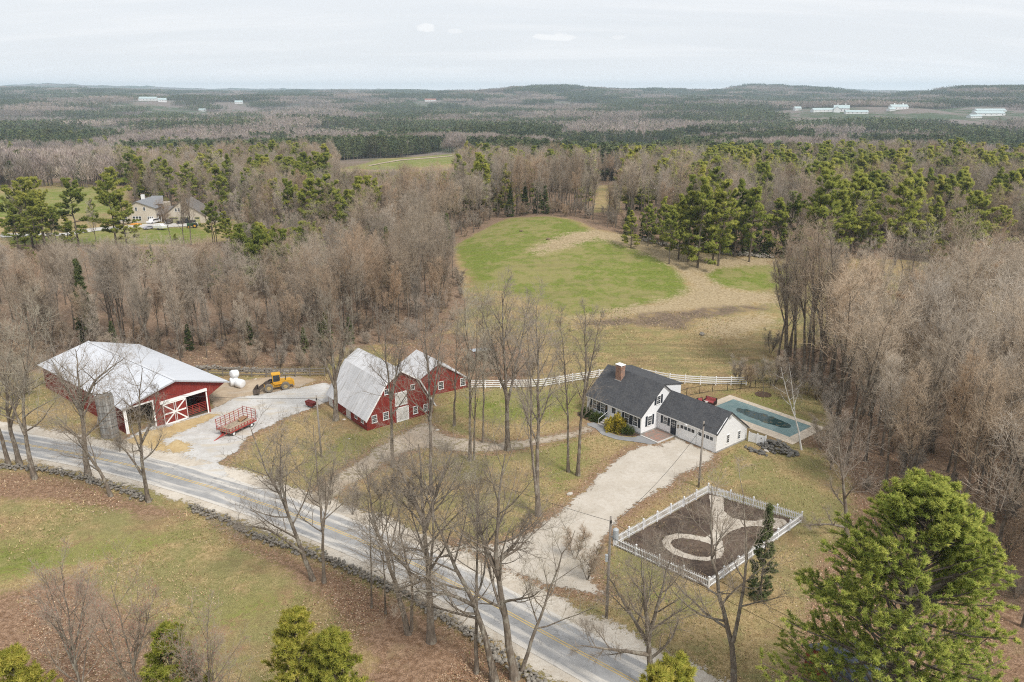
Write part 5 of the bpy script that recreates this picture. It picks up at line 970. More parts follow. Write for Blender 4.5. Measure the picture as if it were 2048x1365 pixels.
MB().add(pd + [(16.6, 17.0, 0.038)], [(i, (i + 1) % 60, 60) for i in range(60)]).obj('puddle', WATER, pool)
def slabs(x0, x1, y0, y1, nx, ny):
    for i in range(nx):
        for j in range(ny):
            g = 0.006; MB().box(x0 + (x1 - x0) * i / nx + g, x0 + (x1 - x0) * (i + 1) / nx - g, y0 + (y1 - y0) * j / ny + g, y0 + (y1 - y0) * (j + 1) / ny - g, -0.15, 0.055 + 0.004 * ((i * 7 + j * 3) % 3)).obj('coping_slab', COPE, pool)
slabs(PX0, PX1, PY1, PY1 + 1.0, 10, 1); slabs(PX0, PX1, PY0 - 1.7, PY0, 10, 1); slabs(PX0 - 1.3, PX0, PY0 - 1.7, PY1 + 1.0, 1, 6); slabs(PX1, PX1 + 1.5, PY0 - 1.7, PY1 + 1.0, 1, 6)
# wicker seats by the pool
WICK = mat('dark_wicker', (0.055, 0.030, 0.026), 0.8, 0.3, 12); CUSH = mat('faded_red_cushion', (0.42, 0.10, 0.10), 0.85, 0.2)
def wicker(label, at, rz, w):
    t = thing('patio_chair', label, 'chair', at, rz, None); MB().box(-w / 2, w / 2, -0.4, 0.4, 0.05, 0.32).box(-w / 2, -w / 2 + 0.14, -0.4, 0.4, 0.321, 0.62).box(w / 2 - 0.14, w / 2, -0.4, 0.4, 0.321, 0.62).obj('frame', WICK, t)
    MB().box(-w / 2, w / 2, 0.30, 0.42, 0.322, 0.92).obj('backrest', WICK, t); MB().box(-w / 2 + 0.15, w / 2 - 0.15, -0.38, 0.28, 0.325, 0.46).obj('seat_cushion', CUSH, t); MB().prism([(0.14, 0.461), (0.26, 0.461), (0.29, 0.9), (0.2, 0.9)], 'x', -w / 2 + 0.16, w / 2 - 0.16).obj('back_cushion', CUSH, t)
    for sx in (-1, 1):
        for sy in (-1, 1): MB().box(sx * (w / 2 - 0.05) - 0.03, sx * (w / 2 - 0.05) + 0.03, sy * 0.36 - 0.03, sy * 0.36 + 0.03, -0.05, 0.05).obj('leg', WICK, t)
wicker('wide dark wicker loveseat with faded red cushions beside the pool', G(1420, 808), HA + 0.2, 1.7)
wicker('smaller wicker armchair with red cushions partly hidden by garage roof', G(1401, 810), HA + 1.2, 0.95)
t_ = thing('side_table', 'low pale round table between the two wicker poolside seats', 'table', G(1410, 809)); MB().tube([(0, 0, 0.42), (0, 0, 0.46)], 0.42, 14).obj('table_top', mat('pale_table', (0.6, 0.57, 0.52), 0.6), t_); MB().tube([(0, 0, 0), (0, 0, 0.42)], [0.25, 0.08], 8).obj('leg', WICK, t_)
# ------------------------------------------------------------------ rocks and stone walls
def rock_mesh(seed, m, sq=(1, 0.8, 0.62)):
    import bmesh as _b
    g = np.random.default_rng(seed); bm = _b.new(); _b.ops.create_icosphere(bm, subdivisions=1, radius=0.5); d = nrm(g.normal(0, 1, (7, 3))); c = g.uniform(0.26, 0.44, 7)
    for v in bm.verts:
        p = np.array(v.co)
        for k in range(7):
            ex_ = p @ d[k] - c[k]
            if ex_ > 0: p = p - d[k] * ex_ * 0.9
        p = p * np.array(sq) + g.normal(0, 0.018, 3); v.co = p
    me = bpy.data.meshes.new('stone'); bm.to_mesh(me); bm.free(); me.materials.append(m); return me
def m_rock(name, c0, c1):
    m = NT(name); r = m.rand(); v = m.coord('Object'); a = m.noise(3, 5, 0.65, v); c = m.mix(a, c0, c1); c = m.mix(m.math('MULTIPLY', r, 0.6), c, mul(c1, 1.35)); c = m.mix(m.ramp(m.noise(6, 3, 0.6, v), 0.56, 0.7, 0, 0.5), c, (0.36, 0.36, 0.31))
    return m.done(m.pbr(c, 0.9, 0, m.bump(a, 0.5, 0.05), 0.15))
ROCKM = m_rock('lichened_granite', (0.130, 0.112, 0.092), (0.310, 0.280, 0.238)); ROCKS = [rock_mesh(500 + k, ROCKM) for k in range(6)]
def stone_wall(label, pls, width, height, size, seed, maxn=300):
    g = np.random.default_rng(seed); base = GP(pls[0])[0]; t = thing('stone_wall', label, 'wall', (base[0], base[1], h0(*base))); L = []
    for pl in pls:
        pts = resamp(GP(pl), size * 0.34)
        for i, (x, y) in enumerate(pts):
            for j in range(g.integers(2, 5)):
                lay = g.uniform(); L.append((x + g.normal(0, width * 0.32), y + g.normal(0, width * 0.32), lay ** 1.5 * height, size * g.uniform(0.55, 1.25) * (1.1 - 0.3 * lay)))
    L.sort(key=lambda q: math.hypot(q[0], q[1])); mV, mF, n = [], [], 0; ox, oy, oz = t.location
    for k, (x, y, z, s) in enumerate(L):
        if k < maxn:
            o = link('stone', ROCKS[k % 6], t, (x - ox, y - oy, h0(x, y) - oz + z + s * 0.12), g.uniform(0, 6.28)); o.scale = (s, s, s * g.uniform(0.8, 1.2)); o.rotation_euler[0] = g.normal(0, 0.2)
        else:
            me = ROCKS[k % 6]; V = np.array([v.co for v in me.vertices]) * s; a = g.uniform(0, 6.28); V = np.stack([V[:, 0] * math.cos(a) - V[:, 1] * math.sin(a) + x - ox, V[:, 0] * math.sin(a) + V[:, 1] * math.cos(a) + y - oy, V[:, 2] + h0(x, y) - oz + z + s * 0.12], 1)
            mV.append(V); mF.append(np.array([p.vertices[:] for p in me.polygons]) + n); n += len(V)
    if mV: link('rubble', np_mesh('rubble', np.concatenate(mV), [np.concatenate(mF)], ROCKM), t, kind='stuff')
    return t
stone_wall('tumbled grey fieldstone wall along the near edge of the road', [[(-140, 928), (0, 936), (62, 938), (105, 945), (187, 964), (250, 984), (293, 1002)], [(383, 1019), (449, 1042), (508, 1073), (566, 1093), (664, 1124), (723, 1152), (797, 1183), (871, 1229), (922, 1260), (970, 1288), (1001, 1316), (1062, 1357), (1120, 1400)]], 0.8, 0.5, 0.44, 21)
stone_wall('mossy stone wall along the wood edge beyond the hay field', [[(1285, 482), (1360, 498), (1420, 505), (1480, 512), (1545, 516)]], 1.2, 0.7, 1.0, 22, 60)
stone_wall('old stone wall at the foot of the left wood behind the yard', [[(330, 742), (420, 738), (480, 742), (560, 745), (615, 742)]], 1.0, 0.4, 0.7, 23, 60)
def boulder(label, u, v, s, m=None, name='boulder'):
    o = link(name, (ROCKS[int(u) % 6] if m is None else rock_mesh(int(u), m)), None, G(u, v), (u * 0.37) % 6.28, label=label, category='rock'); o.scale = (s, s * 0.8, s * 0.8); return o
PALE = mat('pale_quartz', (0.52, 0.48, 0.42), 0.9, 0.2, 3)
boulder('pale flat boulder on the lawn beside the gravel driveway', 1140, 988, 1.1, PALE); boulder('grey boulder lying alone in the mown field behind the house', 1404, 669, 1.9); boulder('pale stone at the foot of the thick trunk left of gambrel barn', 688, 840, 0.7, PALE)
boulder('small white stone on the barn lawn near the utility pole', 698, 878, 0.5, PALE); boulder('low pale rock on the lawn in front of gambrel barn', 875, 861, 0.8, PALE); boulder('white rock lying beside the dark rubble pile', 1533, 903, 0.9, PALE)
boulder('brown hump near the top of the green knoll', 1042, 463, 1.7, mat('brown_clod', (0.17, 0.12, 0.075), 0.95, 0.3)); boulder('brown hump on the straw track across the knoll', 1097, 479, 1.8, mat('brown_clod', (0.17, 0.12, 0.075), 0.95, 0.3))
boulder('white stone on the bare soil in front of board fence', 511, 759, 0.7, PALE)
DROCK = m_rock('dark_pile_stone', (0.050, 0.046, 0.042), (0.150, 0.140, 0.125)); DR = [rock_mesh(520 + k, DROCK) for k in range(4)]
def pile(label, u, v, rx, ry, hh, n, s, seed, rz=0.0):
    g = np.random.default_rng(seed); t = thing('stone_pile', label, 'stone pile', G(u, v), rz)
    for k in range(n):
        r_ = math.sqrt(g.uniform()); a = g.uniform(0, 6.28); o = link('stone', DR[k % 4], t, (rx * r_ * math.cos(a), ry * r_ * math.sin(a), hh * (1 - r_ ** 1.6) * g.uniform(0.3, 1.0) + 0.05), g.uniform(0, 6.28)); q = s * g.uniform(0.6, 1.4); o.scale = (q, q, q * 0.8)
    return t
pile('dark rubble pile with brush beside the panel fence', 1556, 899, 2.6, 1.5, 1.3, 130, 0.6, 31, HA); pile('low scatter of dark stones left of the rubble pile', 1512, 903, 1.6, 0.6, 0.35, 28, 0.55, 32, HA)

# ------------------------------------------------------------------ machines in the yard
def wheel(par, loc, r, w, rimr, rimm, rz=0.0, hub=True):
    m = MB(); n = 18; prof = [(rimr, -w / 2), (r * 0.94, -w / 2), (r, -w / 2 + w * 0.2), (r, w / 2 - w * 0.2), (r * 0.94, w / 2), (rimr, w / 2)]; V = [(q * math.cos(6.2832 * k / n), y, q * math.sin(6.2832 * k / n)) for k in range(n) for q, y in prof]
    m.add(V, [(k * 6 + j, k * 6 + (j + 1) % 6, ((k + 1) % n) * 6 + (j + 1) % 6, ((k + 1) % n) * 6 + j) for k in range(n) for j in range(6)])
    o = m.obj('wheel', RUBBER, par, loc, rz); MB().tube([(0, -w * 0.36, 0), (0, w * 0.36, 0)], rimr * 1.0, 14).tube([(0, -w * 0.46, 0), (0, w * 0.46, 0)], rimr * 0.35, 8).obj('rim', rimm, o); return o
# wheel loader: x forward
lp = G(553, 779); la = G(527, 784); LDA = math.atan2(la[1] - lp[1], la[0] - lp[0])
ld = thing('wheel_loader', 'yellow wheel loader with rusty bucket parked by the board fence', 'loader', lp, LDA); ld.scale = (0.88, 0.88, 0.88)
YR = mat('dusty_yellow_rim', (0.42, 0.31, 0.14), 0.8, 0.3); WT = mat('dusty_tyre', (0.19, 0.165, 0.135), 0.9, 0.3)
for x, y in ((1.25, -0.85), (1.25, 0.85), (-1.45, -0.85), (-1.45, 0.85)):
    w_ = wheel(ld, (x, y, 0.72), 0.72, 0.48, 0.36, YR); w_.data.materials[0] = WT
MB().prism([(-2.7, 0.85), (-0.55, 0.75), (-0.35, 1.25), (-0.45, 1.65), (-2.45, 1.62), (-2.75, 1.35)], 'y', -0.62, 0.62).obj('engine_hood', YEL, ld); MB().box(-2.95, -2.72, -0.7, 0.7, 0.6, 1.3).obj('counterweight', YEL, ld)
MB().prism([(-0.6, 0.55), (0.3, 0.55), (2.0, 0.75), (2.0, 1.1), (0.35, 1.25), (-0.6, 1.2)], 'y', -0.48, 0.48).obj('frame', YEL, ld)
cab = MB().box(-0.75, 0.55, -0.6, 0.6, 1.2, 1.55).box(-0.82, 0.62, -0.66, 0.66, 2.72, 2.86).box(-0.75, -0.65, -0.6, -0.5, 1.55, 2.72).box(-0.75, -0.65, 0.5, 0.6, 1.55, 2.72).box(0.45, 0.55, -0.6, -0.5, 1.55, 2.72).box(0.45, 0.55, 0.5, 0.6, 1.55, 2.72).obj('cab', YEL, ld)
for b_ in ((-0.64, 0.44, -0.57, -0.55), (-0.64, 0.44, 0.55, 0.57)): MB().box(b_[0], b_[1], b_[2], b_[3], 1.56, 2.71).obj('cab_window', GLASS, cab)
MB().box(0.49, 0.51, -0.49, 0.49, 1.56, 2.71).obj('cab_window', GLASS, cab); MB().box(-0.72, -0.70, -0.49, 0.49, 1.56, 2.71).obj('cab_window', GLASS, cab)
for sy in (-0.4, 0.4): MB().bar((0.75, sy, 1.75), (2.5, sy, 0.75), 0.14, 0.28).bar((2.5, sy, 0.75), (2.9, sy, 0.35), 0.14, 0.28).obj('lift_arm', STEEL, ld); MB().bar((0.9, sy * 0.6, 1.1), (2.1, sy * 0.6, 1.15), 0.1).obj('ram', BLACK, ld)
MB().bar((0.7, 0, 1.3), (0.8, 0, 1.9), 0.7, 0.2).obj('arm_tower', BLACK, ld)
bk = MB()
for yy in (-1.15, 1.1): bk.prism([(2.85, 0.05), (3.75, 0.0), (3.1, 0.85), (2.85, 0.85)], 'y', yy, yy + 0.05)
bk.box(2.85, 3.75, -1.1, 1.1, 0.0, 0.05).box(2.80, 2.86, -1.1, 1.1, 0.05, 0.9).bar((2.84, -1.1, 0.9), (2.84, 1.1, 0.9), 0.1).obj('bucket', STEEL, ld)
MB().tube([(-1.6, 0.3, 1.6), (-1.6, 0.3, 2.3)], 0.06, 8).obj('exhaust_pipe', BLACK, ld); MB().box(-1.3, 0.3, -0.9, -0.6, 1.15, 1.2).box(-1.3, 0.3, 0.6, 0.9, 1.15, 1.2).obj('fender', YEL, ld)
# hay wagon: x forward along the tongue
wp = G(461, 866); wf = G(436, 885); WGA = math.atan2(wf[1] - wp[1], wf[0] - wp[0]) + 0.0
wp0 = np.array(G(460, 868)[:2]); ra, rb = np.array(G(424, 872)[:2]), np.array(G(485, 860)[:2])
c1, c2, c3 = np.array(G(426, 868)[:2]), np.array(G(461, 876)[:2]), np.array(G(501, 857)[:2])          # near-left, near-right, far-right bed corners
wdir = (c2 - c3) / np.linalg.norm(c2 - c3); WGA = math.atan2(wdir[1], wdir[0]); WLn, WWd = 4.6, 2.3; wc = c2 - wdir * WLn / 2 + np.array([wdir[1], -wdir[0]]) * WWd / 2
wg = thing('hay_wagon', 'red open-slat hay wagon parked on the gravel by the cattle barn', 'wagon', (wc[0], wc[1], h0(*wc)), WGA)
MB().box(-WLn / 2, WLn / 2, -WWd / 2, WWd / 2, 0.72, 0.8).obj('bed', mat('wagon_deck', (0.36, 0.29, 0.21), 0.9, 0.25), wg); MB().box(-WLn / 2, WLn / 2, -0.5, -0.38, 0.52, 0.719).box(-WLn / 2, WLn / 2, 0.38, 0.5, 0.52, 0.719).box(-WLn / 2 - 0.03, WLn / 2 + 0.03, -WWd / 2 - 0.03, -WWd / 2, 0.66, 0.84).box(-WLn / 2 - 0.03, WLn / 2 + 0.03, WWd / 2, WWd / 2 + 0.03, 0.66, 0.84).obj('frame', REDP, wg)
for sx in (-1.55, 1.55):
    for sy in (-0.95, 0.95): wheel(wg, (sx, sy, 0.36), 0.36, 0.2, 0.2, WHITE)
    MB().box(sx - 0.06, sx + 0.06, -0.9, 0.9, 0.3, 0.42).obj('axle', REDP, wg)
def side(x0, y0, x1, y1, ht, n, name, lo_only=False):
    for i in range(n + 1):
        f = i / n; MB().box(x0 + (x1 - x0) * f - 0.03, x0 + (x1 - x0) * f + 0.03, y0 + (y1 - y0) * f - 0.03, y0 + (y1 - y0) * f + 0.03, 0.8, ht).obj('stake', REDP, wg)
    for j in range(5 if ht > 1.8 else 2):
        z = 0.98 + j * (ht - 1.05) / (4 if ht > 1.8 else 1); MB().bar((x0, y0, z), (x1, y1, z), 0.035, 0.05).obj('rail', REDP, wg)
side(-WLn / 2, -WWd / 2, WLn / 2, -WWd / 2, 2.25, 6, 'side'); side(-WLn / 2, WWd / 2, WLn / 2, WWd / 2, 1.25, 9, 'side'); side(-WLn / 2, -WWd / 2, -WLn / 2, WWd / 2, 2.4, 3, 'back'); side(WLn / 2, -WWd / 2, WLn / 2, WWd / 2, 1.3, 8, 'front')
MB().bar((WLn / 2 + 0.0, 0, 0.42), (WLn / 2 + 1.9, 0.1, 0.08), 0.1).bar((WLn / 2 - 0.5, -0.4, 0.42), (WLn / 2 + 0.9, 0.05, 0.28), 0.08).bar((WLn / 2 - 0.5, 0.4, 0.42), (WLn / 2 + 0.9, 0.05, 0.28), 0.08).obj('tongue', REDP, wg)
hb = link('hay_heap', rock_mesh(90, mat('rusty_hay', (0.30, 0.17, 0.09), 0.95, 0.35, 6, 0, 0.6)), None, (wc[0] - wdir[0] * 1.4 + wdir[1] * 0.45, wc[1] - wdir[1] * 1.4 - wdir[0] * 0.45, h0(*wc) + 1.0), WGA, label='heap of rusty brown hay lying in the wagon bed', category='hay'); hb.scale = (1.8, 1.4, 0.9)
# wrapped bales
BALE = mat('white_bale_wrap', (0.78, 0.79, 0.80), 0.35, 0.06, 4)
def bale(label, u, v, z, tilt, rz, r=0.68, L=1.25):
    g = np.random.default_rng(int(u)); n = 20; m = MB(); xs = (-L / 2, -L / 2 + 0.05, -L / 2 + 0.16, 0, L / 2 - 0.16, L / 2 - 0.05, L / 2); rs = (0.45, 0.85, 0.98, 1.0, 0.98, 0.85, 0.45)
    V = [(x, math.cos(6.2832 * k / n) * r * q * (1 + g.normal(0, 0.015)), math.sin(6.2832 * k / n) * r * q * (1 + g.normal(0, 0.015))) for x, q in zip(xs, rs) for k in range(n)]
    m.add(V, [(i * n + k, i * n + (k + 1) % n, (i + 1) * n + (k + 1) % n, (i + 1) * n + k) for i in range(6) for k in range(n)] + [tuple(range(n))[::-1], tuple(6 * n + k for k in range(n))])
    p = G(u, v); o = m.obj('wrapped_bale', BALE, None, (p[0], p[1], p[2] + z), rz, True, label=label, category='hay bale', group='white wrapped bales'); o.rotation_euler = (0, tilt, rz); return o
bale('white plastic wrapped bale nearest the loader', 481, 775, 0.62, 0.1, -0.4); bale('torn white wrapped bale behind the front one', 469, 771, 0.6, 0.0, 0.5); bale('white wrapped bale on top of the other two', 471, 770, 1.75, 0.15, 0.9, 0.62, 1.15)
# two-handled cart at the yard edge
cp = G(622, 815); ct = thing('hand_cart', 'dark red two-handled barrow left at the edge of the gravel yard', 'cart', cp, -0.5)
MB().prism([(-0.55, 0.35), (0.55, 0.30), (0.75, 0.85), (-0.70, 0.95)], 'y', -0.38, 0.38).obj('tub', mat('dull_red_tub', (0.16, 0.025, 0.022), 0.6, 0.3), ct); wheel(ct, (-0.45, 0, 0.24), 0.24, 0.12, 0.12, STEEL)
for sy in (-0.3, 0.3): MB().bar((-0.3, sy, 0.3), (1.45, sy * 1.1, 0.5), 0.05).bar((0.45, sy, 0.36), (0.5, sy, 0.0), 0.045).obj('handle', STEEL, ct)
# ------------------------------------------------------------------ utility poles and wires
def pole(label, u, v, ht, r=0.125, box=None):
    t = thing('utility_pole', label, 'utility pole', G(u, v)); MB().tube([(0, 0, -0.3), (0, 0, ht * 0.5), (0, 0, ht)], [r, r * 0.86, r * 0.68], 10).obj('pole', POLEW, t, smooth=True)
    MB().box(-0.06, 0.06, -r - 0.06, -r * 0.5, ht - 0.5, ht - 0.36).tube([(0, -r - 0.04, ht - 0.36), (0, -r - 0.04, ht - 0.22)], 0.05, 6).obj('insulator', BLACK, t); return t
p1 = pole('grey utility pole standing on the lawn left of gambrel barn', 643, 915, 8.0); p2 = pole('grey utility pole at the driveway corner in front of the garage', 1397, 975, 8.0); p3 = pole('tall utility pole with transformer at the garden corner by the road', 1213, 1236, 9.6, 0.14)
MB().tube([(0.42, -0.1, 7.6), (0.42, -0.1, 8.5)], 0.24, 12).tube([(0.42, -0.1, 8.5), (0.42, -0.1, 8.6)], [0.24, 0.12], 12).box(0.1, 0.25, -0.14, -0.06, 7.8, 7.9).obj('transformer', mat('transformer_grey', (0.42, 0.44, 0.45), 0.5, 0.08), p3); MB().box(-0.34, -0.12, -0.3, -0.05, 5.6, 6.2).obj('meter_box', mat('transformer_grey', (0.42, 0.44, 0.45)), p3)
def wire(label, a, b, sag):
    a, b = Vector(a), Vector(b); pts = [a.lerp(b, k / 24) - Vector((0, 0, sag * 4 * (k / 24) * (1 - k / 24))) for k in range(25)]; MB().tube([p - a for p in pts], 0.018, 4).obj('overhead_wire', BLACK, None, a, None, label=label, category='wire')
top = lambda p, h, dx=0.0: (p.location[0] + dx, p.location[1] - 0.2, p.location[2] + h)
wire('thin service wire from the driveway pole to the garage gable', top(p2, 7.75), hw(GX + 0.15, 4.2, 3.7), 0.5); wire('sagging wire between the garden pole and the driveway pole', top(p3, 8.9), top(p2, 7.75), 0.8); wire('sagging wire between the garden pole and the barn lawn pole', top(p3, 9.3), top(p1, 7.75), 1.3)
wire('wire running left from the barn lawn pole above the wagon', top(p1, 7.75), (-62, 96, 6.0), 1.0); wire('upper wire leaving the garden pole along the road', top(p3, 9.3), (34, 29, 8.5), 0.7); wire('lower wire leaving the garden pole along the road', top(p3, 7.9), (34, 30, 7.4), 0.8)
# ------------------------------------------------------------------ neighbour's vehicles
def car(name, label, cat, u, v, rz, col, L=4.5, hgt=1.5, pick=False, sc=1.0):
    t = thing(name, label, cat, G(u, v), rz); t.scale = (sc,) * 3; m = mat('paint_%s_%d' % (name, int(u)), col, 0.3, 0.05, 3, 0, 0, 0.5); w = 1.8
    MB().prism([(-L / 2, 0.35), (L / 2, 0.35), (L / 2, 0.75), (L / 2 - 0.15, 0.9), (-L / 2 + 0.1, 0.95), (-L / 2, 0.8)], 'y', -w / 2, w / 2).obj('body', m, t)
    c0, c1 = (-0.6, 1.1) if pick else (-L / 2 + 0.35, 0.9)
    cb = MB().prism([(c0 - 0.15, 0.93), (c1 + 0.35, 0.91), (c1 - 0.25, hgt), (c0 + 0.2, hgt)], 'y', -w / 2 + 0.08, w / 2 - 0.08).obj('cabin', m, t); MB().prism([(c0 + 0.1, 1.0), (c1 + 0.1, 1.0), (c1 - 0.3, hgt - 0.08), (c0 + 0.27, hgt - 0.08)], 'y', -w / 2 + 0.06, w / 2 - 0.06).obj('side_window', GLASS, cb)
    for sx in (-1, 1):
        for sy in (-1, 1): wheel(t, (sx * L * 0.31, sy * 0.82, 0.34), 0.34, 0.22, 0.2, STEEL)
    for sy in (-0.6, 0.6): MB().box(L / 2 - 0.02, L / 2 + 0.02, sy - 0.15, sy + 0.15, 0.62, 0.76).obj('headlight', WHITE, t)
    return t
car('parked_car', 'white car parked beside the neighbour\'s garage', 'car', 307, 447, -1.9, (0.75, 0.75, 0.76), 4.6, 1.6); car('parked_car', 'small dark car parked in front of neighbour\'s garage door', 'car', 341, 447, -1.6, (0.05, 0.055, 0.06), 4.3, 1.5); car('pickup_truck', 'black pickup parked at the right end of neighbour\'s drive', 'truck', 372, 447, -2.6, (0.018, 0.02, 0.024), 5.4, 1.85, True, 1.05)
car('parked_car', 'silver grey car on the grass below neighbour\'s drive', 'car', 297, 459, -2.4, (0.38, 0.37, 0.42), 3.6, 1.3, False, 0.85)
bt = thing('covered_boat', 'white boat on trailer on the grass below neighbour\'s drive', 'boat', G(323, 460), -0.35)
MB().add([(-2.4, -0.9, 0.6), (1.2, -0.9, 0.6), (2.7, 0, 0.85), (1.2, 0.9, 0.6), (-2.4, 0.9, 0.6), (-2.4, -1.0, 1.3), (1.3, -1.0, 1.35), (3.0, 0, 1.5), (1.3, 1.0, 1.35), (-2.4, 1.0, 1.3)], [(4, 3, 2, 1, 0), (5, 6, 7, 8, 9), (0, 1, 6, 5), (1, 2, 7, 6), (2, 3, 8, 7), (3, 4, 9, 8), (4, 0, 5, 9)]).obj('hull', WHITE, bt); MB().prism([(-2.2, 1.36), (1.0, 1.41), (0.3, 1.9), (-1.6, 1.85)], 'y', -0.7, 0.7).obj('cover', WHITE, bt)
for sy in (-0.75, 0.75): wheel(bt, (-0.6, sy, 0.3), 0.3, 0.2, 0.15, STEEL)
ky = thing('kayak', 'small orange kayak lying on the grass before neighbour\'s house', 'kayak', G(272, 451), 0.1); MB().tube([(-2, 0, 0.3), (-1.2, 0, 0.25), (0, 0, 0.25), (1.2, 0, 0.25), (2, 0, 0.3)], [0.05, 0.4, 0.55, 0.4, 0.05], 10).obj('hull', mat('orange_plastic', (0.62, 0.27, 0.05), 0.5), ky); MB().tube([(-0.4, 0, 0.78), (0.4, 0, 0.78)], 0.12, 8).obj('cockpit', BLACK, ky)
tc = thing('farm_tractor', 'dark green tractor half hidden by the pine at neighbour\'s drive', 'tractor', G(386, 456), -2.9); MB().box(-0.4, 1.7, -0.4, 0.4, 0.7, 1.5).box(-1.2, -0.1, -0.6, 0.6, 0.9, 1.4).obj('body', mat('tractor_green', (0.03, 0.085, 0.035), 0.5), tc); MB().box(-1.1, -0.2, -0.55, 0.55, 2.2, 2.3).box(-1.1, -1.02, -0.55, -0.47, 1.4, 2.2).box(-1.1, -1.02, 0.47, 0.55, 1.4, 2.2).obj('canopy', BLACK, tc)
for x, r in ((-0.7, 0.75), (1.2, 0.45)):
    for sy in (-0.75, 0.75): wheel(tc, (x, sy, r), r, 0.35, r * 0.5, YEL)
# ------------------------------------------------------------------ distant farms
FW, FR, FR2 = mat('far_white_wall', (0.72, 0.72, 0.71), 0.7, 0.05), mat('far_pale_green_roof', (0.42, 0.50, 0.50), 0.6, 0.08, 0.2), mat('far_red_roof', (0.33, 0.16, 0.12), 0.7, 0.1)
FAR_CLEAR = []
def far_barn(label, u, v, L, W, ht, rz, roof=None, wall=None, cup=0, clear=True, wins=5):
    p = G(u, v); roof = roof or FR; wall = wall or FW; t = thing('distant_barn', label, 'barn', p, rz); MB().prism([(-W / 2, -6), (W / 2, -6), (W / 2, ht * 0.55), (0, ht), (-W / 2, ht * 0.55)], 'x', -L / 2, L / 2).obj('wall', wall, t); s = (ht * 0.45) / (W / 2)
    for sg in (-1, 1): MB().slab((-L / 2 - 0.4, sg * (W / 2 + 0.5), ht * 0.55 - 0.5 * s + 0.3), (L / 2 + 0.4, sg * (W / 2 + 0.5), ht * 0.55 - 0.5 * s + 0.3), (L / 2 + 0.4, 0.01 * sg, ht + 0.3), (-L / 2 - 0.4, 0.01 * sg, ht + 0.3), 0.25).obj('roof', roof, t)
    for k in range(wins): MB().box(-L / 2 + L * (k + 0.5) / wins - 0.7, -L / 2 + L * (k + 0.5) / wins + 0.7, -W / 2 - 0.08, -W / 2 + 0.05, ht * 0.18, ht * 0.36).obj('window', GLASS, t)
    for k in range(cup): x = -L / 2 + L * (k + 0.5) / cup; MB().box(x - 0.9, x + 0.9, -0.9, 0.9, ht - 0.6, ht + 1.8).prism([(-1.1, ht + 1.8), (1.1, ht + 1.8), (0, ht + 2.9)], 'x', x - 1.1, x + 1.1).obj('cupola', wall, t)
    if clear: FAR_CLEAR.append((p[0], p[1], 55 + L, 330))
    return t
far_barn('long low pale roofed barn at the left end of distant white farm', 1645, 224, 46, 13, 7, 0.15); far_barn('tall white barn with cupolas in the middle of the distant farm', 1682, 224, 30, 16, 13, -0.3, cup=2); far_barn('gable-fronted white barn left of the cupola barn', 1672, 225, 14, 12, 11, 1.4); far_barn('lowest pale green roof in front of the cupola barn', 1712, 228, 42, 12, 6.5, -0.1)
far_barn('pale house with dormers on the distant knoll right of cupola barn', 1796, 219, 36, 13, 9, 0.1, cup=2); far_barn('small white annexe beside the dormered distant house', 1782, 222, 14, 9, 6, 0.3); far_barn('small far white house at the left edge of distant farm', 1594, 221, 16, 10, 8, 0.2)
far_barn('long white greenhouse-like barn at the far right of the valley', 1975, 232, 62, 20, 9, 0.12); far_barn('second long white barn behind the first at far right', 1978, 226, 66, 16, 8, 0.12); far_barn('low white wing in front of long barns at far right', 1948, 236, 26, 12, 5.5, 0.3)
far_barn('white barn on the far hillside at upper left', 297, 202, 50, 18, 11, 0.0, FR); far_barn('white farmhouse right of the far upper-left barn', 325, 204, 22, 12, 10, 0.4, FR); far_barn('red roofed farm building on the far central ridge', 861, 203, 42, 14, 9, 0.1, FR2); far_barn('small white house in the far valley left of centre', 478, 208, 22, 12, 9, 0.2); far_barn('tiny white house among far woods left of centre', 405, 223, 16, 10, 7, 0.1)
far_barn('brown shingled roof among the bare trees right of centre', 1252, 303, 16, 9, 8, 0.2, mat('far_brown_roof', (0.25, 0.19, 0.15), 0.8), mat('far_tan_wall', (0.36, 0.29, 0.22), 0.8)); far_barn('second tan roof among the bare trees right of centre', 1276, 301, 15, 9, 8, 1.2, mat('far_tan_roof', (0.30, 0.25, 0.20), 0.8), mat('far_tan_wall', (0.36, 0.29, 0.22)))
# ------------------------------------------------------------------ trees that stand on their own
ORD = 'first second third fourth fifth sixth seventh eighth ninth tenth eleventh twelfth thirteenth fourteenth fifteenth sixteenth seventeenth eighteenth nineteenth'.split()
def nth(k):
    if k < 19: return ORD[k]
    t, o = divmod(k + 1, 10); tens = ('twenty', 'thirty', 'forty', 'fifty')[t - 2]; return tens[:-1] + 'ieth' if o == 0 else tens + '-' + ORD[o - 1]
def plant(name, label, cat, base, tm, cm, rz, s, group=None, sxy=None):
    t = thing(name, label, cat, base, rz, group); q = sxy or s
    for n, m in (('trunk', tm), ('crown', cm)):
        o = link(n, m, t); o.scale = (q, q, s)
    return t
def hero(label, trunk, forks=(), r=0.3, seed=0, bark=BARK, twig=TWIGH, name='bare_tree', group=None, **kw):
    """a tree grown along the stems the photograph shows; first point of the first stem is its foot"""
    b = G(*trunk[0]); y = b[1]; g = np.random.default_rng(seed + 7000); L = lambda pts, yo: np.array([AT(u, v, y + yo * k) - np.array(b) for k, (u, v) in enumerate(pts)])
    m = L(trunk, g.normal(0, 0.25)); m[0] = (0, 0, -0.35); tr = [(m, 1.0, True, 1.0)]
    for f in forks: p = L(f, g.normal(0, 0.7)); tr.append((p, 0.62, False, 0.62, 0.22))
    A, B = bare_tree(seed, tr, r * 0.86, **kw); tm, cm = finish(name, A, B, bark, twig); return plant(name, label, 'tree', b, tm, cm, 0, 1.0, group)
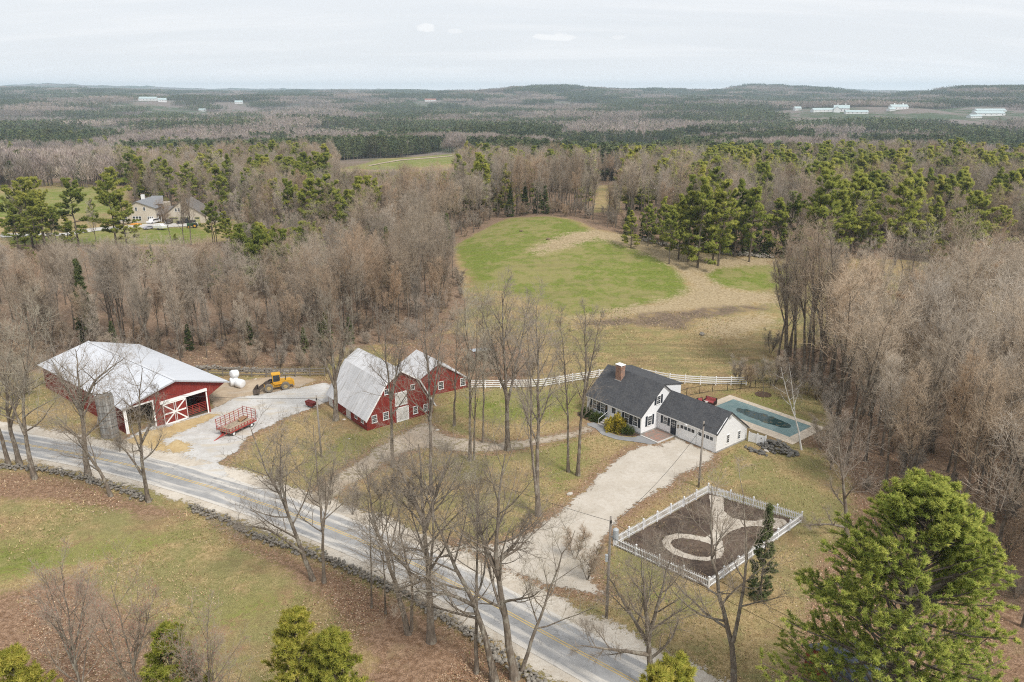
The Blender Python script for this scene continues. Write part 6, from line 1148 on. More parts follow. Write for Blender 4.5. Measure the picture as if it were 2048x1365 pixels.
K1 = dict(nl=13, n2=8, n3=6, n4=5, limb=0.30, t0=0.36, tw=0.0125, a0=22, a1=48, l4=0.8)
K2 = dict(nl=12, n2=7, n3=6, n4=5, limb=0.42, t0=0.28, tw=0.0105, up=0.08, a0=32, a1=68, l2=0.55, l3=0.55, l4=0.8)
hero('tall bare tree close in front of the gambrel barn doors', [(785, 935), (783, 830), (776, 735), (766, 645)], [[(783, 800), (796, 730), (812, 650)]], 0.27, 1, **K1)
hero('bare tree on the drive loop right of the gambrel barn', [(862, 990), (862, 880), (858, 760), (848, 610)], [[(860, 840), (875, 740), (885, 640)]], 0.27, 2, **K1)
hero('slender bare tree on the green lawn beside the barn wing', [(908, 852), (910, 770), (914, 655)], [], 0.20, 3, **K1)
hero('twin-stemmed bare tree left of the lone trunk on the lawn', [(940, 922), (940, 820), (937, 710), (928, 600)], [[(948, 918), (950, 830), (952, 720), (955, 620)]], 0.24, 4, **K1)
hero('thin straight bare tree between twin-stemmed tree and thick maple', [(966, 886), (967, 800), (968, 700), (965, 605)], [], 0.17, 5, **K1)
hero('thickest bare maple with broad round crown in the middle lawn', [(1015, 900), (1014, 820), (1010, 740), (1004, 585)], [[(1014, 810), (1036, 720), (1058, 600)], [(1014, 800), (992, 720), (962, 612)]], 0.38, 6, **dict(K1, nl=16, limb=0.32))
hero('forked bare tree with a pale low limb nearest the driveway lawn', [(1077, 1032), (1074, 940), (1078, 800), (1074, 610)], [[(1073, 990), (1063, 900), (1062, 770), (1052, 640)]], 0.32, 7, **K1)
hero('slim bare tree, left of the pair in front of the house', [(1137, 944), (1136, 850), (1130, 740), (1120, 630)], [], 0.21, 8, **dict(K1, limb=0.18))
hero('bare tree, right of the pair in front of the house', [(1156, 951), (1160, 860), (1172, 760), (1170, 615)], [[(1168, 800), (1184, 720), (1202, 630)]], 0.26, 9, **dict(K1, limb=0.2))
hero('big old bare tree at the left corner of gambrel barn', [(672, 841), (670, 760), (662, 680), (650, 585)], [[(668, 770), (690, 690), (706, 600)], [(670, 775), (640, 700), (612, 630)]], 0.40, 10, **dict(K1, limb=0.3))
hero('leaning bare tree at the left edge of frame by the road', [(18, 932), (2, 870), (-22, 800), (-40, 690)], [], 0.30, 11, **K2)
hero('bare roadside tree, second from the left edge of frame', [(40, 930), (18, 850), (10, 760), (30, 650)], [[(20, 860), (40, 780), (75, 690)]], 0.34, 12, **K2)
hero('bare roadside tree leaning left before the stone wall end', [(70, 958), (52, 890), (45, 800), (60, 660)], [[(50, 870), (20, 800), (-10, 720)]], 0.33, 13, **K2)
hero('big bare tree spreading in front of the white barn roof', [(176, 952), (168, 880), (162, 810), (152, 700)], [[(163, 815), (190, 760), (250, 715)], [(164, 830), (130, 770), (100, 715)]], 0.40, 14, **dict(K2, nl=15))
hero('crooked bare tree leaning left across the road by the stone wall', [(223, 992), (205, 950), (178, 915), (150, 865), (110, 830)], [], 0.26, 15, **K2)
hero('forked bare tree at the end of the stone wall before the silo', [(298, 1004), (288, 960), (282, 900), (278, 800), (284, 735)], [[(284, 950), (255, 905), (215, 870)], [(281, 890), (305, 840), (318, 770)]], 0.28, 16, **K2)
hero('bare tree leaning left over the road left of centre', [(628, 1162), (600, 1090), (566, 1000), (530, 940), (500, 850)], [[(575, 1025), (560, 950), (562, 860)], [(605, 1105), (540, 1060), (440, 1040)]], 0.27, 17, **K2)
hero('upright bare tree beside the leaning one left of centre', [(648, 1166), (645, 1080), (640, 1000), (625, 850)], [[(643, 1060), (660, 980), (672, 890)]], 0.20, 18, **K2)
hero('thin bare sapling below the stone wall left of centre', [(743, 1215), (742, 1120), (738, 1030), (735, 940)], [], 0.11, 19, **dict(K2, nl=8, limb=0.25))
hero('second thin bare sapling below the stone wall left of centre', [(771, 1228), (768, 1140), (764, 1060), (760, 980)], [], 0.11, 20, **dict(K2, nl=8, limb=0.25))
hero('double-stemmed bare tree leaning left at the roadside wall', [(818, 1272), (800, 1200), (779, 1127), (745, 1040), (730, 930)], [[(823, 1262), (824, 1160), (800, 1070), (790, 960)]], 0.29, 21, **K2)
hero('thick straight bare tree standing below the wall near centre', [(863, 1286), (858, 1180), (848, 1030), (835, 890)], [[(850, 1060), (875, 980), (905, 900)], [(850, 1050), (820, 980), (790, 920)]], 0.40, 22, **dict(K2, nl=15))
hero('narrow bare tree just left of the crossing roadside trunks', [(953, 1344), (952, 1250), (954, 1130), (958, 1000), (962, 930)], [], 0.19, 23, **dict(K2, nl=9, limb=0.25))
hero('bare tree leaning far left across the road at bottom centre', [(990, 1362), (970, 1270), (946, 1202), (905, 1123), (870, 1040), (850, 960)], [[(950, 1212), (905, 1190), (850, 1180), (790, 1195)]], 0.33, 24, **K2)
hero('tall bare tree with dark trunk at bottom centre beside the road', [(1031, 1357), (1015, 1270), (1000, 1185), (990, 1127), (995, 1040), (1010, 910)], [[(995, 1150), (965, 1080), (950, 980)], [(992, 1125), (1030, 1090), (1060, 1040)]], 0.38, 25, **dict(K2, nl=15))
hero('slanting bare stem leaning right beside the road at bottom centre', [(1042, 1345), (1066, 1270), (1093, 1202), (1118, 1127), (1150, 1060)], [], 0.20, 26, **dict(K2, nl=10))
hero('pale-limbed spreading bare tree at the bottom edge right of road', [(1305, 1385), (1300, 1320), (1297, 1280), (1315, 1210), (1340, 1120)], [[(1298, 1290), (1262, 1230), (1215, 1150)], [(1297, 1285), (1290, 1200), (1280, 1100)], [(1300, 1310), (1230, 1300), (1150, 1290)]], 0.34, 27, **dict(K2, limb=0.4))
hero('forked pale bare tree in front of the kitchen garden', [(1470, 1388), (1468, 1320), (1464, 1282), (1437, 1193), (1420, 1060), (1425, 970)], [[(1466, 1285), (1490, 1165), (1495, 1060), (1480, 960)]], 0.30, 28, **dict(K2, limb=0.34))
hero('dark bare tree with a long level limb right of the garden', [(1694, 1072), (1692, 1020), (1685, 950), (1670, 850)], [[(1692, 1055), (1655, 1048), (1605, 1052)]], 0.28, 29, **K2)
hero('young ornamental tree in a mulch ring on the pool lawn', [(1527, 790), (1527, 770), (1524, 722)], [], 0.08, 30, **dict(K2, nl=10, n2=6, n3=5, n4=4, limb=0.4, t0=0.3))
sheet('mulch_ring', np.array([(G(1527, 790)[0] + 1.2 * math.cos(a), G(1527, 790)[1] + 1.2 * math.sin(a)) for a in np.linspace(0, 6.28, 17)[:-1]]), 0.05, MULCH, 0.2)
hero('white birch with two stems at the corner of the pool deck', [(1604, 900), (1598, 865), (1590, 832), (1575, 790), (1562, 735)], [[(1590, 830), (1586, 790), (1578, 725)]], 0.15, 31, BIRCH, TWIGH, 'birch_tree', **dict(K2, nl=8, n2=6, n3=5, limb=0.22, t0=0.45))
# heavy trunks at the edge of the right wood
for k, (u, v, vt, r, lb) in enumerate(((1572, 722, 478, 0.45, 'thick double trunk, leftmost of the right wood edge'), (1590, 728, 472, 0.28, 'second bare trunk from the left of right wood edge'), (1608, 745, 470, 0.28, 'third bare trunk from the left of right wood edge'), (1626, 752, 468, 0.30, 'fourth bare trunk from the left of right wood edge'), (1642, 770, 470, 0.32, 'leaning fifth trunk from the left of right wood edge'), (1668, 772, 475, 0.32, 'sixth bare trunk from the left of right wood edge'))):
    hero('tall bare tree, ' + lb, [(u, v), (u + 2, (v + vt) / 2 + 20), (u + 6 * math.sin(k), vt)], [[(u + 1, v - 110), (u + 14 * (1 if k % 2 else -1), v - 180), (u + 26 * (1 if k % 2 else -1), vt + 25)]], r, 40 + k, BARK2, TWIG, group=None, **dict(K1, t0=0.45, limb=0.26))
for k, (x, y, ht, lb) in enumerate(((-24, 41, 13.5, 'red-budded bare maple in the bottom left corner, tallest'), (-19, 39, 12.0, 'red-budded bare maple right of the tallest in the bottom left'), (-29.5, 43, 12.5, 'red-budded bare maple cut by the left frame edge'))):
    g_ = np.random.default_rng(60 + k); A, B = bare_tree(60 + k, straight(g_, ht, 0.05, 3), 0.14, nl=11, n2=7, n3=6, n4=6, t0=0.22, limb=0.42, a0=26, a1=50, up=0.12, tw=0.008); A_, B_ = finish('red_maple', A, B, BARK, TWIGR); t_ = plant('maple_tree', lb, 'tree', (x, y, 0), A_, B_, k * 2.0, 1.0); V_ = B.V[-1].reshape(-1, 3, 3)[::7, 2]; Q_ = TM(); Q_.slivers(g_, V_ - [0, 0, 0.05], nrm(np.array([0, 0, 1.0]) + g_.normal(0, 0.4, V_.shape)), 0.10, 0.018); link('buds', Q_.mesh('buds', mat('red_buds', (0.34, 0.13, 0.10), 0.8, 0.3)), t_)
# the big white pine and the young ones along the bottom
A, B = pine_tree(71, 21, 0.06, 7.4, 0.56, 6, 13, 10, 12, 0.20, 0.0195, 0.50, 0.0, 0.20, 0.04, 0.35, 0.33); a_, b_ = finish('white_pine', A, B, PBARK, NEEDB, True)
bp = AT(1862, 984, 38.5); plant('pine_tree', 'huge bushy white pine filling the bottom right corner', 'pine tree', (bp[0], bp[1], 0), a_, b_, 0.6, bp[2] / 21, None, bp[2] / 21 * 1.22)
YP = []
for k in range(2):
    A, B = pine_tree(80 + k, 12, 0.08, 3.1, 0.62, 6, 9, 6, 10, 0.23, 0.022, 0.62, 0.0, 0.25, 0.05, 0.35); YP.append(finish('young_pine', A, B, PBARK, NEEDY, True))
for u, v, y, k, lb in ((330, 1256, 39, 0, 'round-topped young yellow-green pine at the bottom left'), (585, 1222, 39.5, 1, 'taller young yellow-green pine at the bottom left of centre'), (655, 1262, 38, 0, 'young pine leaning on the right of the taller bottom pine'), (22, 1302, 37, 1, 'young pine tip in the bottom left corner'), (1362, 1318, 35, 0, 'young yellow-green pine tip at bottom edge right of centre'), (1318, 1338, 34, 1, 'smaller pine tip left of the bottom edge one')):
    p = AT(u, v, y); s = p[2] / 12; plant('pine_tree', lb, 'pine tree', (p[0], p[1], 0), *YP[k], u, s, None, s * 1.12)
sp = G(1519, 1196); s = (AT(1529, 1012, sp[1])[2]) / 13; plant('spruce_tree', 'thin dark spruce at the near corner of the kitchen garden', 'spruce tree', sp, *SPRUCE_M[0][0], 0.4, s, None, s * 0.85)

# ------------------------------------------------------------------ shrubs
def bush(seed, rx, rz_, n, nl, nw, m, stems=8):
    g = np.random.default_rng(seed); A, B = TM(), TM(); d = nrm(g.normal(0, 1, (n, 3)) * np.array([1, 1, 0.9])); d[:, 2] = np.abs(d[:, 2]) * 1.0 - 0.12; rad = g.uniform(0.45, 1.0, n) ** 0.6 * (1 + 0.16 * np.sin(d[:, 0] * 7 + seed) + 0.14 * np.sin(d[:, 1] * 9))
    P = d * rad[:, None] * np.array([rx, rx, rz_]); P[:, 2] = np.maximum(P[:, 2] + 0.15, 0.05); D = nrm(np.repeat(d, 6, 0) + np.array([0, 0, 0.4]) + g.normal(0, 0.6, (n * 6, 3))); t = np.repeat(np.clip(rad * 0.75 - 0.1 + g.normal(0, 0.15, n), 0, 0.95), 6)
    B.slivers(g, np.repeat(P, 6, 0), D, nl * g.uniform(0.6, 1.3, n * 6), nw, np.stack([t - 0.1, t - 0.1, t + 0.1], 1).ravel())
    sd_ = nrm(np.stack([g.normal(0, 0.5, stems), g.normal(0, 0.5, stems), np.ones(stems)], 1)); pts, rd = grow(g, np.zeros((stems, 3)), sd_, np.full(stems, rz_ * 0.9), np.full(stems, 0.025), 4, 0.05, 0.1, 0.3); A.tubes(pts, rd, 4); return A, B
LEAFG = m_needles('rhododendron_leaves', (0.045, 0.065, 0.022), (0.110, 0.145, 0.045), (0.20, 0.22, 0.07), 0.2); LEAFY = m_needles('yellow_blossom_shrub', (0.14, 0.13, 0.03), (0.42, 0.33, 0.06), (0.75, 0.54, 0.08), 0.1)
def shrub(label, at, seed, rx, rz_, n, m, nl=0.14, nw=0.04):
    A, B = bush(seed, rx, rz_, n, nl, nw, m); t = thing('shrub', label, 'shrub', at); a, b = finish('shrub', A, B, BARK2, m, True); link('stems', a, t); link('foliage', b, t); return t
shrub('big yellow-green shrub beside the front steps', hw(6.55, -1.15), 1, 1.35, 2.1, 1500, LEAFY, 0.2, 0.05); shrub('low dark shrub right of the yellow one under house windows', hw(8.3, -0.85), 2, 0.75, 0.95, 500, LEAFG); shrub('dark evergreen shrub left of the front steps', hw(2.9, -0.95), 3, 1.0, 1.1, 900, LEAFG); shrub('dark evergreen shrub at the left corner of house front', hw(0.8, -0.9), 4, 0.95, 1.15, 900, LEAFG)
shrub('rounded conical evergreen at the wood edge right of the hay field', G(1536, 513), 5, 1.7, 4.2, 900, LEAFG, 0.35, 0.1)
BSH = []
for k in range(2):
    g_ = np.random.default_rng(90 + k); tr = [(np.array([[0, 0, -0.2], [math.cos(a) * 0.5, math.sin(a) * 0.5, 1.3], [math.cos(a) * 1.0, math.sin(a) * 1.0, 2.9]]) * g_.uniform(0.75, 1.1), 1, False, 1.0, 0.2) for a in g_.uniform(0, 6.28, 7)]
    A, B = bare_tree(95 + k, tr, 0.03, nl=6, n2=5, n3=5, n4=4, limb=0.34, tw=0.009, up=0.1); BSH.append((finish('bare_shrub', A, B, BARK2, TWIG), joined('bare_shrub_far', A, B, BARK2, TWIG)))
NUMBER = []          # alike things told apart by their order from the left
bs = [(1500, 775, 1.2), (1520, 766, 1.0), (1548, 772, 1.4), (1570, 768, 1.3), (1592, 776, 1.2), (1612, 790, 1.3), (1632, 800, 1.2), (1582, 800, 0.9), (1640, 900, 1.2), (1660, 940, 1.2), (1476, 765, 1.2), (505, 735, 1.3), (560, 738, 1.2), (615, 745, 1.3), (655, 748, 1.4), (695, 735, 1.2), (945, 745, 1.2), (985, 752, 1.2), (1030, 760, 1.3), (1065, 755, 1.2), (560, 985, 1.1), (660, 1010, 1.1), (705, 1030, 1.0), (760, 1000, 0.9), (830, 1020, 0.9), (1150, 1120, 1.0), (1175, 1160, 1.1), (60, 790, 1.3), (30, 800, 1.4), (240, 905, 0.8)]
for k, (u, v, s) in enumerate(bs):
    where = 'at the right wood edge near the pool' if u > 1450 else ('along the wood edge behind the yard' if v < 770 else ('beside the far shoulder of the road' if v > 900 else 'on the bank left of the cattle barn')); o_ = plant('bare_shrub', 'leafless brown shrub ' + where, 'shrub', G(u, v), *BSH[k % 2][0], k * 1.3, s, 'leafless shrubs ' + where); NUMBER.append((o_, u))

# ------------------------------------------------------------------ woods
gw_ = np.random.default_rng(33)
def grid_pts(x0, x1, y0, y1, step):
    xs = np.arange(x0, x1, step); ys = np.arange(y0, y1, step); X, Y = np.meshgrid(xs, ys); return X.ravel() + gw_.uniform(-0.48, 0.48, X.size) * step, Y.ravel() + gw_.uniform(-0.48, 0.48, X.size) * step
def upx(x, y): return 1024 + FPX * x / (y * math.cos(PITCH) + (CAM_H - H(x, y)) * math.sin(PITCH))
B_pts, P_pts = [], []          # x, y, height, kind
x, y = grid_pts(24, 110, 42, 140, 4.3); k_ = sdf(P_WOODR, x, y) > -0.5
for a, b in zip(x[k_], y[k_]): B_pts.append((a, b, gw_.uniform(13, 20.5), 0))
x, y = grid_pts(-150, 5, 112, 260, 4.4); k_ = (sdf(P_WOODL1, x, y) > 0)
for a, b in zip(x[k_], y[k_]): B_pts.append((a, b, gw_.uniform(10.5, 17), 1))
x, y = grid_pts(-330, 330, 120, 470, 5.7); r_ = np.hypot(x, y); az_ = np.abs(np.degrees(np.arctan2(x, y)))
k_ = (az_ < 37) & (r_ < 470) & (sdf(C_ALL_OPEN, x, y) < -1.5) & (sdf(P_WOODL1, x, y) < -1) & (sdf(C_HOUSE2, x, y) < -2) & (sdf(C_FIELD3, x, y) < -2) & (sdf(C_GAP, x, y) < -1); x, y = x[k_], y[k_]
pn_ = wav(x, y, 95, 20) + 0.45 * wav(x, y, 33, 26)
for a, b, q in zip(x, y, pn_):
    if a > 60 and b > 230: q += 0.35
    if q > 0.30 and gw_.uniform() < 0.75: P_pts.append((a, b, gw_.uniform(14, 20), 0))
    else: B_pts.append((a, b, gw_.uniform(9.5, 18), 2))
def limit(a, b, ht):
    """the low wet ground left of the wood carries only young growth; likewise the strip before the far green field"""
    u = float(upx(a, b)); z = float(H(a, b))
    if u < 700 and 132 < b < 215: ht = min(ht, 42 - b * (0.198 if u < 470 else 0.164) - z + gw_.normal(0, 0.5))
    if 675 < u < 915 and 215 < b < 520: ht = min(ht, 42 - b * 0.0985 - z)
    if 1150 < u < 1260 and 270 < b < 350: ht = min(ht, 42 - b * 0.112 - z)
    return ht
B_pts = [(a, b, limit(a, b, h), k) for a, b, h, k in B_pts]; B_pts = [p for p in B_pts if p[2] > 3.0]; P_pts = [(a, b, limit(a, b, h), k) for a, b, h, k in P_pts]; P_pts = [p for p in P_pts if p[2] > 4]
# pines one can pick out, by the top seen in the photograph
def from_top(u, vt, ht):
    y = 80.0
    while y < 900:
        p = AT(u, vt, y)
        if p[2] - float(H(p[0], y)) <= ht: break
        y *= 1.01
    return float(p[0]), float(y)
tops = [(8, 372, 16), (45, 388, 14), (75, 400, 14), (100, 415, 12), (128, 432, 9), (60, 418, 12), (20, 410, 13), (218, 340, 18), (180, 398, 8), (420, 408, 13), (455, 440, 9), (448, 425, 10), (400, 308, 20), (455, 312, 20), (500, 318, 18), (596, 325, 19), (622, 350, 16), (520, 350, 17), (545, 362, 17), (572, 360, 17), (590, 374, 15), (505, 372, 14), (430, 330, 18), (370, 330, 17), (350, 470, 6), (185, 486, 6),
        (1408, 362, 20), (1450, 368, 19), (1482, 366, 18), (1512, 380, 17), (1385, 388, 16), (1365, 395, 15), (1436, 392, 16), (1660, 348, 21), (1690, 362, 19), (1722, 352, 20), (1815, 366, 20), (1842, 380, 17), (1880, 396, 16), (1962, 388, 18), (1995, 372, 17), (2035, 352, 19), (1640, 385, 17), (1780, 375, 15), (1915, 420, 12), (2010, 415, 14), (1238, 345, 9), (1280, 345, 9), (1330, 400, 12), (1300, 415, 10), (1345, 420, 13), (1265, 425, 9), (1560, 400, 14), (1590, 385, 15), (1750, 410, 13), (1700, 400, 14), (1860, 430, 12), (1940, 440, 12), (940, 300, 18), (970, 322, 16), (1010, 330, 15)]
for k in range(46):
    tops.append((1370 + k * 15 + gw_.normal(0, 10), 318 + 22 * math.sin(k * 0.9) + gw_.normal(0, 9), gw_.uniform(15, 20)))
for k in range(26): tops.append((12 + k * 13.5 + gw_.normal(0, 6), 282 + gw_.normal(0, 9), gw_.uniform(15, 19)))
for k in range(22): tops.append((640 + k * 15 + gw_.normal(0, 8), 356 + 8 * math.sin(k) + gw_.normal(0, 6), gw_.uniform(8, 13)))
tops += [q for q in [(480 + k * 32 + gw_.normal(0, 9), 292 + gw_.normal(0, 10), gw_.uniform(15, 19)) for k in range(16)] if not 660 < q[0] < 920]
def side_of(u): return 'far left' if u < 260 else ('left of centre' if u < 700 else ('in the middle' if u < 1150 else ('right of centre' if u < 1600 else 'far right')))
special = {7: 'tall thin-stemmed white pine left of neighbour\'s house', 9: 'dense yellow-green pine at the right end of neighbour\'s drive', 10: 'small pine right of the one at neighbour\'s drive end', 12: 'tallest dark pine behind neighbour\'s garage, left', 13: 'tall dark pine right of the tallest behind neighbour\'s garage'}
for k, (u, vt, ht) in enumerate(tops):
    a, b = from_top(u, vt, ht); pm = PINES_M[(k * 7 + int(u)) % 4][0]; s = ht / 18; far = b > 330
    lb = special.get(k) or ('white pine standing %s in the evergreen belt %s' % ('far back' if far else 'nearer', side_of(u))); gp = None if k in special else 'white pines %s, %s' % ('far back' if far else 'nearer', side_of(u))
    o_ = plant('pine_tree', lb, 'pine tree', (a, b, h0(a, b)), *pm, u, s, gp, s * gw_.uniform(1.0, 1.25))
    if gp: NUMBER.append((o_, u))
for u, vt, ht, lb in ((150, 522, 15, 'narrow dark spruce rising from the left wood behind cattle barn'), (771, 458, 13, 'narrow dark spruce rising from the wood above gambrel barn'), (175, 590, 8, 'low dark spruce inside the left wood'), (300, 490, 5, 'small dark cedar at the near edge of neighbour\'s lawn')):
    a, b = from_top(u, vt, ht); plant('spruce_tree', lb, 'spruce tree', (a, b, h0(a, b)), *SPRUCE_M[0][0], u, ht / 13, None, ht / 13 * 0.8)
for k, (u, v, ht) in enumerate(((1440, 500, 7), (1462, 503, 8), (1418, 500, 9), (1398, 497, 7), (1490, 508, 7), (1285, 478, 6), (1300, 480, 8), (1330, 484, 7), (1515, 512, 8), (1375, 492, 6), (1255, 470, 7), (1560, 516, 7), (640, 700, 5), (610, 706, 4.5), (655, 690, 6), (500, 690, 5), (230, 700, 5), (175, 690, 7), (380, 700, 4.5), (700, 690, 5), (1050, 428, 8), (1075, 426, 9), (1090, 428, 8), (1020, 434, 8))):
    w_ = 'under the bare trees behind the hay field' if u > 1000 else 'in the shade of the left wood'; o_ = plant('spruce_tree', 'dark young hemlock ' + w_, 'spruce tree', G(u, v), *SPRUCE_M[k % 2][0], u, ht / 13, 'dark young hemlocks ' + w_, ht / 13 * 1.3); NUMBER.append((o_, u))
for gname in sorted({o_['group'] for o_, _ in NUMBER}):
    for k, (o_, u) in enumerate(sorted([q for q in NUMBER if q[0]['group'] == gname], key=lambda q: q[1])): o_['label'] = o_['label'] + ', ' + nth(k) + ' from left'
# the nearest bare trees as single trees, the rest as the wood
B_pts.sort(key=lambda p: math.hypot(p[0], p[1]) - (8 if p[3] == 0 else 0)); NB = 250
lab = {0: ('slender bare tree in the crowded wood right of the pool', 'bare trees of the right wood'), 1: ('bare grey-brown tree in the dense wood behind the barns', 'bare trees of the left wood'), 2: ('bare tree at the front of the wood beyond the field', 'bare trees beyond the field')}
for k, (a, b, ht, kd) in enumerate(B_pts[:NB]):
    m = WOODS_M[k % 7][0]; s = ht / 17; u, v = pix((a, b, 0)); sz = 'short' if ht < 17 else ('tall' if ht > 19 else 'middling')
    if kd == 0:
        spot = 'behind the big pine' if (u > 1720 and v > 940) else ('at the pool end' if u < 1760 else ('at the right frame edge' if u > 1960 else ('in the back rows' if v < 780 else 'in the middle rows')))
        l_ = '%s bare tree %s of the right wood' % (sz, spot); g__ = 'bare trees of the right wood ' + spot + ', ' + sz
    else: l_, g__ = lab[kd]
    t_ = link('bare_tree', None, None, (a, b, h0(a, b)), gw_.uniform(0, 6.28), label=l_, category='tree', group=g__); q_ = s * gw_.uniform(0.9, 1.25)
    for n_, me_ in (('trunk', m[0]), ('crown', m[1])):
        o_ = link(n_, me_, t_); o_.scale = (q_, q_, s)
        if n_ == 'crown' and kd == 0: o_.material_slots[0].link = 'OBJECT'; o_.material_slots[0].material = TWIGLIT

def scatter(name, meshes, pts, idx, rz, sc, **tags):
    col = bpy.data.collections.new(name + '_kinds')
    for k, me in enumerate(meshes): col.objects.link(bpy.data.objects.new('%s_kind_%02d' % (name, k), me))
    me = bpy.data.meshes.new(name); me.vertices.add(len(pts)); me.vertices.foreach_set('co', np.asarray(pts, np.float32).ravel())
    for n, t, v in (('kind_index', 'INT', idx), ('turn', 'FLOAT', rz), ('size', 'FLOAT_VECTOR', sc)):
        a = me.attributes.new(n, t, 'POINT'); a.data.foreach_set('vector' if t == 'FLOAT_VECTOR' else 'value', np.asarray(v, np.int32 if t == 'INT' else np.float32).ravel())
    o = link(name, me, None, **tags); ng = bpy.data.node_groups.new(name, 'GeometryNodeTree')
    ng.interface.new_socket('Geometry', in_out='INPUT', socket_type='NodeSocketGeometry'); ng.interface.new_socket('Geometry', in_out='OUTPUT', socket_type='NodeSocketGeometry'); N, L = ng.nodes, ng.links
    gi, go = N.new('NodeGroupInput'), N.new('NodeGroupOutput'); ip = N.new('GeometryNodeInstanceOnPoints'); ci = N.new('GeometryNodeCollectionInfo'); ci.inputs['Collection'].default_value = col; ci.inputs['Separate Children'].default_value = True; ci.inputs['Reset Children'].default_value = True
    def na(n, t): q = N.new('GeometryNodeInputNamedAttribute'); q.data_type = t; q.inputs[0].default_value = n; return q.outputs[0]
    cx = N.new('ShaderNodeCombineXYZ'); L.new(na('turn', 'FLOAT'), cx.inputs[2]); L.new(gi.outputs[0], ip.inputs['Points']); L.new(ci.outputs[0], ip.inputs['Instance']); ip.inputs['Pick Instance'].default_value = True
    L.new(na('kind_index', 'INT'), ip.inputs['Instance Index']); L.new(cx.outputs[0], ip.inputs['Rotation']); L.new(na('size', 'FLOAT_VECTOR'), ip.inputs['Scale']); L.new(ip.outputs[0], go.inputs[0])
    md = o.modifiers.new('scatter', 'NODES'); md.node_group = ng; return o
rest = B_pts[NB:]; n = len(rest); ar = np.array([(a, b, h) for a, b, h, _ in rest]); s = ar[:, 2] / 17; w = s * gw_.uniform(0.9, 1.25, n)
ki = gw_.integers(0, 7, n); redm = (np.array([k for *_, k in rest]) == 1) & (gw_.uniform(0, 1, n) < 0.10); ki[redm] = 7 + gw_.integers(0, 2, redm.sum())
scatter('bare_wood', [m[1] for m in WOODS_M] + WOODSR_J, np.stack([ar[:, 0], ar[:, 1], H(ar[:, 0], ar[:, 1])], 1), ki, gw_.uniform(0, 6.28, n), np.stack([w, w, s], 1), kind='stuff', label='bare grey-brown woodland filling the middle distance', category='woods')
x, y = grid_pts(-150, 110, 58, 300, 4.6); k_ = (sdf(P_WOODL1, x, y) > -1.5) | (sdf(P_WOODR, x, y) > -1) | ((sdf(C_ALL_OPEN, x, y) < -0.5) & (sdf(C_ALL_OPEN, x, y) > -14) & (sdf(C_HOUSE2, x, y) < -2)); x, y = x[k_], y[k_]; n = len(x); s = gw_.uniform(0.5, 1.25, n)
scatter('underbrush', [m[1] for m in BSH], np.stack([x, y, H(x, y)], 1), gw_.integers(0, 2, n), gw_.uniform(0, 6.28, n), np.stack([s * 1.2, s * 1.2, s], 1), kind='stuff', label='leafless brown underbrush on the floor of the woods', category='brush')
ar = np.array([(a, b, h) for a, b, h, _ in P_pts]); n = len(ar); s = ar[:, 2] / 18; w = s * gw_.uniform(1.0, 1.3, n); ki = np.where(gw_.uniform(0, 1, n) < 0.15, 4, gw_.integers(0, 4, n))
scatter('evergreen_wood', [m[1] for m in PINES_M] + [SPRUCE_M[1][1]], np.stack([ar[:, 0], ar[:, 1], H(ar[:, 0], ar[:, 1])], 1), ki, gw_.uniform(0, 6.28, n), np.stack([w, w, s], 1), kind='stuff', label='evergreen pine woodland mixed among the bare woods', category='woods')
def far_wood(r0, r1, step, meshes, name, label, size):
    x, y = grid_pts(-r1 * 0.72, r1 * 0.72, r0 * 0.6, r1, step); r_ = np.hypot(x, y); az_ = np.abs(np.degrees(np.arctan2(x, y))); k = (r_ > r0) & (r_ < r1) & (az_ < 39); x, y = x[k], y[k]
    k = np.ones(len(x), bool)
    for cx, cy, cr, fr in FAR_CLEAR:
        d = math.hypot(cx, cy); ux, uy = cx / d, cy / d; s = (x - cx) * ux + (y - cy) * uy; t = -(x - cx) * uy + (y - cy) * ux; k &= ~((np.abs(t) < cr * 0.8) & (s < cr * 0.5) & (s > -fr * (d / 2000)))
    k &= sdf(C_FIELD3, x, y) < -size * 0.4; far = np.hypot(x, y) > 900; op = wav(x, y, 900, 12); k &= ~(far & (op > 1.0)); x, y = x[k], y[k]
    pn = wav(x, y, 620, 30, 4) + 0.6 * wav(x, y, 210, 4) + gw_.normal(0, 0.10, len(x)); ki = np.where(pn > -0.08, 2, 0) + gw_.integers(0, 2, len(x)); s = gw_.uniform(0.88, 1.15, len(x)); w = size / (meshes[0][1]) * 1.12
    ex = np.maximum(0, (np.hypot(x, y) - 2500) / 4000)
    scatter(name, [m for m in meshes[0][0]], np.stack([x, y, H(x, y) - 0.5], 1), ki, gw_.integers(0, 4, len(x)) * 1.5708 + gw_.uniform(-0.2, 0.2, len(x)), np.stack([np.full(len(x), w), np.full(len(x), w), s], 1), kind='stuff', label=label, category='woods'); return len(x)
n1 = far_wood(458, 1050, 38, [(PATCH_MID, 40)], 'distant_wood', 'mixed bare and evergreen woodland in the valley beyond the fields', 40)
n2 = far_wood(1030, 5200, 88, [(PATCH_FAR, 90)], 'horizon_wood', 'hazy blue-grey forest rolling away to the horizon', 90)
print('woods', len(B_pts), len(P_pts), n1, n2)

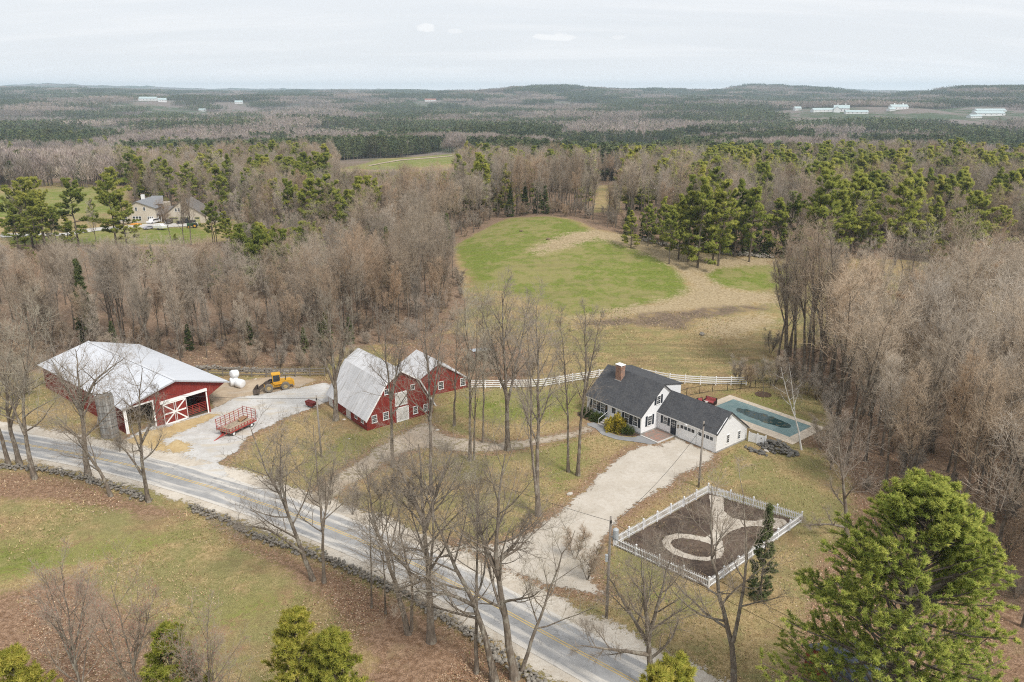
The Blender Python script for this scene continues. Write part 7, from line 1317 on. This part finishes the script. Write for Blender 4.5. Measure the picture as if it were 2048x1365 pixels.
# ------------------------------------------------------------------ dead grass and fallen leaves of the near ground
def ground_pts(n, r0, r1, amax=37):
    r = np.exp(gw_.uniform(math.log(r0), math.log(r1), n)); a = np.radians(gw_.uniform(-amax, amax, n)); return r * np.sin(a), r * np.cos(a)
OPENS = [P_YARD, P_DIRT, P_DRIVE, P_PATH, np.array(GC), np.array([hw(-0.5, -3.5)[:2], hw(13, -3.5)[:2], hw(19.3, 2.5)[:2], hw(19.3, 9.8)[:2], hw(24, 12)[:2], hw(24, 21)[:2], hw(8, 21)[:2], hw(-0.5, 8.5)[:2]]), np.array([(BO[0] + math.cos(BA) * p - math.sin(BA) * q, BO[1] + math.sin(BA) * p + math.cos(BA) * q) for p, q in ((-0.5, -0.5), (12.5, -0.5), (12.5, 26), (-0.5, 26))]), np.array([(AO[0] + math.cos(AA) * p - math.sin(AA) * q, AO[1] + math.sin(AA) * p + math.cos(AA) * q) for p, q in ((-0.3, -0.3), (10.4, -0.3), (17, 8), (17, 16), (-0.3, 12))])]
def clear_of(x, y):
    k = line_d(ROADC[::6], x, y) > 4.3
    for P_ in OPENS: k &= sdf(P_, x, y) < -0.25
    return k
x, y = ground_pts(160000, 36, 150); k = clear_of(x, y); x, y = x[k], y[k]; Z, Bz = ground_zones(x, y); n = len(x)
cl = np.array((0.42, 0.325, 0.180)) * gw_.uniform(0.6, 1.35, (n, 1)); gr = np.array((0.195, 0.205, 0.065)) * gw_.uniform(0.6, 1.5, (n, 1)); fg = (gw_.uniform(0, 1, n) < 0.15 + 0.7 * Z[:, 0])[:, None]; c = np.where(fg, gr, cl); keep = gw_.uniform(0, 1, n) > 0.75 * np.maximum(Z[:, 1], Z[:, 2]); x, y, c = x[keep], y[keep], c[keep]; n = len(x)
r_ = np.hypot(x, y); T = TM(); P = np.stack([x, y, H(x, y) - 0.02], 1); T.slivers(gw_, P, nrm(np.array([0, 0, 1.0]) + gw_.normal(0, 0.7, (n, 3)) * np.array([1, 1, 0.1])), (0.10 + 0.0013 * r_) * gw_.uniform(0.6, 1.5, n), 0.018 + 0.0003 * r_)
TONE = m_attrcol('grass_and_leaves'); link('grass', T.mesh('grass', TONE, {'tone': ('FLOAT_COLOR', np.concatenate([np.repeat(c, 3, 0), np.ones((n * 3, 1))], 1))}), kind='stuff', label='short dead tan grass with green blades on the open ground', category='grass')
x, y = ground_pts(210000, 36, 140); k = clear_of(x, y); x, y = x[k], y[k]; Z, Bz = ground_zones(x, y); k = gw_.uniform(0, 1, len(x)) < np.maximum(np.maximum(Z[:, 1], 0.6 * Z[:, 2]), 0.04); x, y = x[k], y[k]; n = len(x)
P = np.stack([x, y, H(x, y) + 0.03], 1); d = nrm(np.stack([gw_.normal(0, 1, n), gw_.normal(0, 1, n), gw_.normal(0, 0.35, n)], 1)); e = nrm(np.cross(d, nrm(np.array([0, 0, 1.0]) + gw_.normal(0, 0.45, (n, 3))))); s = (0.055 * gw_.uniform(0.7, 1.5, n) * (0.8 + np.hypot(x, y) / 150))[:, None]
V = np.stack([P - d * s, P + e * s * 0.7, P + d * s, P - e * s * 0.7], 1).reshape(-1, 3); c = np.array([(0.36, 0.205, 0.12), (0.46, 0.31, 0.20), (0.26, 0.14, 0.085), (0.54, 0.41, 0.29)])[gw_.integers(0, 4, n)] * gw_.uniform(0.75, 1.2, (n, 1))
link('fallen_leaves', np_mesh('fallen_leaves', V, [np.arange(n * 4).reshape(-1, 4)], TONE, None, {'tone': ('FLOAT_COLOR', np.concatenate([np.repeat(c, 4, 0), np.ones((n * 4, 1))], 1))}), kind='stuff', label='brown fallen leaves strewn under the roadside trees and woods', category='leaves')
# dead stalks left in the kitchen garden
u_ = gw_.uniform(0, 1, (5200, 2)); gp_ = GC[0] + u_[:, :1] * (GC[1] - GC[0]) + u_[:, 1:] * (GC[3] - GC[0]); k = (sdf(np.array(GC), gp_[:, 0], gp_[:, 1]) > 0.3) & (wav(gp_[:, 0], gp_[:, 1], 3.1, 2) + gw_.normal(0, 0.5, 5200) > 0.35); gp_ = gp_[k]; n = len(gp_); T = TM()
T.slivers(gw_, np.concatenate([gp_, np.full((n, 1), 0.03)], 1), nrm(np.array([0, 0, 0.7]) + gw_.normal(0, 0.8, (n, 3)) * np.array([1, 1, 0.15])), gw_.uniform(0.12, 0.5, n), 0.022); c = np.array([(0.22, 0.15, 0.10), (0.34, 0.25, 0.16), (0.12, 0.09, 0.06), (0.15, 0.15, 0.07)])[gw_.integers(0, 4, n)]
link('dead_stalks', T.mesh('dead_stalks', TONE, {'tone': ('FLOAT_COLOR', np.concatenate([np.repeat(c, 3, 0), np.ones((n * 3, 1))], 1))}), kind='stuff', label='dead brown stalks and litter in the kitchen garden beds', category='plants')
# ------------------------------------------------------------------ the air
hz = MB().box(-10600, 10600, -600, 10600, -50, 138).obj('haze', None, None, kind='stuff'); hm = bpy.data.materials.new('haze'); hm.use_nodes = True; hn = hm.node_tree.nodes; hn.clear(); ho = hn.new('ShaderNodeOutputMaterial'); hv = hn.new('ShaderNodeVolumePrincipled')
hv.inputs['Color'].default_value = (0.70, 0.86, 1.0, 1); hv.inputs['Density'].default_value = 0.00013; hv.inputs['Anisotropy'].default_value = 0.2; hm.node_tree.links.new(hv.outputs[0], ho.inputs['Volume']); hz.data.materials.clear(); hz.data.materials.append(hm)
